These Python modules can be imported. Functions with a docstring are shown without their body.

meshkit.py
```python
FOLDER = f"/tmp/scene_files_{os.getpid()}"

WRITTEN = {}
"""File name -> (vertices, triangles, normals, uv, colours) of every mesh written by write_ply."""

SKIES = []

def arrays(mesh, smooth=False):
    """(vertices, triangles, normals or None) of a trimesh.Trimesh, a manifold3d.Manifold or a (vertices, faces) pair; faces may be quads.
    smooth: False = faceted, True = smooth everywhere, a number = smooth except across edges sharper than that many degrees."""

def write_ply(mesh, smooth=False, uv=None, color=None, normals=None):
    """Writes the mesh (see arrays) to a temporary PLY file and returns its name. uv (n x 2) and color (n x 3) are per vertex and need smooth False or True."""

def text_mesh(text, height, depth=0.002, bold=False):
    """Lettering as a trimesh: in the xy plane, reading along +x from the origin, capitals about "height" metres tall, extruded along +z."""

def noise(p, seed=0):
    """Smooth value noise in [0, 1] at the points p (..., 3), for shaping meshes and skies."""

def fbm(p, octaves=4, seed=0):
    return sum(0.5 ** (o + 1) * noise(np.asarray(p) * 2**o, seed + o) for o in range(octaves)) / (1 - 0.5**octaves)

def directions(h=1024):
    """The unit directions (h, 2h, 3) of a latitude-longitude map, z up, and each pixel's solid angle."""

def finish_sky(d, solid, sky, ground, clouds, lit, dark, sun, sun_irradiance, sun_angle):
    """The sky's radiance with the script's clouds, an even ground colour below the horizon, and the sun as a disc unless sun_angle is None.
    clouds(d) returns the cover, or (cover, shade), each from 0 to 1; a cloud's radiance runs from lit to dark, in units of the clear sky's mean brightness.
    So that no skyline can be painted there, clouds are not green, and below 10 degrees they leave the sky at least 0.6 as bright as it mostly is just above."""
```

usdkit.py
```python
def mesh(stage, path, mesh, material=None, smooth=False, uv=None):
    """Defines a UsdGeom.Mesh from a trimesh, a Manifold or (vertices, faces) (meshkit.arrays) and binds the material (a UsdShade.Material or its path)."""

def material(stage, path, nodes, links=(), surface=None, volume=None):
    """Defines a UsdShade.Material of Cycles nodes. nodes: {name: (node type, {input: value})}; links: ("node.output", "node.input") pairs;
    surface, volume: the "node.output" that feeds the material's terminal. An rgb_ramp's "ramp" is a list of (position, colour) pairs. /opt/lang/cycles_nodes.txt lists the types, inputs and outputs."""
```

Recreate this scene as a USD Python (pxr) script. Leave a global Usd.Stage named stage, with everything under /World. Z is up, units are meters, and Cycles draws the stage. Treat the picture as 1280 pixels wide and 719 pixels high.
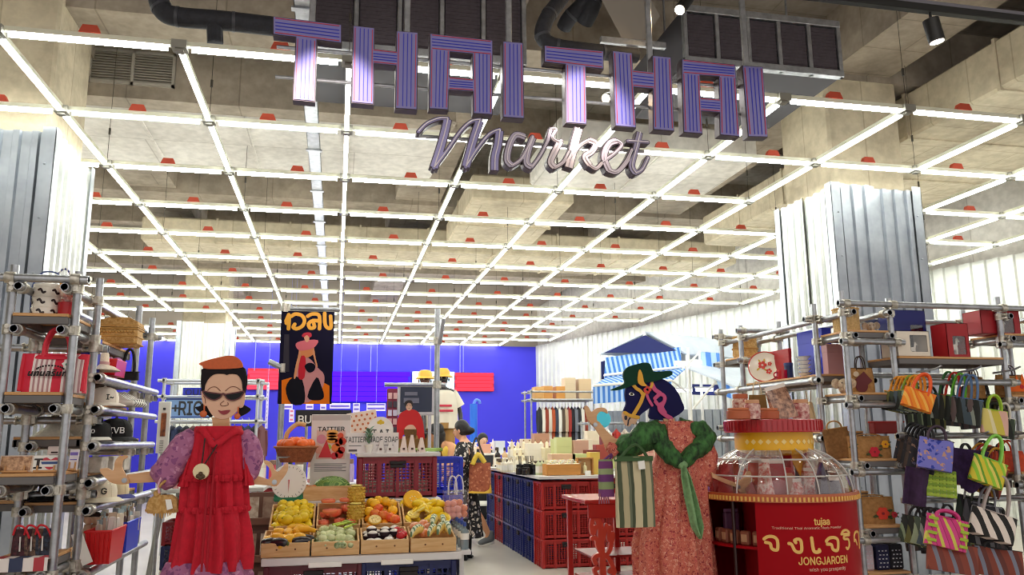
import math, random
import numpy as np, trimesh, manifold3d as m3
from shapely.geometry import Polygon, LineString, Point, MultiPolygon, box as sbox
from shapely import affinity
from shapely.ops import unary_union
import usdkit, meshkit
from pxr import Usd, UsdGeom, UsdLux, UsdShade, Gf, Sdf

stage = Usd.Stage.CreateInMemory()
UsdGeom.Xform.Define(stage, '/World')
UsdGeom.Scope.Define(stage, '/World/Looks')
rng = random.Random(7)

# ---------------------------------------------------------------- camera, exposure, lights
FPX, EYE = 1010.12, 1.45
YAW, PITCH, ROLL = math.radians(12.174), math.radians(10.530), math.radians(-0.474)
EXPOSURE = 0.12
TUBE_POWER = 19.0
AMBIENT = 0.25
_f = np.array([math.sin(YAW)*math.cos(PITCH), math.cos(YAW)*math.cos(PITCH), math.sin(PITCH)])
_r = np.array([math.cos(YAW), -math.sin(YAW), 0.0]); _u = np.cross(_r, _f)
_r, _u = math.cos(ROLL)*_r + math.sin(ROLL)*_u, -math.sin(ROLL)*_r + math.cos(ROLL)*_u
cam = UsdGeom.Camera.Define(stage, '/World/camera')
cam.CreateHorizontalApertureAttr(36.0); cam.CreateVerticalApertureAttr(36.0*719/1280)
cam.CreateFocalLengthAttr(36.0*FPX/1280); cam.CreateClippingRangeAttr(Gf.Vec2f(0.05, 200))
cam.CreateExposureAttr(EXPOSURE)
cam.AddTransformOp().Set(Gf.Matrix4d(*_r, 0, *_u, 0, *(-_f), 0, 0, 0, EYE, 1))

dome = UsdLux.DomeLight.Define(stage, '/World/mall_ambient')
dome.CreateIntensityAttr(AMBIENT); dome.CreateColorAttr(Gf.Vec3f(1.0, 0.95, 0.9))

def lamp(name, pos, to, power, radius, color, cone=None, kind=UsdLux.DiskLight):
    L = kind.Define(stage, '/World/' + name)
    L.CreateRadiusAttr(radius); L.CreateIntensityAttr(power); L.CreateColorAttr(Gf.Vec3f(*color))
    d = np.array(to, float) - pos; d /= np.linalg.norm(d)
    up = np.array([0, 0, 1.0]) if abs(d[2]) < .95 else np.array([0, 1.0, 0])
    x = np.cross(d, up); x /= np.linalg.norm(x); y = np.cross(-d, x)
    L.AddTransformOp().Set(Gf.Matrix4d(*x, 0, *y, 0, *(-d), 0, *map(float, pos), 1))
    if cone:
        s = UsdLux.ShapingAPI.Apply(L.GetPrim()); s.CreateShapingConeAngleAttr(cone); s.CreateShapingConeSoftnessAttr(.4)
    return L

# ---------------------------------------------------------------- pixel -> place at a known depth
def _ray(px, py): return _f*FPX + _r*(px-640) + _u*(359.5-py)
def atY(px, py, Y):
    d = _ray(px, py); return np.array([0, 0, EYE]) + d*(Y/d[1])
def atZ(px, py, Z):
    d = _ray(px, py); return np.array([0, 0, EYE]) + d*((Z-EYE)/d[2])
def atX(px, py, X):
    d = _ray(px, py); return np.array([0, 0, EYE]) + d*(X/d[0])
def plane(pts, Y):                       # outline measured at depth Y -> (x, z) metres
    return [(p[0], p[2]) for p in (atY(a, b, Y) for a, b in pts)]

# ---------------------------------------------------------------- materials
def C(h):
    h = h.lstrip('#'); h = ''.join(q*2 for q in h) if len(h) == 3 else h; v = [int(h[i:i+2], 16)/255 for i in (0, 2, 4)]
    return tuple(x/12.92 if x <= .04045 else ((x+.055)/1.055)**2.4 for x in v)
_mats = {}
def mat(col, rough=.5, metal=0., var=0., scale=8., bump=0., bscale=60., coat=0., emit=0., ecol=None, sheen=0., trans=0., ior=1.5, stretch=None, col2=None, rnd=0.):
    """principled surface; var / col2 mixes a second tone through noise, rnd varies each object"""
    key = (col, rough, metal, var, scale, bump, bscale, coat, emit, ecol, sheen, trans, ior, stretch, col2, rnd)
    if key in _mats: return _mats[key]
    name = f'/World/Looks/m{len(_mats):03d}'
    c = C(col); n = {'p': ('principled_bsdf', {'base_color': c, 'roughness': rough, 'metallic': metal, 'coat_weight': coat, 'sheen_weight': sheen, 'transmission_weight': trans, 'ior': ior})}
    l = []
    if emit: n['p'][1].update(emission_color=C(ecol or col), emission_strength=emit)
    if var or col2 or bump: n['tc'] = ('texture_coordinate', {})
    src = 'tc.object'
    if stretch:
        n['mp'] = ('mapping', {'scale': stretch}); l.append(('tc.object', 'mp.vector')); src = 'mp.vector'
    if var or col2:
        a = C(col2) if col2 else tuple(x*(1-var) for x in c)
        b = c if col2 else tuple(min(1, x*(1+var)) for x in c)
        n['nz'] = ('noise_texture', {'scale': scale, 'detail': 4.0, 'roughness': .6}); l.append((src, 'nz.vector'))
        n['rp'] = ('rgb_ramp', {'ramp': [(.0, a), (.36, a), (.64, b), (1, b)]}); l += [('nz.fac', 'rp.fac'), ('rp.color', 'p.base_color')]
    if rnd:
        n['oi'] = ('object_info', {}); n['mr'] = ('map_range', {'to_min': 1-rnd, 'to_max': 1+rnd}); n['hs'] = ('hsv', {'color': c})
        l += [('oi.random', 'mr.value'), ('mr.result', 'hs.value')]
        if var or col2:
            l = [x for x in l if x[1] != 'p.base_color']; l.append(('rp.color', 'hs.color'))
        l.append(('hs.color', 'p.base_color'))
    if bump:
        n['bn'] = ('noise_texture', {'scale': bscale, 'detail': 3.0}); n['bp'] = ('bump', {'strength': bump, 'distance': .01})
        l += [(src, 'bn.vector'), ('bn.fac', 'bp.height'), ('bp.normal', 'p.normal')]
    m = usdkit.material(stage, name, n, l, 'p.BSDF'); _mats[key] = m; return m
def cast(col, col2, sx=1.2, sz=.6):
    """board-marked concrete: blotches at two scales and faint formwork seams"""
    n = {'tc': ('texture_coordinate', {}), 'n1': ('noise_texture', {'scale': .9, 'detail': 6., 'roughness': .7}), 'n2': ('noise_texture', {'scale': 9., 'detail': 4.}), 'r1': ('rgb_ramp', {'ramp': [(0, C(col2)), (.35, C(col2)), (.65, C(col)), (1, C(col))]}),
         'r2': ('rgb_ramp', {'ramp': [(0, (.55, .55, .55)), (.42, (.8, .8, .8)), (.6, (1, 1, 1)), (1, (1.0, 1.0, 1.0))]}), 'mx': ('mix_color', {'blend_type': 'multiply', 'fac': .6}), 'br': ('brick_texture', {'scale': 1., 'brick_width': sx, 'row_height': sz, 'mortar_size': .008, 'color1': (1, 1, 1), 'color2': (.88, .88, .88), 'mortar': (.45, .43, .4)}),
         'm2': ('mix_color', {'blend_type': 'multiply', 'fac': .5}), 'bp': ('bump', {'strength': .3, 'distance': .01}), 'p': ('principled_bsdf', {'roughness': .9})}
    l = [('tc.object', 'n1.vector'), ('tc.object', 'n2.vector'), ('tc.object', 'br.vector'), ('n1.fac', 'r1.fac'), ('n2.fac', 'r2.fac'), ('r1.color', 'mx.a'), ('r2.color', 'mx.b'), ('mx.result', 'm2.a'), ('br.color', 'm2.b'), ('m2.result', 'p.base_color'), ('n2.fac', 'bp.height'), ('bp.normal', 'p.normal')]
    key = ('cast', col, col2, sx, sz); m = usdkit.material(stage, f'/World/Looks/m{len(_mats):03d}', n, l, 'p.BSDF'); _mats[key] = m; return m
def bands(cols, width, axis='x', rough=.8, wobble=0., smooth=False):
    """woven stripes: a list of (colour, share) repeated every `width` metres along an object axis"""
    key = ('bands', tuple(cols), width, axis, rough, wobble)
    if key in _mats: return _mats[key]
    tot = sum(s for _, s in cols); ramp, at = [], 0.
    for c, s in cols:
        ramp += [(at/tot+1e-4, C(c)), ((at+s)/tot-1e-4, C(c))]; at += s
    n = {'tc': ('texture_coordinate', {}), 'sx': ('separate_xyz', {}), 'd': ('math', {'math_type': 'divide', 'value2': width}), 'fr': ('math', {'math_type': 'fraction'}),
         'rp': ('rgb_ramp', {'ramp': ramp}), 'p': ('principled_bsdf', {'roughness': rough}), 'bn': ('noise_texture', {'scale': 140.}), 'bp': ('bump', {'strength': .25, 'distance': .004})}
    l = [('tc.object', 'sx.vector'), ('d.value', 'fr.value1'), ('fr.value', 'rp.fac'), ('rp.color', 'p.base_color'), ('tc.object', 'bn.vector'), ('bn.fac', 'bp.height'), ('bp.normal', 'p.normal')]
    if wobble:
        n['nz'] = ('noise_texture', {'scale': 6.}); n['ma'] = ('math', {'math_type': 'multiply_add', 'value2': wobble})
        l += [('tc.object', 'nz.vector'), ('nz.fac', 'ma.value1'), (f'sx.{axis}', 'ma.value3'), ('ma.value', 'd.value1')]
    else: l.append((f'sx.{axis}', 'd.value1'))
    m = usdkit.material(stage, f'/World/Looks/m{len(_mats):03d}', n, l, 'p.BSDF'); _mats[key] = m; return m
def spots(base, tones, scale, rough=.8, size=.35, base2=None):
    """a printed cloth: voronoi cells of a few tones on a ground"""
    key = ('spots', base, tuple(tones), scale, rough, size)
    if key in _mats: return _mats[key]
    n = {'tc': ('texture_coordinate', {}), 'nz': ('noise_texture', {'scale': scale*.8}), 'vo': ('voronoi_texture', {'scale': scale, 'randomness': 1.}), 'sc': ('separate_color', {}),
         'wn': ('mix_vector', {'fac': .06}), 'lt': ('math', {'math_type': 'less_than', 'value2': size}),
         'rp': ('rgb_ramp', {'ramp': [(i/len(tones)+e, C(t)) for i, t in enumerate(tones) for e in (1e-4, 1/len(tones)-1e-4)]}), 'mx': ('mix_color', {'a': C(base)}), 'p': ('principled_bsdf', {'roughness': rough})}
    l = [('tc.object', 'wn.a'), ('tc.object', 'nz.vector'), ('nz.color', 'wn.b'), ('wn.result', 'vo.vector'), ('vo.color', 'sc.color'), ('sc.r', 'rp.fac'), ('vo.distance', 'lt.value1'), ('lt.value', 'mx.fac'), ('rp.color', 'mx.b'), ('mx.result', 'p.base_color')]
    m = usdkit.material(stage, f'/World/Looks/m{len(_mats):03d}', n, l, 'p.BSDF'); _mats[key] = m; return m
def pane_mat(tint=(1, 1, 1), rough=.02):
    key = ('pane', tint, rough)
    if key in _mats: return _mats[key]
    n = {'t': ('transparent_bsdf', {'color': tint}), 'g': ('glossy_bsdf', {'color': (1, 1, 1), 'roughness': rough}), 'f': ('layer_weight', {}), 'q': ('math', {'math_type': 'power', 'value2': 3.}), 'a': ('math', {'math_type': 'multiply_add', 'value2': .55, 'value3': .05}), 'm': ('mix_closure', {})}
    m = usdkit.material(stage, f'/World/Looks/m{len(_mats):03d}', n, [('f.facing', 'q.value1'), ('q.value', 'a.value1'), ('a.value', 'm.fac'), ('t.BSDF', 'm.closure1'), ('g.BSDF', 'm.closure2')], 'm.closure'); _mats[key] = m; return m
def glow(col, strength):
    key = ('glow', col, strength)
    if key in _mats: return _mats[key]
    m = usdkit.material(stage, f'/World/Looks/m{len(_mats):03d}', {'e': ('emission', {'color': C(col), 'strength': strength})}, [], 'e.emission'); _mats[key] = m; return m

# ---------------------------------------------------------------- shapes: everything is a (vertices, faces) trimesh
def cat(ms): return trimesh.util.concatenate(list(ms))
def mv(m, x=0, y=0, z=0): m = m.copy(); m.apply_translation((x, y, z)); return m
def rot(m, deg, axis=(0, 0, 1), at=(0, 0, 0)): m = m.copy(); m.apply_transform(trimesh.transformations.rotation_matrix(math.radians(deg), axis, at)); return m
def sc(m, x=1, y=None, z=None):
    m = m.copy(); m.apply_scale((x, x if y is None else y, x if z is None else z)); return m
def box(x0, x1, y0, y1, z0, z1):
    b = trimesh.creation.box((abs(x1-x0), abs(y1-y0), abs(z1-z0))); b.apply_translation(((x0+x1)/2, (y0+y1)/2, (z0+z1)/2)); return b
_bev = np.array([(sx, sy, sz) for sx in (-1, 1) for sy in (-1, 1) for sz in (-1, 1)], float)
def bbox(x0, x1, y0, y1, z0, z1, b=.006):
    """box with chamfered edges"""
    c = np.array([(x0+x1)/2, (y0+y1)/2, (z0+z1)/2]); h = np.abs(np.array([x1-x0, y1-y0, z1-z0]))/2; b = min(b, h.min()*.9)
    pts = [c + s*(h - b*(1-np.eye(3)[k])) for s in _bev for k in range(3)]
    return trimesh.convex.convex_hull(np.array(pts))
def hull(pts): return trimesh.convex.convex_hull(np.array(pts, float))
def tube(path, r, n=8, closed=False):
    p = np.array(path, float); m = len(p); r = np.full(m, r) if np.ndim(r) == 0 else np.array(r)
    t = np.gradient(p, axis=0) if not closed else np.roll(p, -1, 0)-np.roll(p, 1, 0)
    t /= np.maximum(np.linalg.norm(t, axis=1, keepdims=True), 1e-9)
    a = np.array([0, 0, 1.]) if abs(t[0][2]) < .9 else np.array([1., 0, 0]); rings = []
    for i in range(m):
        a = a - t[i]*(a@t[i]); a /= max(np.linalg.norm(a), 1e-9); b = np.cross(t[i], a)
        k = np.arange(n)*2*np.pi/n; rings.append(p[i] + r[i]*(np.cos(k)[:, None]*a + np.sin(k)[:, None]*b))
    v = np.vstack(rings); f = []
    for i in range(m if closed else m-1):
        j = (i+1) % m
        for k in range(n):
            l = (k+1) % n; f += [(i*n+k, i*n+l, j*n+l), (i*n+k, j*n+l, j*n+k)]
    if not closed:
        v = np.vstack([v, p[0], p[-1]]); q = len(v)
        f += [(q-2, (k+1) % n, k) for k in range(n)] + [(q-1, (m-1)*n+k, (m-1)*n+(k+1) % n) for k in range(n)]
    return trimesh.Trimesh(v, f, process=False)
def pipe(a, b, r=.024, n=10, hole=.05):
    """hollow scaffold tube: open ends, a dark bore can be seen"""
    a, b = np.array(a, float), np.array(b, float); d = (b-a)/np.linalg.norm(b-a)
    return tube([a+d*hole, a+d*.0005, a, a, b, b, b-d*.0005, b-d*hole], [r*.8, r*.8, r*.82, r, r, r*.82, r*.8, r*.8], n)
def lathe(prof, n=20):
    """profile of (radius, z), revolved about z"""
    p = np.array(prof, float); k = np.arange(n)*2*np.pi/n; v = np.array([(r*np.cos(a), r*np.sin(a), z) for r, z in p for a in k]); f = []
    for i in range(len(p)-1):
        for j in range(n):
            l = (j+1) % n; f += [(i*n+j, i*n+l, (i+1)*n+l), (i*n+j, (i+1)*n+l, (i+1)*n+j)]
    m = trimesh.Trimesh(v, f, process=True); m.update_faces(m.nondegenerate_faces()); return m
def ball(r, sub=2, s=(1, 1, 1)): m = trimesh.creation.icosphere(sub, r); m.apply_transform(np.diag([*s, 1.])); return m
def plate(poly, t, Y=0):
    """outline in x,z standing upright, front face at y=Y, thickness t backwards"""
    if not hasattr(poly, 'geom_type'): poly = Polygon(poly)
    if not poly.is_valid: poly = poly.buffer(0)
    ms = []
    for g in getattr(poly, 'geoms', [poly]):
        if g.geom_type != 'Polygon' or g.area < 1e-9: continue
        m = trimesh.creation.extrude_polygon(g, t, engine='earcut')
        v = m.vertices; m = trimesh.Trimesh(np.c_[v[:, 0], Y + t - v[:, 2], v[:, 1]], m.faces, process=False); m.fix_normals() if False else None
        ms.append(m)
    return cat(ms)
def slab(poly, z0, z1):
    """outline in x,y, extruded upwards"""
    if not hasattr(poly, 'geom_type'): poly = Polygon(poly)
    m = cat([trimesh.creation.extrude_polygon(g, z1-z0, engine='earcut') for g in getattr(poly.buffer(0), 'geoms', [poly.buffer(0)])]); m.apply_translation((0, 0, z0)); return m
def spline(pts, per=6, closed=False):
    """Catmull-Rom through points"""
    p = np.array(pts, float); n = len(p); out = []
    for i in range(n if closed else n-1):
        g = lambda k: p[k % n] if closed else p[min(max(k, 0), n-1)]
        a, b, c, d = g(i-1), g(i), g(i+1), g(i+2)
        for t in np.arange(per)/per:
            out.append(.5*(2*b+(c-a)*t+(2*a-5*b+4*c-d)*t*t+(3*b-a-3*c+d)*t**3))
    if not closed: out.append(p[-1])
    return np.array(out)
def sheet(fn, nu, nv, t=0.004):
    """cloth: fn(u,v)->xyz with u,v arrays in 0..1, given thickness"""
    u, v = np.meshgrid(np.linspace(0, 1, nu), np.linspace(0, 1, nv), indexing='ij')
    p = np.stack(fn(u, v), -1); du = np.gradient(p, axis=0); dv = np.gradient(p, axis=1)
    nn = np.cross(du, dv); nn /= np.maximum(np.linalg.norm(nn, axis=-1, keepdims=True), 1e-9)
    a, b = (p+nn*t/2).reshape(-1, 3), (p-nn*t/2).reshape(-1, 3); N = nu*nv
    i, j = np.meshgrid(np.arange(nu-1), np.arange(nv-1), indexing='ij'); q = (i*nv+j).ravel()
    f = np.vstack([np.c_[q, q+nv, q+nv+1], np.c_[q, q+nv+1, q+1]]); f = np.vstack([f, f[:, ::-1]+N])
    rim = list(range(0, N-nv+1, nv))[::1]; edge = [k for k in range(nv)] + [k*nv+nv-1 for k in range(1, nu)] + [(nu-1)*nv+k for k in range(nv-2, -1, -1)] + [k*nv for k in range(nu-2, 0, -1)]
    e = np.array(edge); e2 = np.roll(e, -1); f = np.vstack([f, np.c_[e, e2, e2+N], np.c_[e, e2+N, e+N]])
    return trimesh.Trimesh(np.vstack([a, b]), f, process=False)
def corrug(w, h, pitch=.2, depth=.035, t=.003):
    """ribbed metal panel in the x,z plane, ribs towards -y"""
    xs, ys = [], []; x = 0.
    while x < w-1e-6:
        for dx, y in ((0, 0), (.5, 0), (.58, -depth), (.92, -depth), (1., 0)):
            if x+dx*pitch <= w+1e-6 and (not xs or x+dx*pitch > xs[-1]+1e-6): xs.append(x+dx*pitch); ys.append(y)
        x += pitch
    if xs[-1] < w-1e-6: xs.append(w); ys.append(ys[-1])
    n = len(xs); v = [(a, b+o, z) for o in (0, t) for z in (0, h) for a, b in zip(xs, ys)]; f = []
    for k in range(n-1):
        f += [(k, k+1, n+k+1), (k, n+k+1, n+k), (2*n+k+1, 2*n+k, 3*n+k+1), (2*n+k, 3*n+k, 3*n+k+1)]
    for a in (0, n-1): f += [(a, n+a, 3*n+a), (a, 3*n+a, 2*n+a)]
    return trimesh.Trimesh(np.array(v, float), f, process=False)

# ---------------------------------------------------------------- things and parts
_used = {}
def _path(parent, name):
    k = _used[(parent, name)] = _used.get((parent, name), -1) + 1
    return f'{parent}/{name}' if k == 0 else f'{parent}/{name}_{k:03d}'
def tag(p, label=None, cat=None, group=None, kind=None):
    for k, v in (('label', label), ('category', cat), ('group', group), ('kind', kind)):
        if v: p.SetCustomDataByKey(k, v)
    return p
SPLIT = set('ticket_rail corner_post post sleeve leg hand_grip easel_bar eye pupil eyebrow ear card handle coupling frame_edge leaf band ruffle long_board end_board trouser_leg handles fretwork contents'.split())
class T:
    """a thing: an Xform at its base; parts are given in world metres (or local ones with local=True)"""
    def __init__(s, name, label=None, cat=None, loc=(0, 0, 0), rz=0., group=None, kind=None, local=False):
        s.path = _path('/World', name); s.loc = np.array(loc, float); s.rz = rz; s.local = local
        x = UsdGeom.Xform.Define(stage, s.path); x.AddTranslateOp().Set(Gf.Vec3d(*s.loc))
        if rz: x.AddRotateZOp().Set(rz)
        s.prim = tag(x.GetPrim(), label, cat, group, kind)
    def part(s, name, mesh, material, parent=None, smooth=35, label=None, kind=None):
        if isinstance(mesh, (list, tuple)):
            if name in SPLIT and len(mesh) < 9: return [s.part(name, q, material, parent, smooth, label, kind) for q in mesh][0]
            mesh = cat(mesh)
        if not s.local: mesh = mv(mesh, *(-s.loc))
        p = _path(parent or s.path, name); g = usdkit.mesh(stage, p, mesh, material, smooth)
        if label or kind: tag(g.GetPrim(), label, kind=kind)
        return p
    def copy(s, loc, rz=0., label=None, group=None, scale=None):
        base = s.path.rsplit('/', 1)[1]; base = base[:-4] if base[-4:-3] == '_' and base[-3:].isdigit() else base
        p = _path('/World', base); x = UsdGeom.Xform.Define(stage, p); q = x.GetPrim(); was = s.prim.GetCustomData()
        q.GetReferences().AddInternalReference(s.prim.GetPath()); x.ClearXformOpOrder()
        x.AddTranslateOp().Set(Gf.Vec3d(*map(float, loc))); x.AddRotateZOp(UsdGeom.XformOp.PrecisionFloat).Set(float(rz))
        if scale is not None: x.AddScaleOp().Set(Gf.Vec3f(*(scale if np.ndim(scale) else (scale,)*3)))
        q.SetInstanceable(True); tag(q, label or was.get('label'), was.get('category'), group or was.get('group')); return q
def one(name, mesh, material, label, cat_, group=None, kind=None, smooth=35):
    """a thing that is one mesh"""
    if isinstance(mesh, (list, tuple)): mesh = cat(mesh)
    g = usdkit.mesh(stage, _path('/World', name), mesh, material, smooth); tag(g.GetPrim(), label, cat_, group, kind); return g
def struct(name, mesh, material, smooth=False): return one(name, mesh, material, None, None, kind='structure', smooth=smooth)

# ================================================================ SETTING
GZ = EYE + 2.32187*1.25                       # height of the tube grid
CX = lambda c: (c-1.9916)*1.25
RY = lambda n: 4.84133*1.25 + n*1.25*1.176
BACK = 25.3
wallX = lambda Y: 6.29 + (25.1-Y)*.325        # the splayed corrugated wall on the right
concrete = cast('#b3a695', '#8b8073')
concrete_l = cast('#d0c4aa', '#b0a38c')
deck = cast('#a3998d', '#7d746a', 2.4, .3)
plaster = cast('#dedad4', '#c8c3bc', 2.6, 1.3)
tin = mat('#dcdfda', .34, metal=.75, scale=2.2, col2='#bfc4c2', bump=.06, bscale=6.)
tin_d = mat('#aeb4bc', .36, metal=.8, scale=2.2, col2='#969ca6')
tin_w = mat('#e9ebe6', .5, metal=.25, scale=1.5, col2='#d6d9d4')
steel = mat('#b9bcc2', .36, metal=.85, scale=14., col2='#9fa2a8', bump=.05, bscale=40.)
clampm = mat('#d4d0c6', .42, metal=.75, scale=30., col2='#aaa498')
black = mat('#141414', .5)
white = mat('#f2f0ea', .5)

struct('floor', box(-9, 16, -4, BACK+.2, -.1, 0), mat('#cdc6bd', .36, scale=.7, col2='#c0b9af'))
struct('wall_back', box(-9, 9, BACK, BACK+.2, 0, 4.33), mat('#3a34e0', .6, scale=.5, col2='#3630dc'))
struct('wall_back_upper', box(-9, 9, BACK, BACK+.2, 4.33, 6.4), mat('#a79d92', .9))
struct('wall_left', box(-9.2, -9, -4, BACK, 0, 6.4), mat('#bdb6aa', .9))
w0, w1 = np.array([wallX(BACK), BACK]), np.array([wallX(5.), 5.])
wl = np.linalg.norm(w1-w0); wd = (w1-w0)/wl; wang = math.degrees(math.atan2(wd[1], wd[0]))
def along_wall(s): return w0 + wd*s
usd_wall = struct('wall_right', mv(rot(box(0, wl, .06, .2, 0, 6.4), wang), *w0, 0), plaster)
nP = 22
for k in range(nP):
    a = along_wall(wl*k/nP)
    m = mv(rot(corrug(wl/nP+.02, 4.36, .245, .04), wang), *a, 0)
    g = usdkit.mesh(stage, _path('/World/wall_right', 'corrugated_panel'), m, tin_w, False)
slab_ = struct('ceiling', box(-9, 17, -1, BACK+.2, 6.3, 6.5), deck)
def beam(x0, x1, y0, y1, z0, z1=6.3, m=concrete): usdkit.mesh(stage, _path('/World/ceiling', 'beam'), box(x0, x1, y0, y1, z0, z1), m)
for y in (8.2, 14.3, 20.4): beam(-9, 17, y-.35, y+.35, 5.55)
for x in (-3.15, 1.3, 5.9, 10.5): beam(x-.4, x+.4, -1, BACK, 5.62)
beam(-4.2, 1.3, 9.15, 9.45, 5.2, 6.3, concrete); beam(-9, 17, 11.1, 11.4, 5.85); beam(-9, 17, 17.2, 17.5, 5.85)
vg = T('vent_grille', 'pale slatted vent grille on the concrete beam above the first tubes at left', 'vent', (-2.35, 9.13, 5.55), kind=None)
vg.part('frame', [box(-2.8, -1.9, 9.11, 9.15, z, z+.03) for z in (5.35, 5.72)] + [box(x, x+.03, 9.11, 9.15, 5.35, 5.75) for x in (-2.8, -2.36, -1.93)], mat('#a8a298', .5), smooth=False)
for k in range(11): vg.part('slat', box(-2.78, -1.9, 9.12, 9.145, 5.385+.031*k, 5.4+.031*k), mat('#8d877e', .5), smooth=False)
# lower plastered bulkheads and flat ducts over the shop
for k, (x0, x1, y0, y1, z0, z1, m) in enumerate([(-3.6, 1.25, 9.5, 11.4, 5.2, 5.6, plaster), (2.6, 5.3, 9.2, 10.8, 5.0, 5.4, plaster), (6.6, 8.9, 5.2, 13.6, 4.95, 5.5, concrete_l),
                                              (-3.5, 8, 15.0, 16.6, 4.95, 5.4, concrete_l), (1.9, 3.5, 11.6, 14.6, 5.0, 5.4, concrete_l), (9.3, 10.9, 4.5, 9.6, 5.1, 5.5, concrete_l)]):
    t = T('air_duct', ['wide white duct crossing the ceiling behind the first tubes at left', 'white duct crossing the ceiling above the centre, under the sign\'s right word', 'long beige duct running away above the right column',
                       'beige duct crossing the whole ceiling far back', 'beige duct running away above the middle of the shop', 'beige duct near the ceiling at the far right edge'][k], 'duct', ((x0+x1)/2, (y0+y1)/2, z0))
    t.part('body', bbox(x0, x1, y0, y1, z0, z1, .03), m, smooth=False)
    L = max(x1-x0, y1-y0); nj = max(2, int(L/1.2))
    for j in range(1, nj):
        f = j/nj
        if x1-x0 > y1-y0: s = box(x0+f*L-.02, x0+f*L+.02, y0-.015, y1+.015, z0-.018, z1+.01)
        else: s = box(x0-.015, x1+.015, y0+f*L-.02, y0+f*L+.02, z0-.018, z1+.01)
        t.part('joint_flange', s, m, smooth=False)

def column(label, x0, x1, y0, y1, ztop, faces):
    t = T('column', label, 'column', ((x0+x1)/2, (y0+y1)/2, 0), kind='structure')
    t.part('concrete_core', bbox(x0+.06, x1-.06, y0+.06, y1-.06, 0, 6.3, .03), concrete_l, smooth=False)
    for side, m in faces:
        w = (x1-x0) if side in 'fb' else (y1-y0); n = 2
        for k in range(n):
            p = corrug(w/n, ztop-.03*k-.01, .155, .03)
            p = mv(p, k*w/n)
            if side == 'f': p = mv(p, x0, y0)
            if side == 'r': p = mv(rot(p, 90), x1, y0)
            if side == 'l': p = mv(rot(p, -90), x0, y1)
            t.part('corrugated_panel', p, m, smooth=False)
    for cx_, cy_ in ((x0, y0), (x1, y0), (x0, y1), (x1, y1)):
        sx, sy = (1 if cx_ == x0 else -1), (1 if cy_ == y0 else -1); o = .045
        t.part('corner_trim', cat([box(*sorted((cx_-sx*o, cx_+sx*.07)), *sorted((cy_-sy*o, cy_-sy*(o-.006))), 0, ztop), box(*sorted((cx_-sx*o, cx_-sx*(o-.006))), *sorted((cy_-sy*o, cy_+sy*.07)), 0, ztop)]), tin_d, smooth=False)
    # screws down the trims
    sc_ = [mv(rot(lathe([(0, 0), (.012, 0), (.012, .006), (0, .01)], 6), 90, (1, 0, 0)), cx_ + sx*.03, y0-.044, z) for z in np.arange(.4, ztop, .5) for cx_, sx in ((x0, 1), (x1, -1))]
    t.part('screws', sc_, tin_d, kind='stuff', smooth=False)
    return t
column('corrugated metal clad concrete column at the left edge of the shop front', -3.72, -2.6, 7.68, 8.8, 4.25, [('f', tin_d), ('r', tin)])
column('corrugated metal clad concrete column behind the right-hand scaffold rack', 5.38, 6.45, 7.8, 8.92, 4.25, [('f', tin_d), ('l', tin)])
column('slim far column with white corrugated cladding in front of the blue wall', -3.74, -2.6, 20.3, 21.4, 4.25, [('f', tin_w), ('r', tin_w)])

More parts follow.
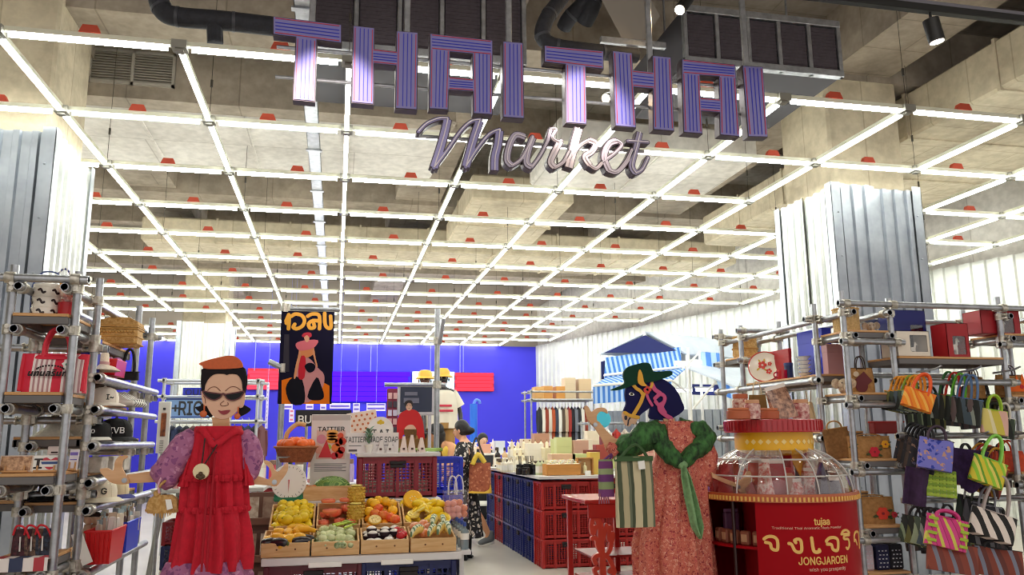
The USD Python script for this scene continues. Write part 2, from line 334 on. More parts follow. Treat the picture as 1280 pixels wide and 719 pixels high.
# ---------------------------------------------------------------- the grid of fluorescent tubes
grid = T('light_grid', 'hung lattice of white fluorescent tubes covering the whole shop ceiling', 'light grid', (2, 15, GZ))
tubem = glow('#fcfff4', TUBE_POWER)
batten = mat('#d9d8c4', .5, var=.04); clipm = mat('#b8442a', .55); nodem = mat('#8f8d84', .45, metal=.4)
def inside_col(x, y): return (-3.9 < x < -2.52 and 7.6 < y < 8.95) or (5.3 < x < 6.5 and 7.7 < y < 9.0) or (-3.85 < x < -2.5 and 20.1 < y < 21.5)
nodes = []
for n in range(14):
    for c in range(-3, 11):
        x, y = CX(c), RY(n)
        if x > wallX(y)-.25 or (n == 0 and c > 8) or inside_col(x, y): continue
        nodes.append((c, n))
NS = set(nodes)
for c, n in nodes:
    x, y = CX(c), RY(n)
    q = cat([box(x-.055, x+.055, y-.055, y+.055, GZ-.012, GZ+.05), box(x-.03, x+.03, y-.03, y+.03, GZ-.03, GZ)])
    grid.part('corner_bracket', q, nodem, smooth=False)
    for dc, dn in ((1, 0), (0, 1)):
        if (c+dc, n+dn) not in NS: continue
        x1, y1 = CX(c+dc), RY(n+dn)
        if inside_col((x+x1)/2, (y+y1)/2): continue
        a, b = np.array([x, y, GZ-.004]), np.array([x1, y1, GZ-.004]); d = (b-a)/np.linalg.norm(b-a); g = .085
        hb = box(x+.04, x1-.04, y-.02, y+.02, GZ+.018, GZ+.055) if dc else box(x-.02, x+.02, y+.04, y1-.04, GZ+.018, GZ+.055)
        fx = grid.part('batten', hb, batten, smooth=False)
        grid.part('tube', tube([a+d*g, b-d*g], .0215, 8), tubem, parent=fx)
        if dc:
            m_ = (a+b)/2; s = .5 + .1*math.sin(c*7.3+n*3.1); xm = x+(x1-x)*s
            tr = trimesh.convex.convex_hull(np.array([(xm+sx*w_, y+sy*.03, GZ+z_) for sx in (-1, 1) for sy in (-1, 1) for w_, z_ in ((.075, .055), (.05, .115))]))
            grid.part('red_clip', tr, clipm, parent=fx, smooth=False)
    if (c*3+n*5) % 2 == 0:
        grid.part('hanging_wire', cat([tube([(x, y, GZ+.05), (x, y, 6.3)], .003, 4), tube([(x, y, GZ+.35), (x, y, GZ+.42)], .012, 6)]), mat('#4a4640', .5, metal=.6), smooth=False)

# ================================================================ SHOP SIGN AND CEILING PLANT
SY = 5.5
sign = T('shop_sign', 'large hanging shop sign of striped purple block letters over silvery script', 'sign', (1.4, SY, 4.1))
faceb = mat('#837fb6', .45, metal=.15, scale=3., col2='#7f79b8'); returnm = mat('#4b4048', .45, metal=.5)
blue_l = mat('#2b35b8', .4); red_l = mat('#c03a44', .4); pale_l = mat('#f2e8f0', .35)
L = {}
L['T'] = [[(341.6,20.6),(426.7,31),(426.7,53.5),(341.6,42.5)], [(370,46),(396,49.5),(393,126.5),(366.6,124)]]
L['H'] = [[(441.7,32),(468,35),(466.7,130),(440,127.6)], [(496,38.7),(522.3,40.7),(521,137),(494.5,135)], [(466,61),(497,64.5),(497,82),(466,79)]]
L['A'] = [[(537.6,42),(615.7,50.5),(615.7,69.5),(537.6,62)], [(537.6,60),(562.5,62.5),(560,137),(536.8,135.5)], [(591,64),(615.7,67),(615.3,143),(592,141.5)], [(561,96),(592,99),(592,114),(561,112)]]
L['I'] = [[(629,51.6),(653.6,53.6),(655,148),(629,146)]]
L['T2'] = [[(680.7,57),(754.3,64),(754.3,86),(680.7,77)], [(707,79),(732,82.5),(733,155),(707.8,153)]]
L['H2'] = [[(766,63.5),(790,66.4),(795,159.5),(769.4,157)], [(816,69.6),(838.5,71.7),(842.7,163.5),(817,161.5)], [(790,87.5),(817,90.5),(818,111),(791,108.5)]]
L['A2'] = [[(852.6,74),(919,81),(920,97),(852.6,92)], [(852.6,90),(874.6,93),(878,167),(855,165)], [(899,95),(919.5,96),(924.5,170.5),(900.5,168)], [(875,122),(900,124),(900.5,140.5),(876,138.5)]]
L['I2'] = [[(928.3,82),(953.5,83.7),(959.6,171),(935.7,170.5)]]
for k, bars in L.items():
    quads = [np.array(plane(q, SY)) for q in bars]
    body = unary_union([Polygon(q) for q in quads]).buffer(.004, join_style=2)
    lt = sign.part('letter', plate(body, .085, SY+.006), returnm, smooth=False)
    sign.part('face', plate(body.buffer(-.007, join_style=2), .008, SY-.001), faceb, parent=lt, smooth=False)
    bl, rl = [], []
    for q in quads:
        if np.linalg.norm(q[1]-q[0]) < np.linalg.norm(q[3]-q[0]): q = q[[0, 3, 2, 1]]
        ln = lambda f, w: plate(LineString([q[0]+(q[3]-q[0])*f + (q[1]-q[0])*.03, q[1]+(q[2]-q[1])*f - (q[1]-q[0])*.03]).buffer(w*.8, cap_style=2), .008, SY-.006)
        bl += [ln(f, .0032) for f in (.33, .52, .71)]; rl += [ln(f, .003) for f in (.09, .91)]
    sign.part('blue_lines', bl, blue_l, parent=lt, smooth=False); sign.part('red_lines', rl, red_l, parent=lt, smooth=False)
M = {'m': [(17, [(225,183),(212,240),(190,320),(160,412)]), (8, [(88,242),(125,205),(180,181),(225,180)]), (8, [(160,412),(215,340),(285,240),(335,195),(378,186)]), (17, [(376,190),(352,260),(328,340),(310,408)]), (8, [(310,408),(362,325),(420,255),(470,232)]), (17, [(470,236),(462,300),(448,360),(446,425)])],
     'a': [(14, [(592,268),(545,258),(515,310),(505,375),(528,402)]), (8, [(528,402),(570,372),(605,310),(625,265)]), (14, [(628,268),(605,330),(597,390),(622,408)]), (8, [(622,408),(660,355),(695,285),(712,228)])],
     'r': [(7, [(712,228),(735,232),(718,268),(745,290),(760,284)]), (14, [(757,286),(730,335),(710,385),(730,410)]), (8, [(730,410),(770,385),(800,335)])],
     'k': [(18, [(843,225),(825,290),(810,350),(795,412)]), (8, [(800,375),(845,310),(890,282)]), (13, [(890,282),(922,298),(905,335),(872,360),(895,400)]), (8, [(895,400),(925,415),(955,385)])],
     'e': [(8, [(955,385),(1010,345),(1045,305),(1022,284)]), (14, [(1022,284),(985,300),(962,360),(985,425)]), (10, [(985,425),(1025,430),(1070,380),(1095,330)])],
     't': [(14, [(1130,245),(1115,310),(1092,400),(1110,438)]), (9, [(1110,438),(1140,420),(1168,365)]), (8, [(1075,286),(1168,292)])]}
faces2 = {'m': mat('#8a84ae', .35, metal=.4), 'a': mat('#a89fb0', .35, metal=.4), 'r': mat('#cdbfc2', .35, metal=.4), 'k': mat('#dccbca', .35, metal=.4), 'e': mat('#bdb0ba', .35, metal=.4), 't': mat('#8a829c', .35, metal=.4)}
pxm = lambda pts: np.array(plane([(500+x/3.765, 100+y/3.765) for x, y in pts], SY-.02))
for k, strokes in M.items():
    polys, lines = [], []
    for w, p in strokes:
        s = spline(pxm(p), 5); r = w/3.765*.0066
        polys.append(LineString(s).buffer(r, cap_style=1 if w < 12 else 2)); lines.append(tube(np.c_[s[:, 0], np.full(len(s), SY-.025), s[:, 1]], .0042, 6))
    body = unary_union(polys)
    lt = sign.part('script_letter', plate(body.buffer(.004), .075, SY-.01), returnm, smooth=False)
    sign.part('face', plate(body.buffer(-.003), .008, SY-.017), faces2[k], parent=lt, smooth=False)
    sign.part('white_outline', lines, pale_l, parent=lt)
xs0, xs1 = atY(345, 40, SY)[0], atY(955, 100, SY)[0]
for z in (4.22, 3.99, 3.62):
    a, b = (xs0, xs1) if z > 3.9 else (atY(520, 180, SY)[0], atY(812, 190, SY)[0])
    sign.part('rail', tube([(a, SY+.11, z), (b, SY+.11, z)], .014, 8), steel)
for px in (388, 510, 640, 819, 940):
    x = atY(px, 60, SY)[0]; sign.part('hanger', cat([bbox(x-.022, x+.022, SY+.1, SY+.13, 3.98, 5.0, .004), tube([(x, SY+.115, 5.), (x, SY+.115, 5.6 if px > 600 else 6.3)], .012, 6)]), steel, smooth=False)

# ---------------------------------------------------------------- air handling units with dark filter panels
def handler(label, x0, x1, y0, y1, z0, z1, n):
    t = T('air_handler', label, 'air conditioner', ((x0+x1)/2, (y0+y1)/2, z0))
    t.part('body', bbox(x0, x1, y0, y1, z0, z1, .015), mat('#37343a', .7), smooth=False)
    for z in (z0, z1-.06): t.part('frame_rail', bbox(x0-.02, x1+.02, y0-.05, y0+.02, z, z+.07, .006), steel, smooth=False)
    w = (x1-x0)/n
    for k in range(n+1): t.part('frame_post', bbox(x0+k*w-.02, x0+k*w+.02, y0-.045, y0+.01, z0, z1, .006), steel, smooth=False)
    for k in range(n):
        f = [box(x0+k*w+.03, x0+(k+1)*w-.03, y0-.02, y0-.004, z0+.08, z1-.07)] + [box(x0+k*w+.03, x0+(k+1)*w-.03, y0-.026, y0-.018, z, z+.006) for z in np.arange(z0+.1, z1-.08, .035)]
        t.part('filter_panel', f, mat('#443c42', .85, var=.1, scale=30.), smooth=False)
    for x in (x0+.1, x1-.1): t.part('hanger_rod', tube([(x, (y0+y1)/2, z1), (x, (y0+y1)/2, 6.3)], .012, 6), steel)
handler('dark louvred air conditioning unit above the left word of the sign', -.3, 1.5, 6.4, 7.5, 4.62, 5.5, 5)
handler('dark louvred air conditioning unit above the right word of the sign', 3.02, 4.6, 6.4, 7.7, 4.79, 5.36, 5)
tr = T('cable_tray', 'thin galvanised cable channel running back above the tubes', 'cable tray', (-.35, 12, 4.75))
tr.part('channel', cat([box(-.42, -.28, 5.6, 25, 4.75, 4.757), box(-.42, -.414, 5.6, 25, 4.75, 4.8), box(-.286, -.28, 5.6, 25, 4.75, 4.8)]), steel, smooth=False)
for y in np.arange(6, 25, 1.6): tr.part('hanger', cat([tube([(-.35, y, 4.757), (-.35, y, 6.3)], .008, 5), box(-.44, -.26, y-.03, y+.03, 4.735, 4.75)]), steel, smooth=False)
# black insulated pipes
lag = mat('#24252c', .75, var=.2, scale=20., bump=.3, bscale=60.)
def ipipe(label, px, Y, r, extra=()):
    p = spline([atY(a, b, Y+c) for a, b, c in px], 6)
    t = T('insulated_pipe', label, 'pipe', p[len(p)//2])
    t.part('run', tube(p, r, 12), lag)
    for q in extra: t.part('branch', tube([atY(a, b, Y+c) for a, b, c in q[1]], q[0], 10), lag)
    for i in range(4, len(p)-2, 7):
        d = p[i+1]-p[i]; d /= np.linalg.norm(d); t.part('band', tube([p[i]-d*.012, p[i]+d*.012], r*1.06, 12), mat('#3a3b42', .5))
ipipe('black insulated pipe bending in from the top left corner', [(192, -60, 0), (196, -15, 0), (203, 12, 0), (222, 21, 0), (280, 26, 0), (350, 34, .05)], 6.1, .075, [(.06, [(268, 28, 0), (269, 54, 0)])])
ipipe('black insulated pipe with a hook bend between the two words of the sign', [(722, -50, .2), (705, -8, .1), (684, 22, 0), (678, 45, 0), (692, 57, 0), (730, 63, 0), (795, 70, .1)], 6.0, .065)
ipipe('short black insulated pipe behind the hook-bent one', [(752, -40, .5), (732, 0, .5), (712, 22, .6), (705, 34, .7)], 6.3, .075)
ipipe('short thick black pipe elbow left of the lit spotlight', [(745, -10, .2), (738, 12, .2), (730, 28, .3)], 6.6, .085)
db = T('duct_box', 'small grey sheet-metal duct box between pipe and right air unit', 'duct', atY(800, 30, 6.8))
q = [atY(a, b, c) for c in (6.3, 7.4) for a, b in ((752, 0), (800, -25), (825, 20), (790, 72))]
db.part('body', hull(q), mat('#9a938a', .5, metal=.4), smooth=False)
db.part('flange', bbox(*sorted((q[0][0]-.03, q[2][0]+.03)), 6.26, 6.3, q[3][2]+.1, q[3][2]+.16, .004), steel, smooth=False)

# ---------------------------------------------------------------- spotlights
def spot(label, pa, pb, r, warm, track=True, target=None, power=150):
    a, b = np.array(pa), np.array(pb); d = (b-a)/np.linalg.norm(b-a)
    t = T('spotlight', label, 'spotlight', a)
    t.part('barrel', tube([a-d*.0, a+d*.002, a+d*.004, b, b+d*.006], [r*.5, r*.9, r, r, r*.9], 16), black)
    t.part('lens', tube([b+d*.004, b+d*.012], r*.82, 16), glow(warm, 60))
    t.part('bracket', cat([tube([a+d*.03, a+np.array([0, 0, .07])], .01, 6), bbox(a[0]-.05, a[0]+.05, a[1]-.02, a[1]+.02, a[2]+.06, a[2]+.1, .005)]), black)
    lamp(f'spot_beam_{_used[("/World", "spotlight")]}', b+d*.02, target if target is not None else b+d, power, r*.8, C(warm), 38)
    return t
spot('black track spotlight shining down at the top right', atY(1163, 24, 4.6), atY(1171, 51, 4.6), .055, '#fff0dc', target=(3.2, 5.5, .6))
spot('small warm spotlight glowing at the top between the words of the sign', atY(862, -4, 5.9), atY(850, 12, 5.8), .05, '#ffd9a0', target=(1.5, 5.4, 3.6))
spot('small warm spotlight glowing behind the second T of the sign', atY(775, 118, 6.1), atY(758, 123, 6.0), .045, '#ffdca8', target=(1.0, 5.3, .7), power=150)
trk = T('light_track', 'black lighting track crossing the top right corner', 'light track', atY(1160, 12, 4.6))
a, b = atY(985, -4, 4.6), atY(1330, 32, 4.6)
trk.part('rail', bbox(a[0], b[0], 4.57, 4.63, (a[2]+b[2])/2-.01, (a[2]+b[2])/2+.045, .006), black, smooth=False)
trk.part('upper_channel', bbox(a[0], b[0], 4.585, 4.615, (a[2]+b[2])/2+.045, (a[2]+b[2])/2+.08, .004), mat('#6c6a72', .5), smooth=False)
# the mall's own downlights over the walkway in front of the shop (above and behind the viewer)
for k, (x, y, tx, ty, tz) in enumerate([(-2.2, 1.2, -1.0, 5.2, 1.0), (.6, .8, .6, 5.4, .9), (3.4, .8, 3.4, 5.4, 1.0)]):
    lamp(f'walkway_downlight_{k+1}', (x, y, 4.9), (tx, ty, tz), 130, .12, (1, .93, .84), 60)
# two narrow spots on the same track as the visible one, aimed at the lower ends of the sign's letters
for k, (x, tx, tz) in enumerate([(-.3, -.1, 3.82), (1.62, 1.78, 3.84)]):
    lamp(f'sign_spot_{k+1}', (x, 3.95, 4.35), (tx, 5.5, tz), 1600, .06, (1, .87, .8), 13, UsdLux.SphereLight)

# ================================================================ SCAFFOLD RACKS
oak = mat('#d9a873', .55, scale=3., col2='#c6925c', stretch=(1, 12, 12)); grey_ply = mat('#6d6a6a', .6)
def clamp_mesh(axis):
    a = lathe([(.0245, -.028), (.034, -.028), (.034, .028), (.0245, .028)], 10)
    o = .052
    b = rot(lathe([(.0245, -.026), (.034, -.026), (.034, .026), (.0245, .026)], 10), 90, (0, 1, 0) if axis == 'x' else (1, 0, 0))
    b = mv(b, 0, -o, 0) if axis == 'x' else mv(b, -o, 0, 0)
    lug = box(-.018, .018, -.058, -.03, -.034, .034) if axis == 'x' else box(-.058, -.03, -.018, .018, -.034, .034)
    bolt = [tube([(.03, .0, z), (.062, -.012, z)], .008, 6) for z in (-.014, .014)] if axis == 'x' else [tube([(.0, .03, z), (-.012, .062, z)], .008, 6) for z in (-.014, .014)]
    nut = [tube([(.058, -.011, z), (.07, -.015, z)], .014, 6) for z in (-.014, .014)] if axis == 'x' else [tube([(-.011, .058, z), (-.015, .07, z)], .014, 6) for z in (-.014, .014)]
    tail = box(-.05, -.028, -.012, .012, -.02, .02) if axis == 'x' else box(-.012, .012, -.05, -.028, -.02, .02)
    return cat([a, b, lug, tail] + bolt + nut)
CL = {'x': clamp_mesh('x'), 'y': clamp_mesh('y')}
class Rack(T):
    def poles(s, xs, ys, h, skip=()):
        s.X, s.Yv, s.h = xs, ys, h
        for x in xs:
            for y in ys:
                if (x, y) in skip: continue
                s.part('pole', pipe((x, y, .02), (x, y, h+.03*math.sin(9*x+5*y)), .0242, 12), steel, smooth=50)
                s.part('foot', cat([bbox(x-.06, x+.06, y-.06, y+.06, 0, .012, .004), tube([(x, y, .01), (x, y, .06)], .03, 10)]), clampm)
    def rail_x(s, y, z, x0, x1, off=-.052, at=None):
        s.part('rail', pipe((x0-.07, y+off, z), (x1+.07, y+off, z), .0242, 10), steel, smooth=50)
        for x in (at if at is not None else [q for q in s.X if x0-.01 <= q <= x1+.01]):
            s.part('clamp', mv(CL['x'] if off < 0 else rot(CL['x'], 180), x, y, z), clampm, smooth=50)
    def rail_y(s, x, z, y0, y1, off=-.052, at=None):
        s.part('rail', pipe((x+off, y0-.075, z), (x+off, y1+.075, z), .0242, 10), steel, smooth=50)
        for y in (at if at is not None else [q for q in s.Yv if y0-.01 <= q <= y1+.01]):
            s.part('clamp', mv(CL['y'] if off < 0 else rot(CL['y'], 180), x, y, z), clampm, smooth=50)
    def board(s, x0, x1, y0, y1, z, t=.018, lip=.045):
        b = s.part('shelf_board', bbox(x0, x1, y0, y1, z-t, z, .003), oak, smooth=False)
        s.part('steel_edge', cat([bbox(x0, x1, y0+.004, y0+.03, z-t-lip, z-t, .004), bbox(x0, x1, y1-.03, y1-.004, z-t-lip, z-t, .004), bbox(x0+.004, x0+.03, y0+.03, y1-.03, z-t-lip, z-t, .004), bbox(x1-.03, x1-.004, y0+.03, y1-.03, z-t-lip, z-t, .004)]), grey_ply, parent=b, smooth=False)
Zl = lambda px, py, Y: float(atY(px, py, Y)[2])
# ---- left
LR = Rack('scaffold_rack', 'tall steel scaffold rack of shelves at the left edge of the shop front', 'display rack', (-1.7, 6.2, 0))
lx, ly, lh = [-1.88, -1.53], [5.17, 5.6, 6.7, 7.17], 2.46
LR.poles(lx, ly, lh)
LR.poles([-2.42], ly[:2], lh); LR.X = [-2.42]+lx
LFZ = [Zl(60, y, 5.2) for y in (394, 491, 591, 697)]              # boards of the front bay
LMZ = [Zl(150, y, 6.3) for y in (434, 473, 508, 548, 588, 618, 690)]
for z in (lh-.07, lh-.0+.0-.16):
    LR.rail_x(5.17, z, -2.42, -1.53) if z > lh-.1 else LR.rail_x(7.17, z, -1.88, -1.53, .052)
for x, o in ((-1.88, .052), (-1.53, -.052)):
    LR.rail_y(x, lh-.12, 5.17, 7.17, o)
    for z in LFZ: LR.rail_y(x, z-.095, 5.17, 5.6, o)
    for z in LMZ[1:]: LR.rail_y(x, z-.05, 5.6, 7.17, o if x < -1.7 else .052)
for z in LFZ:
    LR.rail_x(5.6, z-.15, -2.42, -1.53, .052)
    LR.board(-1.85, -1.555, 5.12, 5.58, z)
for z in LFZ[1:3]: LR.board(-2.40, -1.9, 5.14, 5.58, z-.02)
for z in LMZ: LR.board(-1.86, -1.56, 5.63, 6.68 if z != LMZ[0] else 6.66, z)
for z in (LMZ[1], LMZ[3], LMZ[5]): LR.rail_x(6.7, z-.1, -1.88, -1.53, .052); LR.rail_x(7.17, z-.1, -1.88, -1.53, .052)
LR.board(-1.86, -1.56, 6.72, 7.14, LMZ[5]); LR.board(-1.86, -1.56, 6.72, 7.14, LMZ[3])
# ---- right
RR = Rack('scaffold_rack', 'wide steel scaffold rack of bags and boxes at the right edge of the shop front', 'display rack', (4.6, 6.4, 0))
rx, ry, rh = [3.97, 4.40, 5.45, 5.9], [5.75, 6.15, 7.46, 7.89], 2.57
RR.poles(rx[:2], ry, rh); RR.poles(rx[2:], ry[:2], rh); RR.X, RR.Yv = rx, ry
RS = [Zl(1080, y, 5.9) for y in (416, 492, 573, 655, 712)]         # narrow bay
RM = [Zl(975, y, 6.8) for y in (474, 540, 610, 672)]               # long side bay
RB = [Zl(1170, 447, 5.8)]
RE = [Zl(1255, y, 5.8) for y in (418, 494, 590)]
RR.rail_x(5.75, rh-.08, 3.97, 5.9); RR.rail_x(6.15, rh-.14, 3.97, 5.9, .052); RR.rail_x(7.89, rh-.08, 3.97, 4.4, .052); RR.rail_x(7.46, rh-.08, 3.97, 4.4)
for x, o in ((3.97, .052), (4.4, -.052)): RR.rail_y(x, rh-.15, 5.75, 7.89, o)
for x, o in ((5.45, .052), (5.9, -.052)): RR.rail_y(x, rh-.15, 5.75, 6.15, o)
for z in RS:
    RR.rail_x(5.75, z-.1, 3.97, 4.4); RR.rail_y(3.97, z-.05, 5.75, 6.15, .052); RR.rail_y(4.4, z-.05, 5.75, 6.15, -.052); RR.board(4.0, 4.37, 5.74, 6.13, z)
for z in RM:
    RR.rail_y(3.97, z-.06, 6.15, 7.89, -.052); RR.rail_y(4.4, z-.06, 6.15, 7.89, .052); RR.board(3.99, 4.37, 6.18, 7.44, z)
for z in (RM[0]+.28, RM[1]+.1): RR.board(3.99, 4.37, 7.48, 7.86, z); RR.rail_x(7.89, z-.05, 3.97, 4.4, .052); RR.rail_x(7.46, z-.05, 3.97, 4.4)
for z in RB: RR.rail_x(6.15, z-.12, 4.4, 5.45, .052); RR.board(4.43, 5.42, 5.72, 6.13, z); RR.rail_x(5.75, z-.21, 4.4, 5.45)
for z in RE: RR.rail_y(5.45, z-.05, 5.75, 6.15, .052); RR.rail_x(5.75, z-.1, 5.45, 5.9); RR.rail_y(5.9, z-.05, 5.75, 6.15); RR.board(5.48, 5.87, 5.74, 6.13, z)
BAGZ = [Zl(1180, y, 5.7) for y in (466, 545, 625)]                  # bag rails across the wide bay
for z in BAGZ[1:]: RR.rail_x(5.75, z, 4.4, 5.45)
hk = [Zl(1150, 468, 5.7), Zl(1200, 468, 5.7)]
for z in BAGZ:
    for x in (4.56, 4.92, 5.28): RR.part('bag_hook', tube(spline([(x, 5.70, z), (x, 5.5, z+.01), (x, 5.42, z+.03)], 3), .008, 6), steel)

# ================================================================ GOODS: builders
def flat_text(s, h, bold=False, depth=.0015):
    """lettering standing in the x,z plane, centred, facing -y"""
    m = meshkit.text_mesh(s, h, depth, bold); c = m.bounds.mean(0); m = mv(m, -c[0], -c[1]); return rot(m, 90, (1, 0, 0))
def strokes(lines, w, fn, t=.002, Y=0):
    ps = [LineString(spline([fn(*q) for q in l], 5)).buffer(w) for l in lines]
    return plate(unary_union(ps), t, Y)
def cap_shell(r=.09, h=.115, n=20):
    return lathe([(r*.97, 0), (r, .004), (r*1.0, h*.35), (r*.93, h*.62), (r*.74, h*.85), (r*.4, h*.97), (.012, h), (.0001, h+.008)], n)
def brim_arc(r, out, a=75, droop=.02, t=.004):
    def f(u, v):
        th = np.radians(-90-a+2*a*u); rr = r*.96+out*v*np.cos(np.radians(a*(2*u-1)))**.6
        return rr*np.cos(th), rr*np.sin(th), .006-droop*v*v+.012*(1-np.abs(2*u-1))*0
    return sheet(f, 17, 5, t)
def cap(label, pos, rz, col, brimcol=None, text=None, tcol='#141414', group=None, s=1.):
    t = T('baseball_cap', label, 'cap', pos, rz, group, local=True); m = mat(col, .85, bump=.2, bscale=200.)
    c = t.part('crown', sc(cap_shell(), s), m); t.part('brim', sc(brim_arc(.09, .075), s), mat(brimcol or col, .85))
    t.part('button', mv(ball(.008*s, 1), 0, 0, .118*s), m, parent=c)
    t.part('seams', [tube([(s*r*math.cos(a), s*r*math.sin(a), s*z) for r, z in ((.0905, .01), (.0912, .04), (.085, .072), (.067, .099), (.036, .113))], .0012*s, 4) for a in np.arange(6)*math.pi/3], m, parent=c)
    if text: t.part('lettering', mv(flat_text(text, .034*s, True, .004), 0, -.0945*s, .045*s), mat(tcol, .6), parent=c)
    return t
def hat(label, pos, col, r=.09, h=.1, brim=.07, kind='bucket', rz=0, droop=.35, group=None, trim=None):
    t = T('sun_hat', label, 'hat', pos, rz, group, local=True); m = mat(col, .9, var=.06, scale=60., bump=.3, bscale=160.)
    zb = brim*droop
    if kind == 'cone': pr = [(r+brim, 0), (r*.55, h*.5), (.02, h), (.0001, h+.004), (.0001, h), (r*.5, h*.47), (r+brim-.006, -.002), (r+brim, 0)]
    else: pr = [(r+brim, 0), (r+brim*.5, zb*.7), (r, zb), (r*.92, zb+h*.8), (r*.8, zb+h), (.0001, zb+h+.004), (.0001, zb+h), (r*.78, zb+h-.004), (r*.9, zb+h*.78), (r-.004, zb-.004), (r+brim*.5, zb*.7-.004), (r+brim-.002, -.004), (r+brim, 0)]
    t.part('hat_body', lathe(pr, 28), m)
    if trim: t.part('band', lathe([(r+.001, zb+.002), (r*.985+.003, zb+.02), (r*.985, zb+.021)], 24), mat(trim, .8))
    return t
def soft_bag(w, h, d, taper=.0, sag=.012, n=10):
    """closed soft bag body, top rim open-ish: base at z=0, front at -y"""
    def ring(z, k):
        f = 1+taper*(z/h); hw, hd = w/2*f, d/2*(1-.75*(z/h)**2)
        a = np.linspace(0, 2*np.pi, 25)[:-1]; p = 4.5
        x = hw*np.sign(np.cos(a))*np.abs(np.cos(a))**(2/p); y = hd*np.sign(np.sin(a))*np.abs(np.sin(a))**(2/p)
        y = y + sag*np.sin(3*np.pi*x/w+z*9)*z/h
        return np.c_[x, y, np.full(24, z)]
    zs = np.array([0, .02, .08, .2, .4, .6, .8, .93, 1.])*h; rs = [ring(z, k) for k, z in enumerate(zs)]
    rs = [rs[0]*[.9, .8, 1]] + rs + [rs[-1]*[.97, .5, 1], rs[-1]*[.95, .4, 1]-[0, 0, h*.08]]
    v = np.vstack(rs+[[[0, 0, 0]], [[0, 0, h*.92]]]); N = len(rs); f = []
    for i in range(N-1):
        for k in range(24): l = (k+1) % 24; f += [(i*24+k, i*24+l, (i+1)*24+l), (i*24+k, (i+1)*24+l, (i+1)*24+k)]
    f += [(N*24, (k+1) % 24, k) for k in range(24)] + [(N*24+1, (N-1)*24+k, (N-1)*24+(k+1) % 24) for k in range(24)]
    return trimesh.Trimesh(v, f, process=False)
def strap(w, h0, up, y, r=.006, flat=False):
    p = spline([(-w, y, h0-.03), (-w*.98, y, h0+up*.35), (-w*.6, y*1.2, h0+up*.85), (0, y*1.3, h0+up), (w*.6, y*1.2, h0+up*.85), (w*.98, y, h0+up*.35), (w, y, h0-.03)], 4)
    m = tube(p, r, 6)
    return m
def xform(m, pos=(0, 0, 0), rz=0, tilt=0, lean=0, s=1):
    """tilt: turn in the bag's own face plane (about y); lean: tip forwards (about x)"""
    m = sc(m, s) if s != 1 else m.copy(); m = rot(m, tilt, (0, 1, 0)); m = rot(m, lean, (1, 0, 0)); return mv(rot(m, rz), *pos)
class Tilted(T):
    """a thing whose parts are tilted before they are placed"""
    def __init__(s, name, label, cat_, pos, rz=0, tilt=0, lean=0, group=None):
        super().__init__(name, label, cat_, pos, 0, group, local=True); s.tl = (rz, tilt, lean)
    def part(s, name, mesh, material, **k):
        if isinstance(mesh, (list, tuple)): mesh = cat(mesh)
        m = rot(mesh, s.tl[1], (0, 1, 0)); m = rot(m, s.tl[2], (1, 0, 0)); m = rot(m, s.tl[0]); return super().part(name, m, material, **k)
def tote(label, pos, w, h, d, m, hm, rz=0, tilt=0, lean=0, up=.16, hang=False, group=None, name='tote_bag', hw=.28, r=.007, taper=.0, extra=None):
    """stands on its base, or hangs with the top of its handles at pos"""
    t = Tilted(name, label, 'bag', pos, rz, tilt, lean, group); o = -(h+up)*.985 if hang else 0
    b = t.part('body', mv(soft_bag(w, h, d, taper), 0, 0, o), m)
    t.part('rim', mv(tube([(w/2*(1+taper)*np.cos(a), d*.14*np.sin(a), h) for a in np.linspace(0, 2*np.pi, 21)[:-1]], .005, 5, closed=True), 0, 0, o), hm, parent=b)
    for y in (-d*.16, d*.16): t.part('handle', mv(strap(w*hw, h, up, y, r), 0, 0, o), hm)
    if extra: extra(t, b, o)
    return t
def carton(label, x0, x1, y0, y1, z0, z1, m, window=None, toy=None, group=None, name='gift_box', cat_='box', rz=0):
    """paper box; window = (u0,u1,v0,v1) cut in its front with something standing inside"""
    cx_, cy_ = (x0+x1)/2, (y0+y1)/2; w, d, h = x1-x0, y1-y0, z1-z0
    t = T(name, label, cat_, (cx_, cy_, z0), rz, group, local=True); a, b = w/2, d/2; k = .004
    if not window:
        t.part('body', bbox(-a, a, -b, b, 0, h*.985, .004), m, smooth=False); t.part('lid_seam', bbox(-a-.0015, a+.0015, -b-.0015, b+.0015, h*.72, h, .003), m, smooth=False); return t
    u0, u1, v0, v1 = window; X0, X1, Z0, Z1 = -a+u0*w, -a+u1*w, v0*h, v1*h
    fr = sbox(-a, 0, a, h).difference(sbox(X0, Z0, X1, Z1).buffer(-.01).buffer(.01))
    t.part('body', cat([plate(fr, k, -b), box(-a, a, b-k, b, 0, h), box(-a, -a+k, -b, b, 0, h), box(a-k, a, -b, b, 0, h), box(-a, a, -b, b, 0, k), box(-a, a, -b, b, h-k, h)]), m, smooth=False)
    t.part('window_pane', box(X0-.005, X1+.005, -b+k, -b+k+.001, Z0-.005, Z1+.005), pane_mat(), smooth=False)
    t.part('lining', box(-a+.01, a-.01, b-.02, b-.012, k, h-k), mat('#0d0b12', .9), smooth=False)
    if toy: t.part('figurine', mv(sc(toy, h*.5), (X0+X1)/2, -b*.2, k), mat('#efe8dc', .5))
    return t
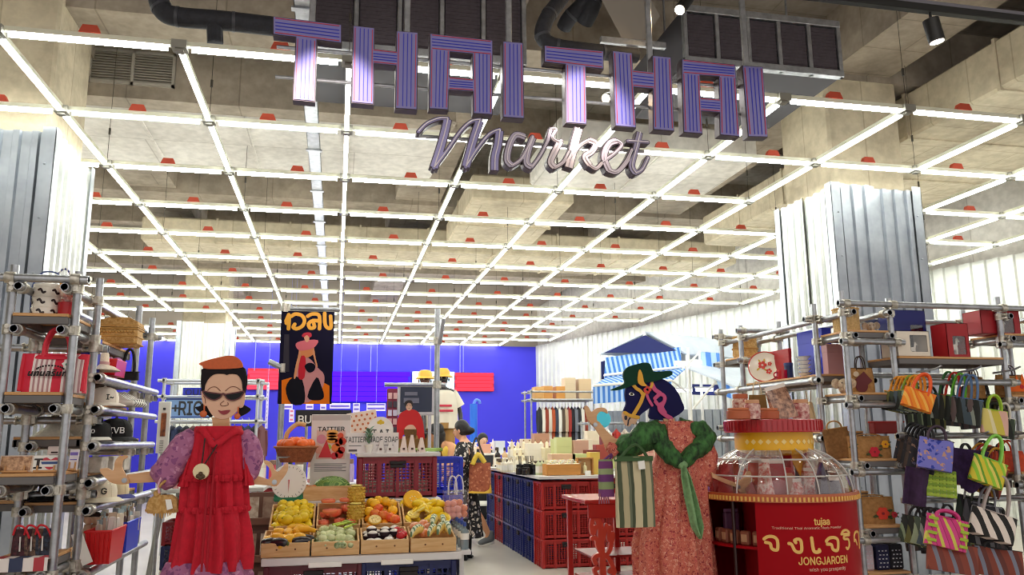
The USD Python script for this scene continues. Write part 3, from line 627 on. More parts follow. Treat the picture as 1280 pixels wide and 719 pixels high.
def horse_toy():
    return cat([hull([(x*.2+ox, y*.1, z) for x, z, ox in ((-1, .45, 0), (1, .45, 0), (-1, .75, 0), (1, .8, 0)) for y in (-1, 1)]), hull([(.12, -.06, .6), (.12, .06, .6), (.28, -.05, .75), (.28, .05, .75), (.2, 0, 1.15), (.32, 0, 1.12)]), hull([(.18, -.05, 1.05), (.18, .05, 1.05), (.3, 0, 1.2), (.44, -.03, .95), (.44, .03, .95), (.4, 0, .9)])]
               + [tube([(x, y, .5), (x*1.05, y, .22), (x, y, 0)], [.07, .045, .05], 8) for x in (-.15, .15) for y in (-.06, .06)])
def jar(name, label, pos, r, h, m, lidm, lid=.2, neck=.85, group=None, label_m=None, cat_='jar'):
    t = T(name, label, cat_, pos, 0, group, local=True)
    t.part('body', lathe([(0, 0), (r*.92, 0), (r, h*.05), (r, h*(.9-lid)), (r*neck, h*(.97-lid)), (r*neck, h*(1-lid)), (0, h*(1-lid))], 16), m)
    t.part('lid', lathe([(0, h*(1-lid)), (r*neck*1.06, h*(1-lid)), (r*neck*1.06, h*.98), (r*neck, h), (0, h)], 16), lidm)
    if label_m: t.part('paper_label', lathe([(r*1.004, h*.15), (r*1.012, h*.16), (r*1.012, h*(.8-lid)), (r*1.004, h*(.82-lid))], 16), label_m)
    return t
def bottle_mesh(r, h): return lathe([(0, 0), (r*.9, 0), (r, h*.03), (r, h*.6), (r*.85, h*.68), (r*.35, h*.76), (r*.35, h*.84), (0, h*.84)], 14), lathe([(0, h*.84), (r*.42, h*.84), (r*.42, h*.95), (r*.3, h), (0, h)], 10)
def plastic_crate(label, w, d, h, col, pos, rz=0, group=None, name='plastic_crate', nx=14, nz=8, local=True):
    """latticed harvest crate: open walls of crossing ribs, rim, base band, hand grips"""
    t = T(name, label, 'crate', pos, rz, group, local=True); m = mat(col, .42, rnd=.06); a, b = w/2, d/2; k = .008
    body = [box(-a, a, -b, b, 0, .012)]
    def wall(length, n, place):
        z0, z1 = h*.14, h*.84; ms = [box(-length/2, length/2, 0, k, 0, z0), box(-length/2, length/2, 0, k, z1, h)]
        ms += [box(-length/2, length/2, .001, k-.001, z0+(z1-z0)*j/nz-.0035, z0+(z1-z0)*j/nz+.0035) for j in range(1, nz)]
        ms += [box(-length/2+length*j/n-.004, -length/2+length*j/n+.004, 0, k, z0, z1) for j in range(1, n)]
        ms += [box(-length/2+length*j/4-.011, -length/2+length*j/4+.011, -.008, k, 0, h) for j in (1, 2, 3)]
        return [place(q) for q in ms]
    body += wall(w, nx, lambda q: mv(q, 0, -b)) + wall(w, nx, lambda q: mv(rot(q, 180), 0, b))
    ny = max(4, int(nx*d/w)); body += wall(d, ny, lambda q: mv(rot(q, -90), -a)) + wall(d, ny, lambda q: mv(rot(q, 90), a))
    t.part('lattice_body', body, m, smooth=False)
    rim = [box(-a-.012, a+.012, s*b-.012 if s > 0 else -b-.012, s*b+.012 if s > 0 else -b+.012, h-.022, h) for s in (-1, 1)] + [box(s*a-.012, s*a+.012, -b, b, h-.022, h) for s in (-1, 1)]
    t.part('rim', rim, m, smooth=False)
    t.part('corner_post', [bbox(sx*a-.018, sx*a+.018, sy*b-.018, sy*b+.018, 0, h, .006) for sx in (-1, 1) for sy in (-1, 1)], m, smooth=False)
    t.part('hand_grip', [cat([bbox(-.06, .06, s*(b+.006)-.008, s*(b+.006)+.008, h*.82, h*.9, .003), bbox(-.055, .055, s*(b+.007)-.009, s*(b+.007)+.009, h*.74, h*.815, .002)]) for s in (-1, 1)], mat('#1a1014', .6), smooth=False)
    return t

# ================================================================ GOODS ON THE LEFT RACK
enamel = mat('#efe9de', .2, coat=.5); navy = mat('#1c2a6e', .5)
p = atY(57, 394, 5.33); t = T('enamel_food_carrier', 'white enamel tiffin carrier with dark swirls on the top left shelf', 'food carrier', (p[0], p[1], LFZ[0]), local=True)
for k in range(3):
    z = k*.062; tn = t.part('stacked_tin', lathe([(0, z), (.078, z), (.08, z+.005), (.08, z+.05), (.083, z+.056), (.08, z+.062), (0, z+.062)], 28), enamel)
    for a in (-150, -95, -40):
        sw = plate(LineString(spline([(-.018, .006), (-.008, .011), (.0, .0), (.008, -.011), (.018, -.006)], 4)).buffer(.006), .004, -.082); t.part('swirl', mv(rot(mv(sw, 0, 0, z+.03), a+90), 0, 0, 0), mat('#2b1a1c', .4), parent=tn)
t.part('lid', lathe([(0, .186), (.082, .186), (.08, .2), (.05, .212), (.012, .216), (.014, .235), (0, .238)], 28), enamel)
t.part('wire_handle', tube(spline([(-.085, 0, .02), (-.088, 0, .19), (-.05, 0, .27), (.0, -.01, .285), (.05, 0, .27), (.088, 0, .19), (.085, 0, .02)], 5), .005, 6), mat('#3b4c86', .4))
p = atY(84, 394, 5.3); t = T('gift_hamper', 'red and clear gift tub with yellow contents beside the tiffin carrier', 'gift tub', (p[0], p[1], LFZ[0]), local=True)
t.part('red_tub', lathe([(0, 0), (.05, 0), (.056, .09), (.05, .092), (0, .06)], 18), mat('#b01420', .35)); t.part('clear_cover', lathe([(.053, .092), (.056, .15), (.045, .19), (.02, .205), (0, .206)], 18), pane_mat((1, .95, .93)))
t.part('sweets', [mv(ball(.022, 1), .032*math.cos(k*2.3), .032*math.sin(k*1.7), .1+.02*(k % 4)) for k in range(16)], mat('#d5443c', .5, col2='#f0dccb', scale=30.)); t.part('yellow_bow', [mv(ball(.034, 1, (1, .6, .9)), sx*.02, -.01, .205) for sx in (-1, 1)], mat('#eda417', .6))
p = atY(105, 352, 5.45)
t = T('blue_ribbon_bag', 'small bag with blue and white rope handles behind the tiffin carrier', 'bag', (atY(76, 390, 5.5)[0], 5.5, LFZ[0]), local=True)
t.part('body', soft_bag(.15, .17, .05), mat('#d9d4cf', .8)); t.part('handle', strap(.05, .17, .17, .0, .006), bands([('#2a3a86', 1), ('#e9e6e6', 1)], .02, 'x', .7))
# big red striped shopper
pl = atY(22, 489, 5.2); pr_ = atY(102, 489, 5.2); w = pr_[0]-pl[0]; h = atY(60, 442, 5.2)[2]-LFZ[1]
def rs_extra(t, b, o):
    sc_ = w*.62/100
    ps = unary_union([Polygon(q[0], q[1:]).buffer(0) for q in BAGTXT]); ps = affinity.translate(affinity.skew(affinity.scale(ps, sc_, sc_*1.1, origin=(0, 0)), 14), -w*.36, h*.42)
    t.part('lettering', plate(ps, .003, -.075), mat('#1c1416', .7), parent=b, smooth=False)
    arc = [((math.cos(a)*.075-.01), h*.57+.028*math.sin(a)) for a in np.linspace(math.pi*.9, math.pi*.1, 12)]
    t.part('small_arched_lettering', plate(unary_union([Point(x, z).buffer(.0052) for x, z in arc]), .003, -.068), mat('#1c1416', .7), parent=b, smooth=False)
    tag_ = plate(affinity.rotate(sbox(-.022, -.022, .022, .022), 35), .004, -.078); t.part('price_tag', mv(tag_, w*.24, 0, h*.72), white, parent=b, smooth=False); t.part('tag_leaf', mv(plate(Point(0, 0).buffer(.009), .002, -.08), w*.24, 0, h*.72), mat('#2c8a63', .6), parent=b, smooth=False)
    t.part('red_border', cat([mv(soft_bag(w*1.005, h*.14, .07, .0), 0, 0, h*.87)] + [tube([(s*w*.495, -.05, .01), (s*w*.497, -.04, h*.5), (s*w*.5, -.012, h)], .014, 6) for s in (-1, 1)]), mat('#d8283f', .7), parent=b)
BAGTXT = [[[[94,16],[94,18],[96,18],[100,18],[100,15],[98,15],[97,15],[97,14],[94,13],[94,14]]],[[[87,12],[90,12],[90,11],[91,11],[92,12],[93,13],[97,12],[98,11],[99,10],[99,0],[95,0],[95,8],[94,8],[94,9],[92,9],[91,7],[91,0],[87,0]]],[[[72,3],[72,12],[76,12],[76,5],[76,4],[77,4],[78,4],[79,5],[79,12],[84,12],[84,0],[80,0],[80,2],[80,2],[80,1],[78,0],[74,0],[72,1]]],[[[58,1],[60,4],[61,4],[64,3],[64,3],[65,4],[64,4],[61,6],[59,7],[59,10],[59,11],[60,12],[62,13],[67,13],[68,12],[68,9],[66,10],[64,10],[63,9],[64,8],[65,8],[68,7],[69,6],[69,3],[69,1],[66,0],[61,0],[59,1]]],[[[58,16],[59,16],[60,17],[69,17],[69,14],[58,14]]],[[[45,2],[45,5],[46,7],[48,7],[51,8],[52,8],[52,9],[51,9],[49,9],[46,8],[46,12],[46,12],[48,13],[53,13],[55,12],[56,11],[57,9],[57,0],[52,0],[52,5],[50,4],[49,4],[49,3],[51,2],[51,1],[51,0],[51,0],[47,0],[47,0],[45,1]]],[[[30,12],[34,12],[34,5],[35,4],[35,4],[36,4],[38,4],[38,6],[38,12],[42,12],[42,0],[39,0],[39,2],[37,0],[36,0],[33,0],[31,1],[30,3]]],[[[15,12],[19,12],[19,11],[19,11],[21,12],[22,13],[25,12],[27,11],[27,10],[27,0],[23,0],[23,8],[23,8],[22,9],[21,9],[20,7],[20,0],[15,0]]],[[[0,3],[0,12],[4,12],[4,5],[4,4],[5,4],[7,4],[8,5],[8,12],[12,12],[12,0],[9,0],[8,2],[8,2],[8,1],[6,0],[3,0],[1,1]]]]
tote('big red and white striped shopper with black lettering on the second left shelf', ((pl[0]+pr_[0])/2, 5.27, LFZ[1]), w, h, .13, bands([('#dc2f48', 2.2), ('#f3e6e2', .6), ('#b98d90', .5), ('#f3e6e2', .6), ('#b98d90', .5), ('#f3e6e2', .6), ('#b98d90', .5), ('#f3e6e2', .6), ('#b98d90', .5), ('#f3e6e2', .5)], w*.48, 'x'), mat('#d8283f', .6), up=.155, hw=.2, r=.011, name='striped_shopper', extra=rs_extra)
wv = mat('#d8b070', .7, scale=40., col2='#b98a48', bump=.6, bscale=120.)
# wicker lidded box on the mid bay
p = atY(150, 434, 6.3)
t = T('wicker_box', 'tan woven wicker box with a humped lid on the top shelf of the left rack', 'basket', (p[0], 6.3, LMZ[0]), local=True)
t.part('body', bbox(-.13, .13, -.1, .1, 0, .135, .02), wv); t.part('lid', hull([(x, y, z) for x, z in ((-.135, .135), (.135, .135), (-.13, .175), (.13, .175), (-.06, .205), (.07, .205)) for y in (-.105, .105)]), wv)
t.part('braid_bands', [mv(tube([(x, y, z) for x, y in ((-.133, -.103), (.133, -.103), (.133, .103), (-.133, .103))], .006, 6, closed=True)) for z in (.02, .07, .125, .15)] + [mv(ball(.009, 1), -.11+.02*k, -.105, .1) for k in range(12)], mat('#c79a55', .7))
# blue box, hats and red bin behind
p = atY(113, 447, 5.75); carton('tall blue box standing behind the red striped shopper', p[0]-.04, p[0]+.05, 5.68, 5.8, LMZ[1], LMZ[1]+.22, mat('#1b2fae', .5), name='blue_box')
p = atY(122, 470, 5.72)
hat('cream sun hat with a wide floppy brim beside the red striped shopper', (atY(118, 461, 5.8)[0], 5.85, LMZ[1]+.02), '#ead9c4', .075, .09, .07, droop=.5, trim='#c99')
p = atY(137, 472, 6.15); t = T('red_bin', 'clear red plastic bin with a violet pouch on the left rack', 'bin', (p[0], 6.15, LMZ[1]), local=True)
a, b_, hh = .07, .13, .11
t.part('bin_wall', cat([hull([(sx*a*f, y, z) for f, z in ((.85, 0), (1, hh)) for y in (yy, yy+.004) for sx in (-1, 1)]) for yy in (-b_, b_-.004)] + [hull([(s*a*f+dx, y, z) for f, z in ((.85, 0), (1, hh)) for y in (-b_, b_) for dx in (0, .004)]) for s in (-1, 1)] + [box(-a*.85, a*.85, -b_, b_, 0, .004)]), mat('#d8121c', .3), smooth=False)
t.part('rim', tube([(-a, -b_, hh), (a, -b_, hh), (a, b_, hh), (-a, b_, hh)], .006, 6, closed=True), mat('#e8202a', .35)); t.part('contents', [bbox(-.05, .04, -.1, -.03, .01, .13, .02), mv(ball(.04, 2), .03, .04, .1)], mat('#7a25e0', .5, col2='#e9a8b8', scale=14.))
def blk(t, b, o): t.part('white_motif', [mv(plate(Point(0, 0).buffer(.012), .002, -.045), x, 0, o+z) for x, z in ((-.03, .05), (.02, .08), (.04, .03))], white, parent=b, smooth=False)
p = atY(155, 478, 6.52); tote('small black tote bag with tall looped handles on the left rack', (p[0]+.03, 6.5, LMZ[1]), .15, .06, .06, mat('#17161a', .8), mat('#17161a', .8), up=.17, hw=.26, r=.008)
# caps
p = atY(124, 512, 5.85); cap('white baseball cap with small dark lettering, upper cap on the left rack', (p[0], 5.95, LMZ[2]), 35, '#efe6da', None, 'I~', '#333')
p = atY(150, 505, 6.3); t = T('folded_scarf', 'black and white striped folded scarf behind the upper white cap', 'scarf', (p[0], 6.35, LMZ[2]), local=True)
t.part('upper_fold', sheet(lambda u, v: (-.12+.24*v, -.18+.34*u, .05+.028*np.sin(v*5)+.02*u), 8, 12, .03), bands([('#f0ebe4', 1.6), ('#1a191c', 1)], .07, 'y')); t.part('lower_fold', bbox(-.13, .13, -.19, .19, 0, .04, .015), bands([('#f0ebe4', 1.6), ('#1a191c', 1)], .07, 'y'))
p = atY(138, 508, 6.1); t = T('red_pouch', 'small red pouch tucked beside the striped scarf', 'pouch', (p[0]-.05, 6.12, LMZ[2]), local=True); t.part('body', bbox(-.05, .05, -.05, .05, 0, .07, .02), mat('#c8351f', .7)); t.part('flap', bbox(-.052, .052, -.054, -.02, .04, .074, .01), mat('#b82a1a', .7))
p = atY(139, 547, 6.0); cap('black baseball cap with white lettering, lower cap on the left rack', (p[0]+.02, 6.02, LMZ[3]), 18, '#121315', None, 'IVB', '#f3f3f3', s=1.15)
p = atY(117, 547, 5.75); cap('black and white cap half hidden behind a pole on the left rack', (p[0]+.02, 5.75, LMZ[3]), -10, '#17181a', '#e8e4dc', 'oo', '#eeeeee', s=.95)
p = atY(66, 545, 5.68)
LR.board(-1.95, -1.56, 5.61, 5.63, Zl(66, 546, 5.62))
zz = LMZ[3]
hat('pale grey cone-shaped hat under the red striped shopper', (atY(67, 545, 5.78)[0], 5.78, zz), '#d9d3c6', .09, .15, .05, 'cone')
hat('off-white bucket hat right behind the grey cone-shaped hat', (atY(92, 545, 5.85)[0], 5.93, zz), '#e9e2d4', .075, .09, .05)
# framed cards on the third shelf
def card(label, px0, px1, py1, Y, h, m, extra=None, name='picture_card', tilt=-12, lift=0):
    a, b = atY(px0, py1, Y), atY(px1, py1, Y); w = b[0]-a[0]
    t = Tilted(name, label, 'card', ((a[0]+b[0])/2, Y, LFZ[2]+lift), 0, 0, tilt)
    t.part('board', bbox(-w/2, w/2, 0, .008, .004, h, .003), m, smooth=False); t.part('wood_foot', bbox(-w*.42, w*.42, -.02, .035, 0, .012, .003), oak, smooth=False)
    t.part('easel_bar', [bbox(x-.004, x+.004, -.012, -.002, 0, h*.4, .001) for x in (-w*.3, w*.3)], oak, smooth=False)
    if extra: extra(t, w, h)
    return t
card('small sepia framed market photo on the third left shelf', -2, 38, 590, 5.22, .1, mat('#8a5a3c', .5, scale=38., col2='#e0b48c'), lambda t, w, h: t.part('frame_edge', [bbox(-w/2, w/2, -.004, .01, z, z+.006, .002) for z in (.006, h-.006)] + [bbox(x-.003, x+.003, -.004, .01, .006, h, .002) for x in (-w/2, w/2)], mat('#e7d2c4', .5), smooth=False))
def heart(t, w, h):
    t.part('letter', mv(sc(flat_text('I', .055, True), 1.5, 1, 1), -w*.3, -.002, h*.52), mat('#2a1c1c', .6), smooth=False)
    hp = Polygon(spline([(0, -.035), (-.045, .0), (-.043, .026), (-.022, .034), (0, .022), (.022, .034), (.043, .026), (.045, .0)], 4, True))
    for z0, z1, c in ((-.04, -.02, '#c52b3c'), (-.016, -.005, '#f6f2ee'), (-.004, .010, '#2c4a86'), (.012, .016, '#f6f2ee'), (.018, .04, '#c8364a')):
        q = hp.intersection(sbox(-1, z0, 1, z1))
        if q.area > 0: t.part('heart_band', mv(plate(q, .003, -.003), w*.13, 0, h*.52), mat(c, .5), smooth=False)
card('white card reading I beside a red, white and blue heart', 39, 74, 590, 5.2, .1, white, heart)
card('white leaflet with a purple strip behind the shelf pole', 84, 96, 585, 5.45, .13, mat('#eee9f2', .5), lambda t, w, h: t.part('print', [box(-w*.4, w*.4, -.003, 0, h*.72, h*.86), box(-w*.35, w*.35, -.003, 0, h*.5, h*.54)], mat('#8470c8', .5), smooth=False))
card('pink-white printed card standing behind the heart card', 56, 74, 578, 5.42, .15, mat('#e8d9d6', .5), lambda t, w, h: t.part('sketch', [box(-w*.3, w*.3, -.003, 0, h*.62, h*.66), box(-w*.22, w*.25, -.003, 0, h*.72, h*.78)], mat('#3a2a2a', .6), smooth=False))
for k, (px, wd_) in enumerate(((118, .09), (133, .08), (147, .09))):
    p = atY(px, 588, 5.9+.22*k); carton(['pale grey box with small print, nearest of the row above the white G cap', 'middle pale box of the row above the white G cap', 'pale box at the far end of the row above the white G cap'][k], p[0]-.06, p[0]+.06, p[1]-.08, p[1]+.08, LMZ[4], LMZ[4]+.1, mat('#d9d3c8', .6, scale=20., col2='#b9b2a6'))
# G cap, black hats
p = atY(119, 612, 5.85); cap('cream baseball cap with a dark letter G next to the wooden hand', (p[0]+.02, 5.9, LMZ[5]), 25, '#efe5cf', None, 'G', '#2a2420', s=1.12)
p = atY(136, 600, 6.1); cap('cream and blue cap just behind the G cap', (p[0]+.02, 6.2, LMZ[5]), 30, '#e6d3ac', '#3b3f8e', s=1.0)
p = atY(60, 622, 5.7); zb = Zl(60, 624, 5.7); LR.board(-2.3, -1.9, 5.62, 5.9, zb)
hat('black felt hat with a wide brim under the heart card', (p[0]+.02, 5.74, zb), '#0e0d10', .09, .1, .09, droop=.3)
# pouches with red ties, checked runner
p = atY(38, 695, 5.25)
for k, (px, c) in enumerate(((22, '#5a2a34'), (36, '#8a6a58'), (50, '#3d4a5e'))):
    q = atY(px, 693, 5.25); t = T('zip_pouch', ['dark red printed pouch with a red cord, leftmost on the lowest left shelf', 'tan printed pouch with a red cord, middle one on the lowest left shelf', 'blue-grey pouch with a red cord, rightmost on the lowest left shelf'][k], 'pouch', (q[0], 5.3, LFZ[3]), local=True)
    t.part('body', soft_bag(.1, .15, .05), mat(c, .7, scale=40., col2='#20161a')); t.part('red_cord', tube(spline([(-.04, -.03, .12), (-.02, -.045, .17), (.02, -.045, .16), (.05, -.04, .1)], 4), .006, 6), mat('#cf1f2e', .6)); t.part('white_tie', tube([(0, -.035, .11), (.005, -.04, .03)], .004, 5), white)
one('table_runner', cat([sheet(lambda u, v: (-2.2+.66*u, 5.115-.004+0*u, LFZ[3]-.06*v+.012*(v < .1)), 40, 3, .003), sheet(lambda u, v: (-2.2+.66*u, 5.115+.18*v, LFZ[3]+.002+0*u), 30, 3, .003)]), bands([('#b8404a', 1), ('#efe6e2', 1), ('#39415e', 1.3), ('#efe6e2', 1)], .23, 'x'), 'checked red white and navy cloth runner over the lowest left shelf edge', 'cloth')
# bins on the lowest mid shelf
def bin_(label, px0, px1, Y0, Y1, z, h, col, name='plastic_bin'):
    x0, x1 = atY(px0, 690, Y0)[0], atY(px1, 690, Y0)[0]; cx_, cy_ = (x0+x1)/2, (Y0+Y1)/2; a, b = (x1-x0)/2, (Y1-Y0)/2
    t = T(name, label, 'bin', (cx_, cy_, z), local=True); m = mat(col, .4); ms = []
    for s in (-1, 1):
        ms += [hull([(sx*a*f, s*b*f+dy, zz) for f, zz in ((.86, 0), (1, h)) for sx in (-1, 1) for dy in (0, .005)]), hull([(s*a*f+dx, sy*b*f, zz) for f, zz in ((.86, 0), (1, h)) for sy in (-1, 1) for dx in (0, .005)])]
    t.part('bin_wall', ms+[box(-a*.86, a*.86, -b*.86, b*.86, 0, .006)], m, smooth=False); t.part('rim', tube([(-a, -b, h), (a, -b, h), (a, b, h), (-a, b, h)], .008, 6, closed=True), m)
    t.part('ribs', [tube([(x*.87, -b*.87-.004, .01), (x, -b-.004, h*.95)], .004, 4) for x in np.linspace(-a*.9, a*.9, 6)], m); return t, a, b
zL = LMZ[6]
bt, a_, b_ = bin_('red plastic bin of wrapped souvenirs under the G cap', 104, 137, 5.68, 6.05, zL, .2, '#d81a1e')
bt2, a2_, b2_ = bin_('blue plastic bin of wrapped souvenirs beside the red one', 136, 156, 6.2, 6.6, zL, .2, '#1c3fd0')
for q, (tt, aa, bb) in enumerate(((bt, a_, b_), (bt2, a2_, b2_))):
    r_ = random.Random(q)
    for k in range(14):
        x, y = tt.loc[0]+r_.uniform(-.8, .8)*aa, tt.loc[1]+r_.uniform(-.8, .8)*bb; hgt = r_.uniform(.1, .17)
        g = 'wrapped souvenirs in the red bin' if q == 0 else 'wrapped souvenirs in the blue bin'
        t = T('wrapped_souvenir', 'cellophane wrapped souvenir in the red bin' if q == 0 else 'cellophane wrapped souvenir in the blue bin', 'souvenir', (x, y, zL+.12), r_.uniform(0, 180), g, local=True)
        t.part('packet', hull([(sx*.022, sy*.008, z) for sx in (-1, 1) for sy in (-1, 1) for z in (0, hgt)] + [(0, 0, hgt+.01)]), mat(r_.choice(['#e8dccb', '#cfc8c2', '#b9a08c', '#8c6a58', '#ded6d2']), .4, coat=.6)); t.part('header', bbox(-.022, .022, -.003, .003, hgt, hgt+.03, .001), mat(r_.choice(['#e9e4dc', '#c9b39a', '#a9c0c8']), .5), smooth=False)
for k, (px, py, c) in enumerate(((113, 650, '#d9b9a2'), (122, 646, '#b98d76'), (132, 645, '#3f5f92'))):
    p = atY(px, 668, 6.3); t = T('cloth_doll', ['pink cloth doll standing behind the red bin, nearest of the three', 'brown cloth doll standing behind the red bin', 'blue cloth doll standing behind the red bin'][k], 'doll', (p[0]+.02, 6.15-.0*k, zL), local=True)
    t.part('body', lathe([(0, 0), (.035, 0), (.04, .1), (.025, .2), (0, .22)], 12), mat(c, .8)); t.part('head', mv(ball(.035, 2), 0, 0, .24), mat('#e4c4aa', .7)); t.part('hair', mv(ball(.037, 2, (1, 1, .8)), 0, .006, .255), mat('#2c1e1a', .8))
one('white_brochure', xform(sheet(lambda u, v: (-.03+.06*v, .0*u+.02*np.sin(u*2), .2*u), 8, 4, .004), (atY(112, 690, 5.62)[0], 5.6, zL+.02), 20, -22), white, 'curled white brochure leaning out in front of the red bin', 'brochure')
one('pink_ribbon', tube(spline([(atY(100, 680, 5.62)[0], 5.62, zL-.02), (atY(106, 700, 5.6)[0], 5.6, zL-.12), (atY(106, 720, 5.58)[0], 5.58, zL-.3)], 5), .012, 6), mat('#e8748c', .6), 'pink ribbon hanging below the red bin', 'ribbon')

# ================================================================ CUT-OUT FIGURES DRESSED IN CLOTHES
ply = mat('#dcae84', .6, scale=5., col2='#cf9d70', stretch=(1, 1, 8)); skin = mat('#e6b898', .55)
def crop(x0, y0, k): return lambda pts: [(x0+a/k, y0+b/k) for a, b in pts]
def garment(prof, cx, Y, folds=9, amp=.02, nz=None, n=96, t=.004, seed=0, zx=None, open_top=True):
    """loft of a gathered skirt or bodice: prof rows (z, half width, half depth, fold strength, centre x)"""
    pr = np.array(prof, float); z = np.linspace(pr[0, 0], pr[-1, 0], nz or max(6, int(abs(pr[-1, 0]-pr[0, 0])/.02)))
    o = np.argsort(pr[:, 0]); f = lambda k: np.interp(z, pr[o, 0], pr[o, k]); hw, hd, am, ox = f(1), f(2), f(3), f(4)
    a = np.arange(n)*2*np.pi/n; r_ = np.random.RandomState(seed); ph = r_.uniform(0, 6.28, 4)
    v = []
    for i in range(len(z)):
        w = am[i]*amp*(np.sin(folds*a+ph[0]+.5*np.sin(a*2+z[i]*3))+.55*np.sin(folds*1.7*a+ph[1]+z[i]*4)+.35*np.sin(folds*.45*a+ph[2]))
        v.append(np.c_[ox[i]+cx+(hw[i]+w)*np.cos(a), Y+(hd[i]+w)*np.sin(a), np.full(n, z[i])])
    inner = [q.copy() for q in v[::-1]]
    for q in inner: c = q.mean(0); q[:, :2] = c[:2]+(q[:, :2]-c[:2])*(1-t/np.maximum(np.linalg.norm(q[:, :2]-c[:2], axis=1, keepdims=True), .01))
    v = np.vstack(v+inner); N = len(z)*2; f_ = []
    for i in range(N):
        j = (i+1) % N
        for k in range(n):
            l = (k+1) % n; f_ += [(i*n+k, i*n+l, j*n+l), (i*n+k, j*n+l, j*n+k)]
    m = trimesh.Trimesh(v, f_, process=False)
    if m.volume < 0: m.invert()
    return m
def limb(path, radii, wr=.0, seed=0, n=20, flat=1.):
    """cloth sleeve with gathers"""
    p = spline(path, 8); r = np.interp(np.linspace(0, 1, len(p)), np.linspace(0, 1, len(radii)), radii)
    m = tube(p, r, n); 
    if wr:
        nz_ = meshkit.fbm(np.array(m.vertices)*[28, 28, 18]+seed, 3, seed)-.5; c = np.array([p[np.argmin(((p-q)**2).sum(1))] for q in m.vertices]); d = np.array(m.vertices)-c; m.vertices = c+d*(1+wr*nz_[:, None]*2)
    if flat != 1: m.vertices[:, 1] = p[:, 1].mean()+(m.vertices[:, 1]-p[:, 1].mean())*flat
    return m
# ---------------------------------------------------------------- the lady
LY = 4.9
hd_ = crop(180, 440, 5.994); bd = crop(110, 520, 3.614); rb = crop(180, 560, 4.522)
P_ = lambda f, pts, Y=LY: plane(f(pts), Y)
base = atY(266, 560, LY); gx = base[0]
lady = T('cutout_lady', 'flat wooden cut-out lady with orange beret and sunglasses, dressed in a red tiered dress', 'cut-out figure', (gx, LY, 0))
sm = lambda pts, per=4: spline(pts, per, True)
head = lady.part('head_board', plate(sm(P_(hd_, [(455,290),(462,245),(490,195),(530,168),(620,168),(700,172),(732,220),(742,300),(737,350),(720,395),(700,440),(660,482),(610,502),(570,503),(520,482),(484,432),(462,380),(452,330)])), .018, LY-.004), mat('#e2b497', .5), label='pale painted wooden face')
hair = mat('#1a1418', .6, ior=1.25)
lady.part('hair', plate(Polygon(sm(P_(hd_, [(447,125),(430,165),(424,210),(427,300),(440,370),(418,403),(378,414),(400,440),(430,460),(475,474),(500,490),(560,430),(680,430),(700,490),(725,482),(775,455),(797,428),(765,405),(742,385),(760,300),(772,215),(765,160),(742,115),(600,110)]), 3)), .016, LY+.016), hair, parent=head)
lady.part('hair_front', plate(Polygon(sm(P_(hd_, [(446,124),(432,165),(428,215),(432,285),(452,300),(460,250),(492,195),(535,166),(590,160),(622,174),(655,160),(700,172),(733,220),(741,290),(757,305),(768,220),(764,160),(742,114),(600,112)]), 3)), .006, LY-.010), hair, parent=head)
lady.part('beret', plate(Polygon(sm(P_(hd_, [(414,90),(480,64),(560,44),(632,31),(682,35),(716,56),(736,82),(743,112),(722,122),(650,128),(540,131),(452,126),(440,108)]), 3)), .02, LY-.018), mat('#c65a28', .6, var=.06, scale=60.), parent=head, label='burnt orange flat beret')
for s, pts in enumerate(([(432,295),(450,320),(462,370),(468,402),(455,404),(440,380),(432,330)], [(741,318),(756,308),(756,360),(745,405),(728,420),(716,414),(728,370)])): lady.part('ear', plate(sm(P_(hd_, pts)), .012, LY-.006), mat('#dfae90', .5), parent=head)
for pts in ([(443,294),(500,304),(578,314),(586,326),(570,346),(530,363),(490,352),(460,330)], [(608,320),(690,305),(752,294),(742,322),(715,350),(670,366),(630,357),(612,337)]):
    fr = Polygon(sm(P_(hd_, pts))); lady.part('sunglass_frame', plate(fr.buffer(.002), .008, LY-.014), mat('#5a1a1f', .3), parent=head); lady.part('dark_lens', plate(fr.buffer(-.005), .003, LY-.0165), mat('#141014', .3, ior=1.3), parent=head)
lady.part('sunglass_bridge', plate(LineString(P_(hd_, [(575,320),(595,314),(615,322)])).buffer(.005), .006, LY-.013), mat('#5a1a1f', .3), parent=head)
lady.part('lips', plate(sm(P_(hd_, [(556,437),(580,442),(602,439),(647,436),(632,459),(600,471),(574,460)])), .004, LY-.008), mat('#8f1f2c', .35), parent=head)
lady.part('drawn_lines', [plate(LineString(spline(P_(hd_, q), 4)).buffer(.0021), .003, LY-.0065) for q in ([(600,368),(578,385),(574,396),(590,406),(612,404)], [(612,404),(632,396),(628,380)], [(478,290),(502,268),(540,264),(572,292)], [(612,292),(650,264),(690,264),(722,286)], [(447,330),(458,350),(462,385)])], mat('#7a4a38', .6), parent=head)
for l_, d_, r_ in (([(456,400),(455,446)], (449,466), 23), ([(709,412),(707,462)], (702,483), 20)):
    p = P_(hd_, [d_])[0]; lady.part('earring', cat([tube([(x, LY-.02, z) for x, z in P_(hd_, l_)], .004, 6), mv(ball(r_/5.994*.0051, 2, (1, .5, 1)), p[0], LY-.022, p[1])]), mat('#d2642e', .4), parent=head)
lady.part('neck', plate(P_(hd_, [(508,490),(640,490),(642,560),(600,608),(560,612),(516,570)]), .02, LY+.0), ply)
zz = lambda y, x=266: float(atY(x, y, LY)[2]); xx = lambda x, y=600: float(atY(x, y, LY)[0])
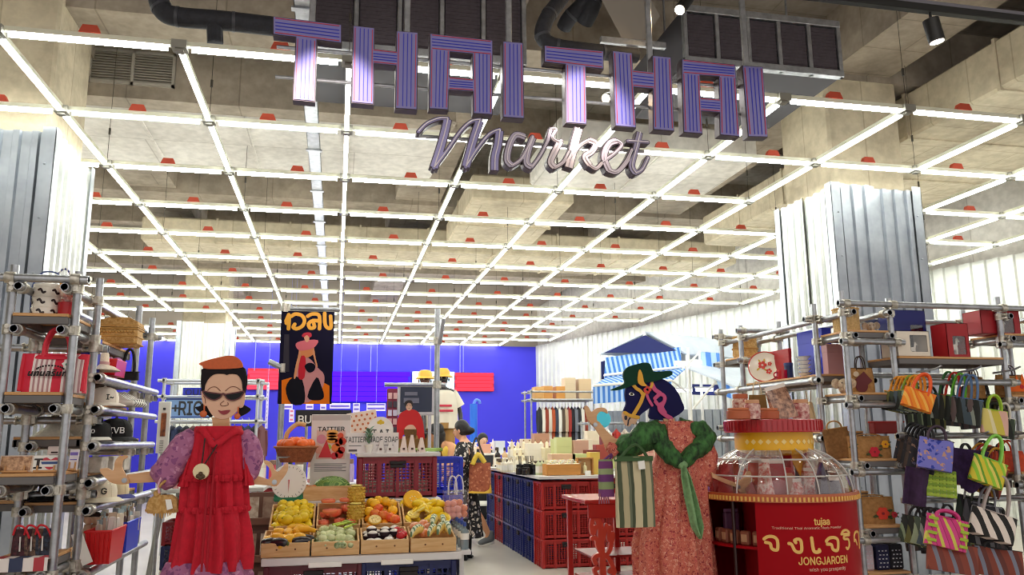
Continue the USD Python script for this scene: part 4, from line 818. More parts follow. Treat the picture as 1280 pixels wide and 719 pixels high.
# body board hidden in the clothes, stand
lady.part('body_board', plate([(gx-.13, .02), (gx+.15, .02), (gx+.14, zz(545)), (gx-.1, zz(545))], .02, LY+.02), ply)
lady.part('foot_plate', bbox(gx-.3, gx+.3, LY-.2, LY+.25, 0, .02, .004), ply)
redc = mat('#c4122c', .85, var=.08, scale=26., bump=.25, bscale=90.)
hw = lambda l, r, y: ((xx(r, y)-xx(l, y))/2, (xx(r, y)+xx(l, y))/2-gx)
def rows(tab, depth):
    out = []
    for y, l, r, am in tab: w_, o = hw(l, r, y); out.append((zz(y), w_, depth(w_), am, o))
    return out
dress = lady.part('dress_bodice', garment(rows([(533, 245, 302, .1), (545, 240, 305, .2), (560, 237, 307, .3), (580, 232, 309, .6), (598, 229, 311, .9)], lambda w: .3*w+.06), gx, LY, 13, .012, seed=1), redc, label='red sleeveless dress with a hood and ruffled tiers')
lady.part('middle_tier', garment(rows([(595, 231, 308, .7), (610, 229, 308, 1.), (637, 227, 309, 1.2)], lambda w: .34*w+.06), gx, LY, 14, .013, seed=2), redc, parent=dress)
lady.part('lower_tier', garment(rows([(633, 226, 307, .8), (660, 222, 311, 1.1), (690, 217, 312, 1.4), (712, 213, 309, 1.5)], lambda w: .4*w+.06), gx, LY, 11, .016, seed=3), redc, parent=dress)
for y, l, r in ((597, 228, 311), (636, 226, 310)):
    lady.part('ruffle', garment([(zz(y-4), *[hw(l, r, y)[0]]+[.34*hw(l, r, y)[0]+.068, 1., hw(l, r, y)[1]]), (zz(y), hw(l, r, y)[0]+.006, .34*hw(l, r, y)[0]+.078, 1.6, hw(l, r, y)[1]), (zz(y+4), hw(l, r, y)[0]+.002, .34*hw(l, r, y)[0]+.07, 1., hw(l, r, y)[1])], gx, LY, 30, .008, nz=7, n=160, seed=5), redc, parent=dress)
hood = [(xx(247), LY-.03, zz(541)), (xx(252), LY-.085, zz(537)), (xx(262), LY-.115, zz(549)), (xx(269), LY-.125, zz(556)), (xx(278), LY-.115, zz(551)), (xx(292), LY-.09, zz(540)), (xx(298), LY-.03, zz(541)), (xx(290), LY+.06, zz(543)), (xx(255), LY+.06, zz(543))]
lady.part('hood', tube(spline(hood, 5, True), .02, 10, closed=True), redc, parent=dress)
lady.part('placket', cat([tube(spline([(xx(268+dx), LY-.13-.02*k, zz(y)) for k, y in enumerate((556, 600, 640, 708))], 5), .006, 6) for dx in (-3, 3)]), mat('#a50f24', .85), parent=dress)
lady.part('neck_tie', tube(spline([(xx(262), LY-.125, zz(551)), (xx(266), LY-.13, zz(560)), (xx(273), LY-.135, zz(566))], 4), .005, 6), mat('#7e1428', .8), parent=dress)
for s, (l, ys) in enumerate(((235, (590, 596, 606)), (308, (585, 595, 607)))):   # flared armholes
    lady.part('armhole_flounce', garment([(zz(572), .012, .06, .3, xx(l)-gx+(.012 if s == 0 else -.01)), (zz(590), .022, .085, .8, xx(l)-gx+(.0 if s == 0 else .004)), (zz(607), .034, .095, 1.2, xx(l)-gx+(-.008 if s == 0 else .012))], gx, LY, 6, .008, n=48, seed=7+s), redc, parent=dress)
mauve = spots('#a8688f', ['#8c4f80', '#c98fae', '#b77aa0', '#7d4674'], 34., .85, .45)
lady.part('sleeve', limb([(xx(243, 545), LY+.01, zz(543)), (xx(232, 560), LY-.01, zz(556)), (xx(217, 580), LY-.02, zz(578)), (xx(206, 594), LY-.02, zz(594)), (xx(198, 602), LY-.02, zz(601))], [.05, .075, .08, .085, .06], .16, 1), mauve, label='mauve patterned puffed sleeve reaching to the elbow')
lady.part('sleeve', limb([(xx(302, 545), LY+.01, zz(543)), (xx(311, 556), LY-.0, zz(556)), (xx(315, 572), LY-.01, zz(572)), (xx(312, 590), LY-.01, zz(592)), (xx(309, 600), LY, zz(601))], [.045, .06, .062, .055, .03], .16, 2), mauve)
lady.part('cuff_ribbon', tube(spline([(xx(204), LY-.095, zz(583)), (xx(206), LY-.1, zz(594)), (xx(203), LY-.1, zz(604)), (xx(205), LY-.1, zz(614))], 4), .006, 6), mat('#d9a7bd', .7))
lady.part('underskirt', garment([(zz(700), .2, .13, .6, .0), (zz(719), .235, .15, 1., .0), (.12, .29, .19, 1.6, 0.)], gx, LY, 10, .016, seed=9), mauve, label='mauve patterned underskirt below the red hem')
lady.part('collar_inset', plate(P_(hd_, [(488,618),(545,650),(560,690),(520,700),(495,660)]), .006, LY-.118), mauve)
arm = lady.part('forearm', plate(P_(bd, [(180,264),(240,256),(312,246),(312,298),(240,302),(182,304)]), .015, LY-.02), ply)
lady.part('hand', plate(sm(P_(bd, [(62,240),(95,235),(116,246),(124,240),(130,205),(147,184),(168,178),(186,181),(182,190),(166,200),(160,228),(176,262),(190,285),(190,305),(150,308),(112,300),(88,280),(72,264)]), 3), .015, LY-.036), ply, parent=arm, label='cut-out wooden hand with raised thumb')
p = P_(bd, [(172, 290)])[0]; lady.part('pivot_bolt', mv(rot(lathe([(0, 0), (.014, 0), (.014, .008), (0, .01)], 12), 90, (1, 0, 0)), p[0], LY-.034, p[1]), steel, parent=arm)
arm2 = lady.part('forearm', plate(P_(rb, [(560,142),(605,146),(750,192),(752,216),(660,208),(560,200)]), .015, LY-.02), ply)
lady.part('hand', plate(sm(P_(rb, [(678,78),(700,70),(728,92),(742,124),(764,132),(798,92),(814,84),(816,118),(802,150),(778,182),(752,214),(716,212),(690,190),(722,160),(716,120)]), 3), .015, LY-.036), ply, parent=arm2)
p = P_(rb, [(740, 192)])[0]; lady.part('pivot_bolt', mv(rot(lathe([(0, 0), (.014, 0), (.014, .008), (0, .01)], 12), 90, (1, 0, 0)), p[0], LY-.034, p[1]), steel, parent=arm2)
nk = T('pendant_necklace', 'black cord necklace with a round cream and brown disc hung on the red dress', 'necklace', (xx(257), LY-.17, zz(588)))
nk.part('cord', tube(spline([(xx(258), LY-.14, zz(548)), (xx(258), LY-.17, zz(565)), (xx(257), LY-.175, zz(582))], 4), .004, 6), mat('#2a1210', .6))
nk.part('cord', tube(spline([(xx(275), LY-.13, zz(552)), (xx(267), LY-.165, zz(568)), (xx(259), LY-.175, zz(582))], 4), .004, 6), mat('#2a1210', .6))
dk = nk.part('disc', mv(rot(lathe([(0, 0), (.04, 0), (.043, .006), (.04, .012), (0, .012)], 24), 90, (1, 0, 0)), xx(257), LY-.172, zz(588)), mat('#e8d5ad', .35))
nk.part('dark_knot', [mv(ball(.012, 2, (1, .6, 1)), xx(257)+dx, LY-.19, zz(588)-.012+dz) for dx, dz in ((0, 0), (-.012, -.012), (.012, -.014), (0, -.02))], mat('#4a3018', .5), parent=dk)
bk = T('straw_bag', 'fringed straw bag with a white tag hung from the cut-out lady\'s left elbow', 'bag', (xx(208), LY-.03, zz(625)))
bx = xx(207)
bk.part('body', garment([(zz(617), .045, .03, .4, 0), (zz(622), .075, .04, .6, 0), (zz(633), .088, .045, .8, 0), (zz(639), .075, .04, 1., 0)], bx, LY-.03, 9, .006, n=40, seed=4), wv)
bk.part('fringe', [tube([(bx-.08+.0085*k, LY-.06, zz(634)), (bx-.078+.0085*k+.006*math.sin(k*5), LY-.066, zz(646)+.0013*abs(k-10)*3)], [.004, .0015], 4) for k in range(20)], wv)
bk.part('strap', cat([tube(spline([(bx-.03, LY-.03, zz(617)), (bx-.01, LY-.1, zz(606)), (bx+.02, LY-.09, zz(598)), (bx+.03, LY, zz(590))], 4), .007, 6), mv(ball(.02, 1), bx-.03, LY-.05, zz(615))]), wv)
bk.part('white_tag', rot(plate([(xx(212), zz(622)), (xx(219), zz(622)), (xx(222), zz(633)), (xx(215), zz(635))], .003, LY-.085), 0), white, smooth=False)

# ================================================================ FRUIT STAND
pine = mat('#e0b985', .6, scale=3., col2='#cfa067', stretch=(2, 14, 14)); laminate = mat('#dcd9d8', .35)
FY = 5.36
zT = Zl(450, 694, FY); z2 = Zl(450, 671, FY+.34); z3 = Zl(400, 626, 6.05)
X0, X1 = float(atY(327, 698, FY)[0]), float(atY(571, 690, FY)[0])
fs = T('fruit_stand', 'stepped white-edged display stand carrying the wooden fruit boxes', 'display stand', ((X0+X1)/2, 5.9, 0))
fs.part('front_shelf', bbox(X0-.0, X1+.03, FY-.03, FY+.36, zT-.045, zT, .004), laminate, smooth=False)
fs.part('middle_step', bbox(X0+.02, X1, FY+.34, FY+.68, z2-.03, z2, .004), laminate, smooth=False)
fs.part('step_riser', box(X0+.02, X1, FY+.35, FY+.365, zT, z2-.03), laminate, smooth=False)
fs.part('top_shelf', bbox(X0+.05, X1-.02, FY+.64, 6.62, z3-.035, z3, .004), laminate, smooth=False)
fs.part('top_riser', box(X0+.06, X1-.04, FY+.67, FY+.685, z2, z3-.035), mat('#5c1826', .5), smooth=False)
fs.part('ticket_rail', [bbox(x, x+.2, FY-.045, FY-.03, zT-.06, zT-.03, .003) for x in (X0+.28, X0+.72)], white, smooth=False)
for x in (X0+.05, X1-.06):
    for y in (FY+.4, 6.55): fs.part('leg', box(x-.02, x+.02, y-.02, y+.02, 0, z2-.03), laminate, smooth=False)
xm = float(atY(452, 710, FY)[0]); ch = (zT-.045)/2-.003
dims = ((X0+.03, xm-.01), (xm+.01, X1-.02))
for k in range(2):
    for (a, b), c, nm in zip(dims, ('#5c1626', '#141e54'), ('maroon', 'navy')):
        plastic_crate(f'{nm} plastic crate under the front of the fruit stand, ' + ('upper one against the shelf' if k else 'lower one on the floor'), b-a, .34, ch, c, ((a+b)/2, FY+.18, k*(ch+.003)), nx=16)
def fruit_box(label, px0, px1, py, Y, z, tilt, d=.31, h=.085):
    a, b = float(atY(px0, py, Y)[0]), float(atY(px1, py, Y)[0]); w = b-a; k = .012
    t = Tilted('fruit_box', label, 'wooden box', ((a+b)/2, Y, z), 0, 0, tilt)
    t.part('front_board', bbox(-w/2, w/2, 0, k, 0, h, .002), pine, smooth=False); t.part('back_board', bbox(-w/2, w/2, d-k, d, 0, h, .002), pine, smooth=False)
    for s in (-1, 1): t.part('side_board', bbox(*sorted((s*w/2, s*(w/2-k))), k, d-k, 0, h, .002), pine, smooth=False)
    t.part('bottom', box(-w/2+k, w/2-k, k, d-k, 0, .008), pine, smooth=False)
    t.part('knot', [mv(rot(lathe([(0, 0), (.006, 0), (.005, .0012), (0, .0015)], 8), 90, (1, 0, 0)), x*w, 0, h*.55) for x in (-.18, .2)], mat('#6d4426', .7), smooth=False)
    c, s = math.cos(math.radians(tilt)), math.sin(math.radians(tilt)); cx_ = (a+b)/2
    def at(u, v, q=0.):                                   # u across, v front to back, q metres over the fill
        y, zq = d*v, h*.55+q
        return (cx_+(u-.5)*(w-.05), Y+y*c-zq*s, z+y*s+zq*c)
    return at
tl = math.degrees(math.asin(min(.6, (Zl(450, 664, FY+.31)-Zl(450, 681, FY))/.31)))
th = math.degrees(math.asin(min(.6, (Zl(450, 632, FY+.64)-Zl(450, 660, FY+.35))/.31)))
nm_ = ('first', 'second', 'third', 'fourth')
low = [fruit_box(f'wooden box in the lower row, {nm_[k]} from the left, ' + ('of mangoes', 'of small green gourds', 'of white and dark cut mangosteens', 'of sliced squash')[k], a, b, 692, FY+.0, zT+.003, tl) for k, (a, b) in enumerate(((326, 387), (389, 449), (451, 511), (513, 570)))]
upp = [fruit_box(f'wooden box in the upper row, {nm_[k]} from the left, ' + ('heaped with lemons', 'of papaya slices', 'of oranges and apples', 'of yellow melon slices')[k], a, b, 664, FY+.355, z2+.003, th) for k, (a, b) in enumerate(((336, 393), (395, 450), (452, 502), (504, 560)))]
rf = random.Random(21)
class Kind:
    """one fruit of a kind built with its parts, the rest are copies"""
    def __init__(s, name, cat_, label, group, build): s.a = (name, cat_, label, group, build); s.t = None
    def put(s, pos, rz=0, k=1., label=None):
        if s.t is None:
            name, cat_, lab, group, build = s.a; s.t = T(name, label or lab, cat_, pos, rz, group, local=True); build(s.t)
        else: s.t.copy(pos, rz, label or s.a[2], scale=k)
def heap(kind, at, nu, nv, layers, r, jit=.25, ks=(.88, 1.1), lay=''):
    n = 0
    for q in range(layers):
        for i in range(nu-q % 2):
            for j in range(nv-q % 2):
                w_ = lay+f'{"top layer, " if q else "" if layers == 1 else "bottom layer, "}{("front", "second", "third", "fourth", "fifth")[j]} row, {("first", "second", "third", "fourth", "fifth", "sixth")[i]} from left'
                u = (i+.5+(q % 2)*.5+rf.uniform(-jit, jit))/nu; v = (j+.5+(q % 2)*.5+rf.uniform(-jit, jit))/nv
                kind.put(at(min(.97, max(.03, u)), min(.95, max(.06, v)), r*(.4+1.35*q)+rf.uniform(-.004, .006)), rf.uniform(0, 360), rf.uniform(*ks), kind.a[2]+', '+w_); n += 1
def lemon(t):
    m = lathe([(0, -.045), (.008, -.041), (.018, -.034), (.03, -.015), (.033, .003), (.028, .02), (.015, .034), (.006, .043), (0, .045)], 14); m = rot(m, 80, (1, .3, 0))
    t.part('fruit', m, mat('#f0cf1c', .38, rnd=.12, var=.06, scale=20., bump=.15, bscale=160.)); t.part('stem_end', mv(ball(.006, 1), 0, .043, .006), mat('#9a9a2c', .7))
heap(Kind('lemon', 'lemon', 'yellow lemon in the upper left box', 'lemons in the upper left box', lemon), upp[0], 5, 5, 2, .034)
def papaya(t):
    pr = [(.0, -.07), (.022, -.062), (.036, -.03), (.04, .01), (.03, .05), (.012, .068), (0, .07)]
    m = rot(lathe(pr, 14), 90, (1, 0, 0)); v = m.vertices; v[:, 2] = np.minimum(v[:, 2], .012); m.vertices = v
    t.part('flesh', m, mat('#e8603c', .4, rnd=.1, col2='#ef8a68', scale=24.)); t.part('seed_hollow', sc(ball(.02, 2), 1, 2., .25).copy() if False else mv(sc(ball(.02, 2), 1, 2.1, .3), 0, 0, .012), mat('#f0a58e', .5, col2='#c94a3c', scale=60.))
pk = Kind('papaya_slice', 'papaya', 'papaya half in the second upper box', 'papaya halves in the second upper box', papaya); heap(pk, upp[1], 3, 2, 2, .035)
def grapefruit(t):
    t.part('rind', lathe([(0, 0), (.045, 0), (.05, .012), (.047, .022), (0, .022)], 20), mat('#ef8a5c', .5)); t.part('cut_face', mv(lathe([(0, .0), (.042, 0), (.042, .003), (0, .003)], 20), 0, 0, .0215), mat('#e2504e', .4, col2='#f08a80', scale=50.))
gk = Kind('grapefruit_slice', 'grapefruit', 'round pink grapefruit slice among the papaya halves', 'grapefruit slices in the second upper box', grapefruit)
for u, v in ((.2, .82), (.72, .85), (.25, .35)):
    t0 = upp[1](u, v, .07); gk.put(t0, rf.uniform(0, 360))
def round_fruit(r, col, col2=None, flat=.92):
    def f(t):
        t.part('fruit', ball(r, 2, (1, 1, flat)), mat(col, .4, rnd=.12, bump=.1, bscale=180., var=0 if col2 else .08, col2=col2, scale=14.)); t.part('calyx', mv(lathe([(0, .0), (.008, 0), (.005, .003), (0, .004)], 7), 0, 0, r*flat-.002), mat('#5c6a26', .7))
    return f
heap(Kind('orange', 'orange', 'orange in the mixed upper box', 'oranges in the third upper box', round_fruit(.034, '#f09a1a')), upp[2], 4, 4, 1, .034)
ap = Kind('apple', 'apple', 'red-orange apple in the mixed upper box', 'apples in the third upper box', round_fruit(.036, '#dd4622', '#e8842c'))
for u, v, q in ((.3, .3, .06), (.55, .25, .06), (.75, .2, .05), (.4, .55, .06), (.9, .1, .05)): ap.put(upp[2](u, v, q), rf.uniform(0, 360))
yk = Kind('yellow_tomato', 'fruit', 'round golden fruit on top of the mixed upper box', 'golden fruit on the third upper box', round_fruit(.036, '#f3b81f'))
for u, v, q in ((.2, .8, .065), (.42, .85, .07), (.65, .8, .07), (.85, .75, .06), (.85, .45, .06), (.3, .65, .08), (.12, .45, .055)): yk.put(upp[2](u, v, q), rf.uniform(0, 360))
def melon(t):
    n = 17; a = np.linspace(-.4, math.pi+.4, n); p = [(.045*math.cos(x), 0, .045*math.sin(x)) for x in a]
    t.part('flesh', mv(rot(tube(p, [.006+.02*math.sin(math.pi*k/(n-1))**.6 for k in range(n)], 10), -65, (1, 0, 0)), 0, 0, .01), mat('#f2cb14', .4, rnd=.08)); t.part('rind', mv(rot(tube([(x*1.28, y, z*1.28) for x, y, z in p], [.004+.008*math.sin(math.pi*k/(n-1))**.6 for k in range(n)], 8), -65, (1, 0, 0)), 0, 0, .01), mat('#f5e27a', .45))
heap(Kind('melon_slice', 'melon', 'yellow crescent melon slice in the upper right box', 'melon slices in the upper right box', melon), upp[3], 3, 3, 2, .03)
def half_melon(label, pos, r, lean, c1, c2):
    t = Tilted('melon_half', label, 'melon', pos, 0, 0, lean)
    t.part('rind', lathe([(0, -r*.6), (r*.6, -r*.5), (r*.95, -r*.15), (r, .0), (r*.92, .006), (0, .006)], 26), mat(c1, .45)); t.part('cut_flesh', lathe([(0, .0065), (r*.9, .0065), (r*.86, .009), (r*.35, .004), (0, .004)], 26), mat(c2, .4)); t.part('seeds', [mv(ball(.007, 1, (1, .6, .5)), .02*math.cos(k), .02*math.sin(k), .009) for k in range(6)], mat('#f3e2a0', .5))
half_melon('big round half of a yellow melon propped up in the upper right box', upp[3](.22, .85, .075), .07, 62, '#e0a616', '#f6ba1a')
half_melon('small pale half melon lying below the big one in the upper right box', upp[3](.18, .3, .05), .045, 30, '#e8ce5a', '#f3da6c')
half_melon('small cut yellow melon in the mixed upper box front', upp[2](.28, .08, .055), .045, 38, '#e8b83a', '#f4d890')
def pineapple(t):
    b = lathe([(0, 0), (.04, .004), (.055, .04), (.057, .09), (.045, .13), (0, .14)], 18); t.part('body', b, mat('#b88a22', .6, scale=40., col2='#d8b84a', bump=.5, bscale=70.))
    t.part('eyes', [mv(ball(.009, 1), .055*math.cos(a+.26*(j % 2)), .055*math.sin(a+.26*(j % 2)), .02+.02*j) for j in range(6) for a in np.arange(12)*math.pi/6], mat('#c7a03a', .6)); t.part('cut_top', mv(lathe([(0, 0), (.04, 0), (.036, .006), (0, .008)], 18), 0, 0, .138), mat('#ecd873', .5))
t = T('pineapple', 'peeled pineapple standing between the papaya and orange boxes', 'pineapple', np.array(upp[1](.98, .35, .0))-[0, 0, .02], local=True); pineapple(t)
p = upp[1](1.0, .75, .05); t = T('pineapple', 'pineapple piece with a round cut top behind the peeled pineapple', 'pineapple', p, local=True); pineapple(t)
p = upp[1](.72, .1, .02); t = T('green_guava', 'green-brown guava in front of the papaya halves', 'guava', p, local=True); round_fruit(.038, '#8a8a30')(t)
def mango(t):
    m = rot(lathe([(0, -.05), (.015, -.045), (.03, -.02), (.034, .005), (.026, .035), (.01, .048), (0, .05)], 14), 85, (1, .2, 0)); t.part('fruit', m, mat('#eeb22c', .38, rnd=.1, var=.08, scale=18.)); t.part('stem', mv(tube([(0, 0, 0), (0, .012, .004)], .003, 5), 0, .046, 0), mat('#5d4a20', .7))
mk = Kind('mango', 'mango', 'golden mango in lower left box', 'mangoes in the lower left box', mango)
heap(mk, low[0], 4, 3, 1, .036); heap(mk, lambda u, v, q: low[0](u*.7+.2, v, q+.035), 3, 2, 1, .03, lay='upper layer, ')
def eggplant(t):
    p = spline([(-.06, 0, 0), (-.02, .004, .004), (.03, 0, .006), (.06, -.004, 0)], 4); t.part('fruit', tube(p, np.interp(np.linspace(0, 1, len(p)), [0, .15, .5, .85, 1], [.008, .026, .03, .022, .006]), 12), mat('#1d1219', .25, coat=.4)); t.part('cap', mv(ball(.013, 1, (.8, 1, 1)), .06, -.004, 0), mat('#4c5a2a', .7))
ek = Kind('eggplant', 'aubergine', 'dark aubergine at the front corner of the lower left box', 'aubergines in the lower left box', eggplant)
for u, v, q in ((.12, .12, .03), (.3, .08, .03), (.88, .15, .03), (.97, .3, .03)): ek.put(low[0](u, v, q), rf.uniform(-40, 40), rf.uniform(.9, 1.1))
def banana(t):
    p = spline([(-.07, 0, .0), (-.03, .012, .006), (.02, .012, .006), (.075, -.01, 0)], 4); t.part('fruit', tube(p, np.interp(np.linspace(0, 1, len(p)), [0, .12, .5, .9, 1], [.006, .017, .02, .014, .004]), 10), mat('#efb422', .45)); t.part('tip', mv(ball(.006, 1), .076, -.011, 0), mat('#5a4a22', .7))
bk_ = Kind('yellow_squash', 'squash', 'long yellow squash at the back right of the mango box', 'long squashes behind the mangoes', banana)
for u, v, q in ((.75, .85, .06), (.95, .62, .06)): bk_.put(low[0](u, v, q), rf.uniform(-15, 15))
def gourd(c):
    def f(t):
        p = spline([(-.035, 0, 0), (-.01, 0, .0), (.02, 0, .002), (.04, 0, .0)], 4); t.part('fruit', tube(p, np.interp(np.linspace(0, 1, len(p)), [0, .2, .5, .8, 1], [.008, .024, .027, .018, .006]), 10), mat(c, .45, rnd=.15, col2='#dfe3b0', scale=22.)); t.part('stem', tube([(.038, 0, 0), (.055, 0, .006)], .004, 5), mat('#6b7a33', .7))
    return f
heap(Kind('green_gourd', 'gourd', 'small striped green gourd in the second lower box', 'gourds in the second lower box', gourd('#5c7a4c')), low[1], 5, 4, 1, .03)
heap(Kind('pale_gourd', 'gourd', 'small pale green gourd in the second lower box', 'pale gourds in the second lower box', gourd('#b9c489')), lambda u, v, q: low[1](u, v, q+.03), 4, 3, 1, .028)
lk = Kind('leafy_stalk', 'greens', 'yellow-green leafy stalk lying on the small gourds', 'greens over the second lower box', lambda t: (t.part('stalk', tube([(-.06, 0, 0), (.05, .0, .01)], .007, 6), mat('#b8cc4a', .6)), t.part('leaves', [mv(rot(sc(ball(.02, 1), 1.6, .6, .15), 40*k), .05+.012*k, .01*(k-1), .012) for k in range(3)], mat('#8fae38', .6))))
for u, v in ((.7, .9), (.85, .7), (.6, .95)): lk.put(low[1](u, v, .07), rf.uniform(20, 80))
def mangosteen(t):
    t.part('shell', lathe([(0, -.03), (.025, -.024), (.036, -.004), (.036, .004), (.033, .006), (0, .004)], 16), mat('#2a1420', .5)); t.part('white_flesh', mv(ball(.03, 2, (1, 1, .55)), 0, 0, .005), mat('#ece6dd', .45))
ms_ = Kind('mangosteen_half', 'mangosteen', 'white mangosteen in third lower box', 'mangosteens in the third lower box', mangosteen)
heap(ms_, low[2], 4, 3, 1, .034); heap(ms_, lambda u, v, q: low[2](u, .3+v*.6, q+.034), 3, 2, 1, .03, lay='upper layer, ')
rk = Kind('red_fruit', 'fruit', 'red fruit at the right end of the mangosteen box', 'red fruit in the third lower box', round_fruit(.028, '#c2242c'))
for u, v in ((.9, .2), (.93, .45), (.85, .6), (.97, .3)): rk.put(low[2](u, v, .045), 0)
def squash(t):
    n = 13; a = np.linspace(.1, math.pi-.1, n); p = [(.055*math.cos(x), 0, .05*math.sin(x)) for x in a]
    t.part('flesh', tube(p, [.008+.02*math.sin(math.pi*k/(n-1)) for k in range(n)], 9), mat('#e7c66a', .45, rnd=.1)); t.part('striped_rind', tube([(x*1.25, y, z*1.3) for x, y, z in p], [.006+.014*math.sin(math.pi*k/(n-1)) for k in range(n)], 8), bands([('#dfe2c4', 1), ('#5f7f5c', .7)], .022, 'x', .5))
sk = Kind('squash_wedge', 'squash', 'striped squash wedge in the lower right box', 'squash wedges in the lower right box', squash)
for u, v, q in ((.12, .3, .02), (.52, .25, .03), (.74, .3, .035), (.9, .35, .03), (.6, .65, .05), (.85, .75, .05)): sk.put(low[3](u, v, q), rf.uniform(40, 110), rf.uniform(.85, 1.15))
ok_ = Kind('orange_squash', 'squash', 'small orange-pink squash in the lower right box', 'round squashes in the lower right box', round_fruit(.034, '#e07a34', '#ecc0a8'))
for u, v, q in ((.1, .8, .05), (.34, .85, .06), (.3, .4, .04), (.22, .6, .05), (.45, .7, .05)): ok_.put(low[3](u, v, q), 0)

# ---------------------------------------------------------------- on the stand's top shelf
p = atY(361, 622, 6.08)
sca = T('kitchen_scale', 'green market scale with a white dial on the fruit stand', 'scale', (p[0], 6.08, z3), local=True)
g = mat('#1d7a55', .4); sca.part('base', bbox(-.1, .1, -.07, .1, 0, .035, .01), g); sca.part('body', hull([(x*f, y, z) for f, z in ((1, .03), (.62, .2)) for x in (-.1, .1) for y in (-.05, .08)]), g)
dl = sca.part('dial', mv(rot(lathe([(0, 0), (.118, 0), (.122, .01), (.118, .016), (0, .016)], 32), 90, (1, 0, 0)), 0, -.05, .135), white); sca.part('needle', hull([(-.004, -.072, .15), (.004, -.072, .15), (0, -.072, .055), (0, -.07, .1)]), mat('#c42434', .4), parent=dl)
sca.part('tick_marks', [rot(box(-.0015, .0015, -.0675, -.066, .1, .11), 15*k, (0, 1, 0)) for k in range(24)] and [mv(rot(box(-.0015, .0015, -.0675, -.066, .095, .108), 15*k, (0, 1, 0)), 0, 0, .135) for k in range(24)], mat('#333', .5), parent=dl, smooth=False)
sca.part('post', tube([(0, .02, .2), (0, .02, .3)], .015, 8), g); sca.part('pan', lathe([(0, .295), (.09, .3), (.1, .31), (.085, .306), (0, .302)], 24), steel)
p = atY(369, 577, 6.05); zb = z3+.312
zb = Zl(369, 578, 6.08)
bs = T('fruit_basket', 'shallow brown woven basket heaped with oranges above the scale', 'basket', (p[0], 6.1, zb), local=True)
bs.part('bowl', lathe([(0, 0), (.105, 0), (.115, .02), (.148, .105), (.153, .108), (.14, .1), (.1, .02), (0, .015)], 28), mat('#9a5a36', .75, scale=40., col2='#7d4527', bump=.5, bscale=80.)); bs.part('rim', tube([(.15*math.cos(a), .15*math.sin(a), .107) for a in np.arange(24)*math.pi/12], .008, 6, closed=True), mat('#a8683f', .7))
bs.part('stand_post', tube([(0, .02, z3+.31-zb), (0, .01, .004)], .014, 8), steel); bs.part('arched_handle', tube(spline([(-.075, .05, .09), (-.07, .05, .2), (.0, .05, .27), (.06, .05, .26)], 5), .016, 8), mat('#d9ab74', .6))
og = Kind('orange', 'orange', 'bright orange heaped in the brown basket', 'oranges in the brown basket', round_fruit(.042, '#ee6a1e'))
for k in range(12):
    a = k*2.4; r = .035*math.sqrt(k); og.put((p[0]+r*math.cos(a), 6.1+r*math.sin(a), zb+.125+.015*(k < 4)), k*40)
p0, p1 = atY(379, 622, 6.06), atY(447, 622, 6.06)
wb = T('wooden_tray', 'low pale wooden tray with a watermelon on the fruit stand', 'wooden box', ((p0[0]+p1[0])/2, 6.12, z3), local=True); w = (p1[0]-p0[0])/2
for s in (-1, 1): wb.part('long_board', bbox(-w, w, s*.085-.006, s*.085+.006, 0, .1, .002), pine, smooth=False); wb.part('end_board', bbox(s*w-.006, s*w+.006, -.08, .08, 0, .1, .002), pine, smooth=False)
wb.part('bottom', box(-w, w, -.08, .08, 0, .01), pine, smooth=False)
p = atY(415, 600, 6.14); wm = T('watermelon', 'striped green watermelon in the low wooden tray', 'watermelon', (p[0], 6.13, z3+.085), local=True)
wm.part('fruit', ball(.085, 3, (1.55, 1, .95)), bands([('#4e7a34', 1), ('#9cb862', .7)], .06, 'x', .4, 1.4)); wm.part('stem', tube([(.13, 0, .0), (.15, -.01, .015)], .005, 5), mat('#6a5a2a', .7))
tk = Kind('tangerine', 'tangerine', 'small tangerine left of the watermelon', 'tangerines in the low wooden tray', round_fruit(.035, '#e8802a'))
for px in (384, 393, 400): tk.put((float(atY(px, 605, 6.1)[0]), 6.1, z3+.075), 0)
# TAITIER price board
p0, p1 = atY(387, 600, 6.3), atY(437, 600, 6.3); zt = Zl(412, 518, 6.3); cx_ = (p0[0]+p1[0])/2; w = p1[0]-p0[0]; hh = zt-z3
tb = T('fruit_poster', 'white poster board headed TAITIER with a fruit picture', 'poster', (cx_, 6.3, z3), local=True)
tb.part('board', bbox(-w/2, w/2, 0, .02, 0, hh, .003), mat('#e6dcd8', .4), smooth=False); tb.part('grey_header', box(-w/2+.004, w/2-.004, -.002, 0, hh-.045, hh-.004), mat('#c0b6b4', .5), smooth=False)
tb.part('heading', mv(sc(flat_text('TAITIER', .032, True), 1.1, 1, 1), 0, -.002, hh-.11), mat('#222', .5), smooth=False)
zp = lambda y: Zl(412, y, 6.3)-z3
pc = tb.part('picture', box(-w*.36, w*.36, -.003, 0, zp(574), zp(538)), mat('#e2b9ae', .5), smooth=False)
dsc = lambda x, z, r, c, s=1.: tb.part('printed_fruit', mv(plate(affinity.scale(Point(0, 0).buffer(r, 12), 1, s), .002, -.005), x*w, 0, zp(z)), mat(c, .5), parent=pc, smooth=False)
for k in range(4): dsc(.03, 551-3.5*k, .042, ('#e88a2c', '#f2b05a')[k % 2], .45)
for x, z, r, c in ((.24, 545, .022, '#e24a24'), (.2, 553, .03, '#e6521f'), (.29, 552, .028, '#d83a20'), (.13, 560, .032, '#ee7a2a'), (.27, 563, .026, '#cf2a24'), (.22, 568, .03, '#d8301f'), (.1, 570, .026, '#c92030'), (-.05, 559, .02, '#9dbb4e'), (-.24, 549, .034, '#d98a9c'), (-.3, 562, .03, '#e09a86')): dsc(x, z, r, c)
tb.part('printed_melon_wedge', mv(plate([(-.05, 0), (.05, 0), (.005, .13)], .002, -.006), -.13*w, 0, zp(572)), mat('#d3222e', .5), parent=pc, smooth=False)
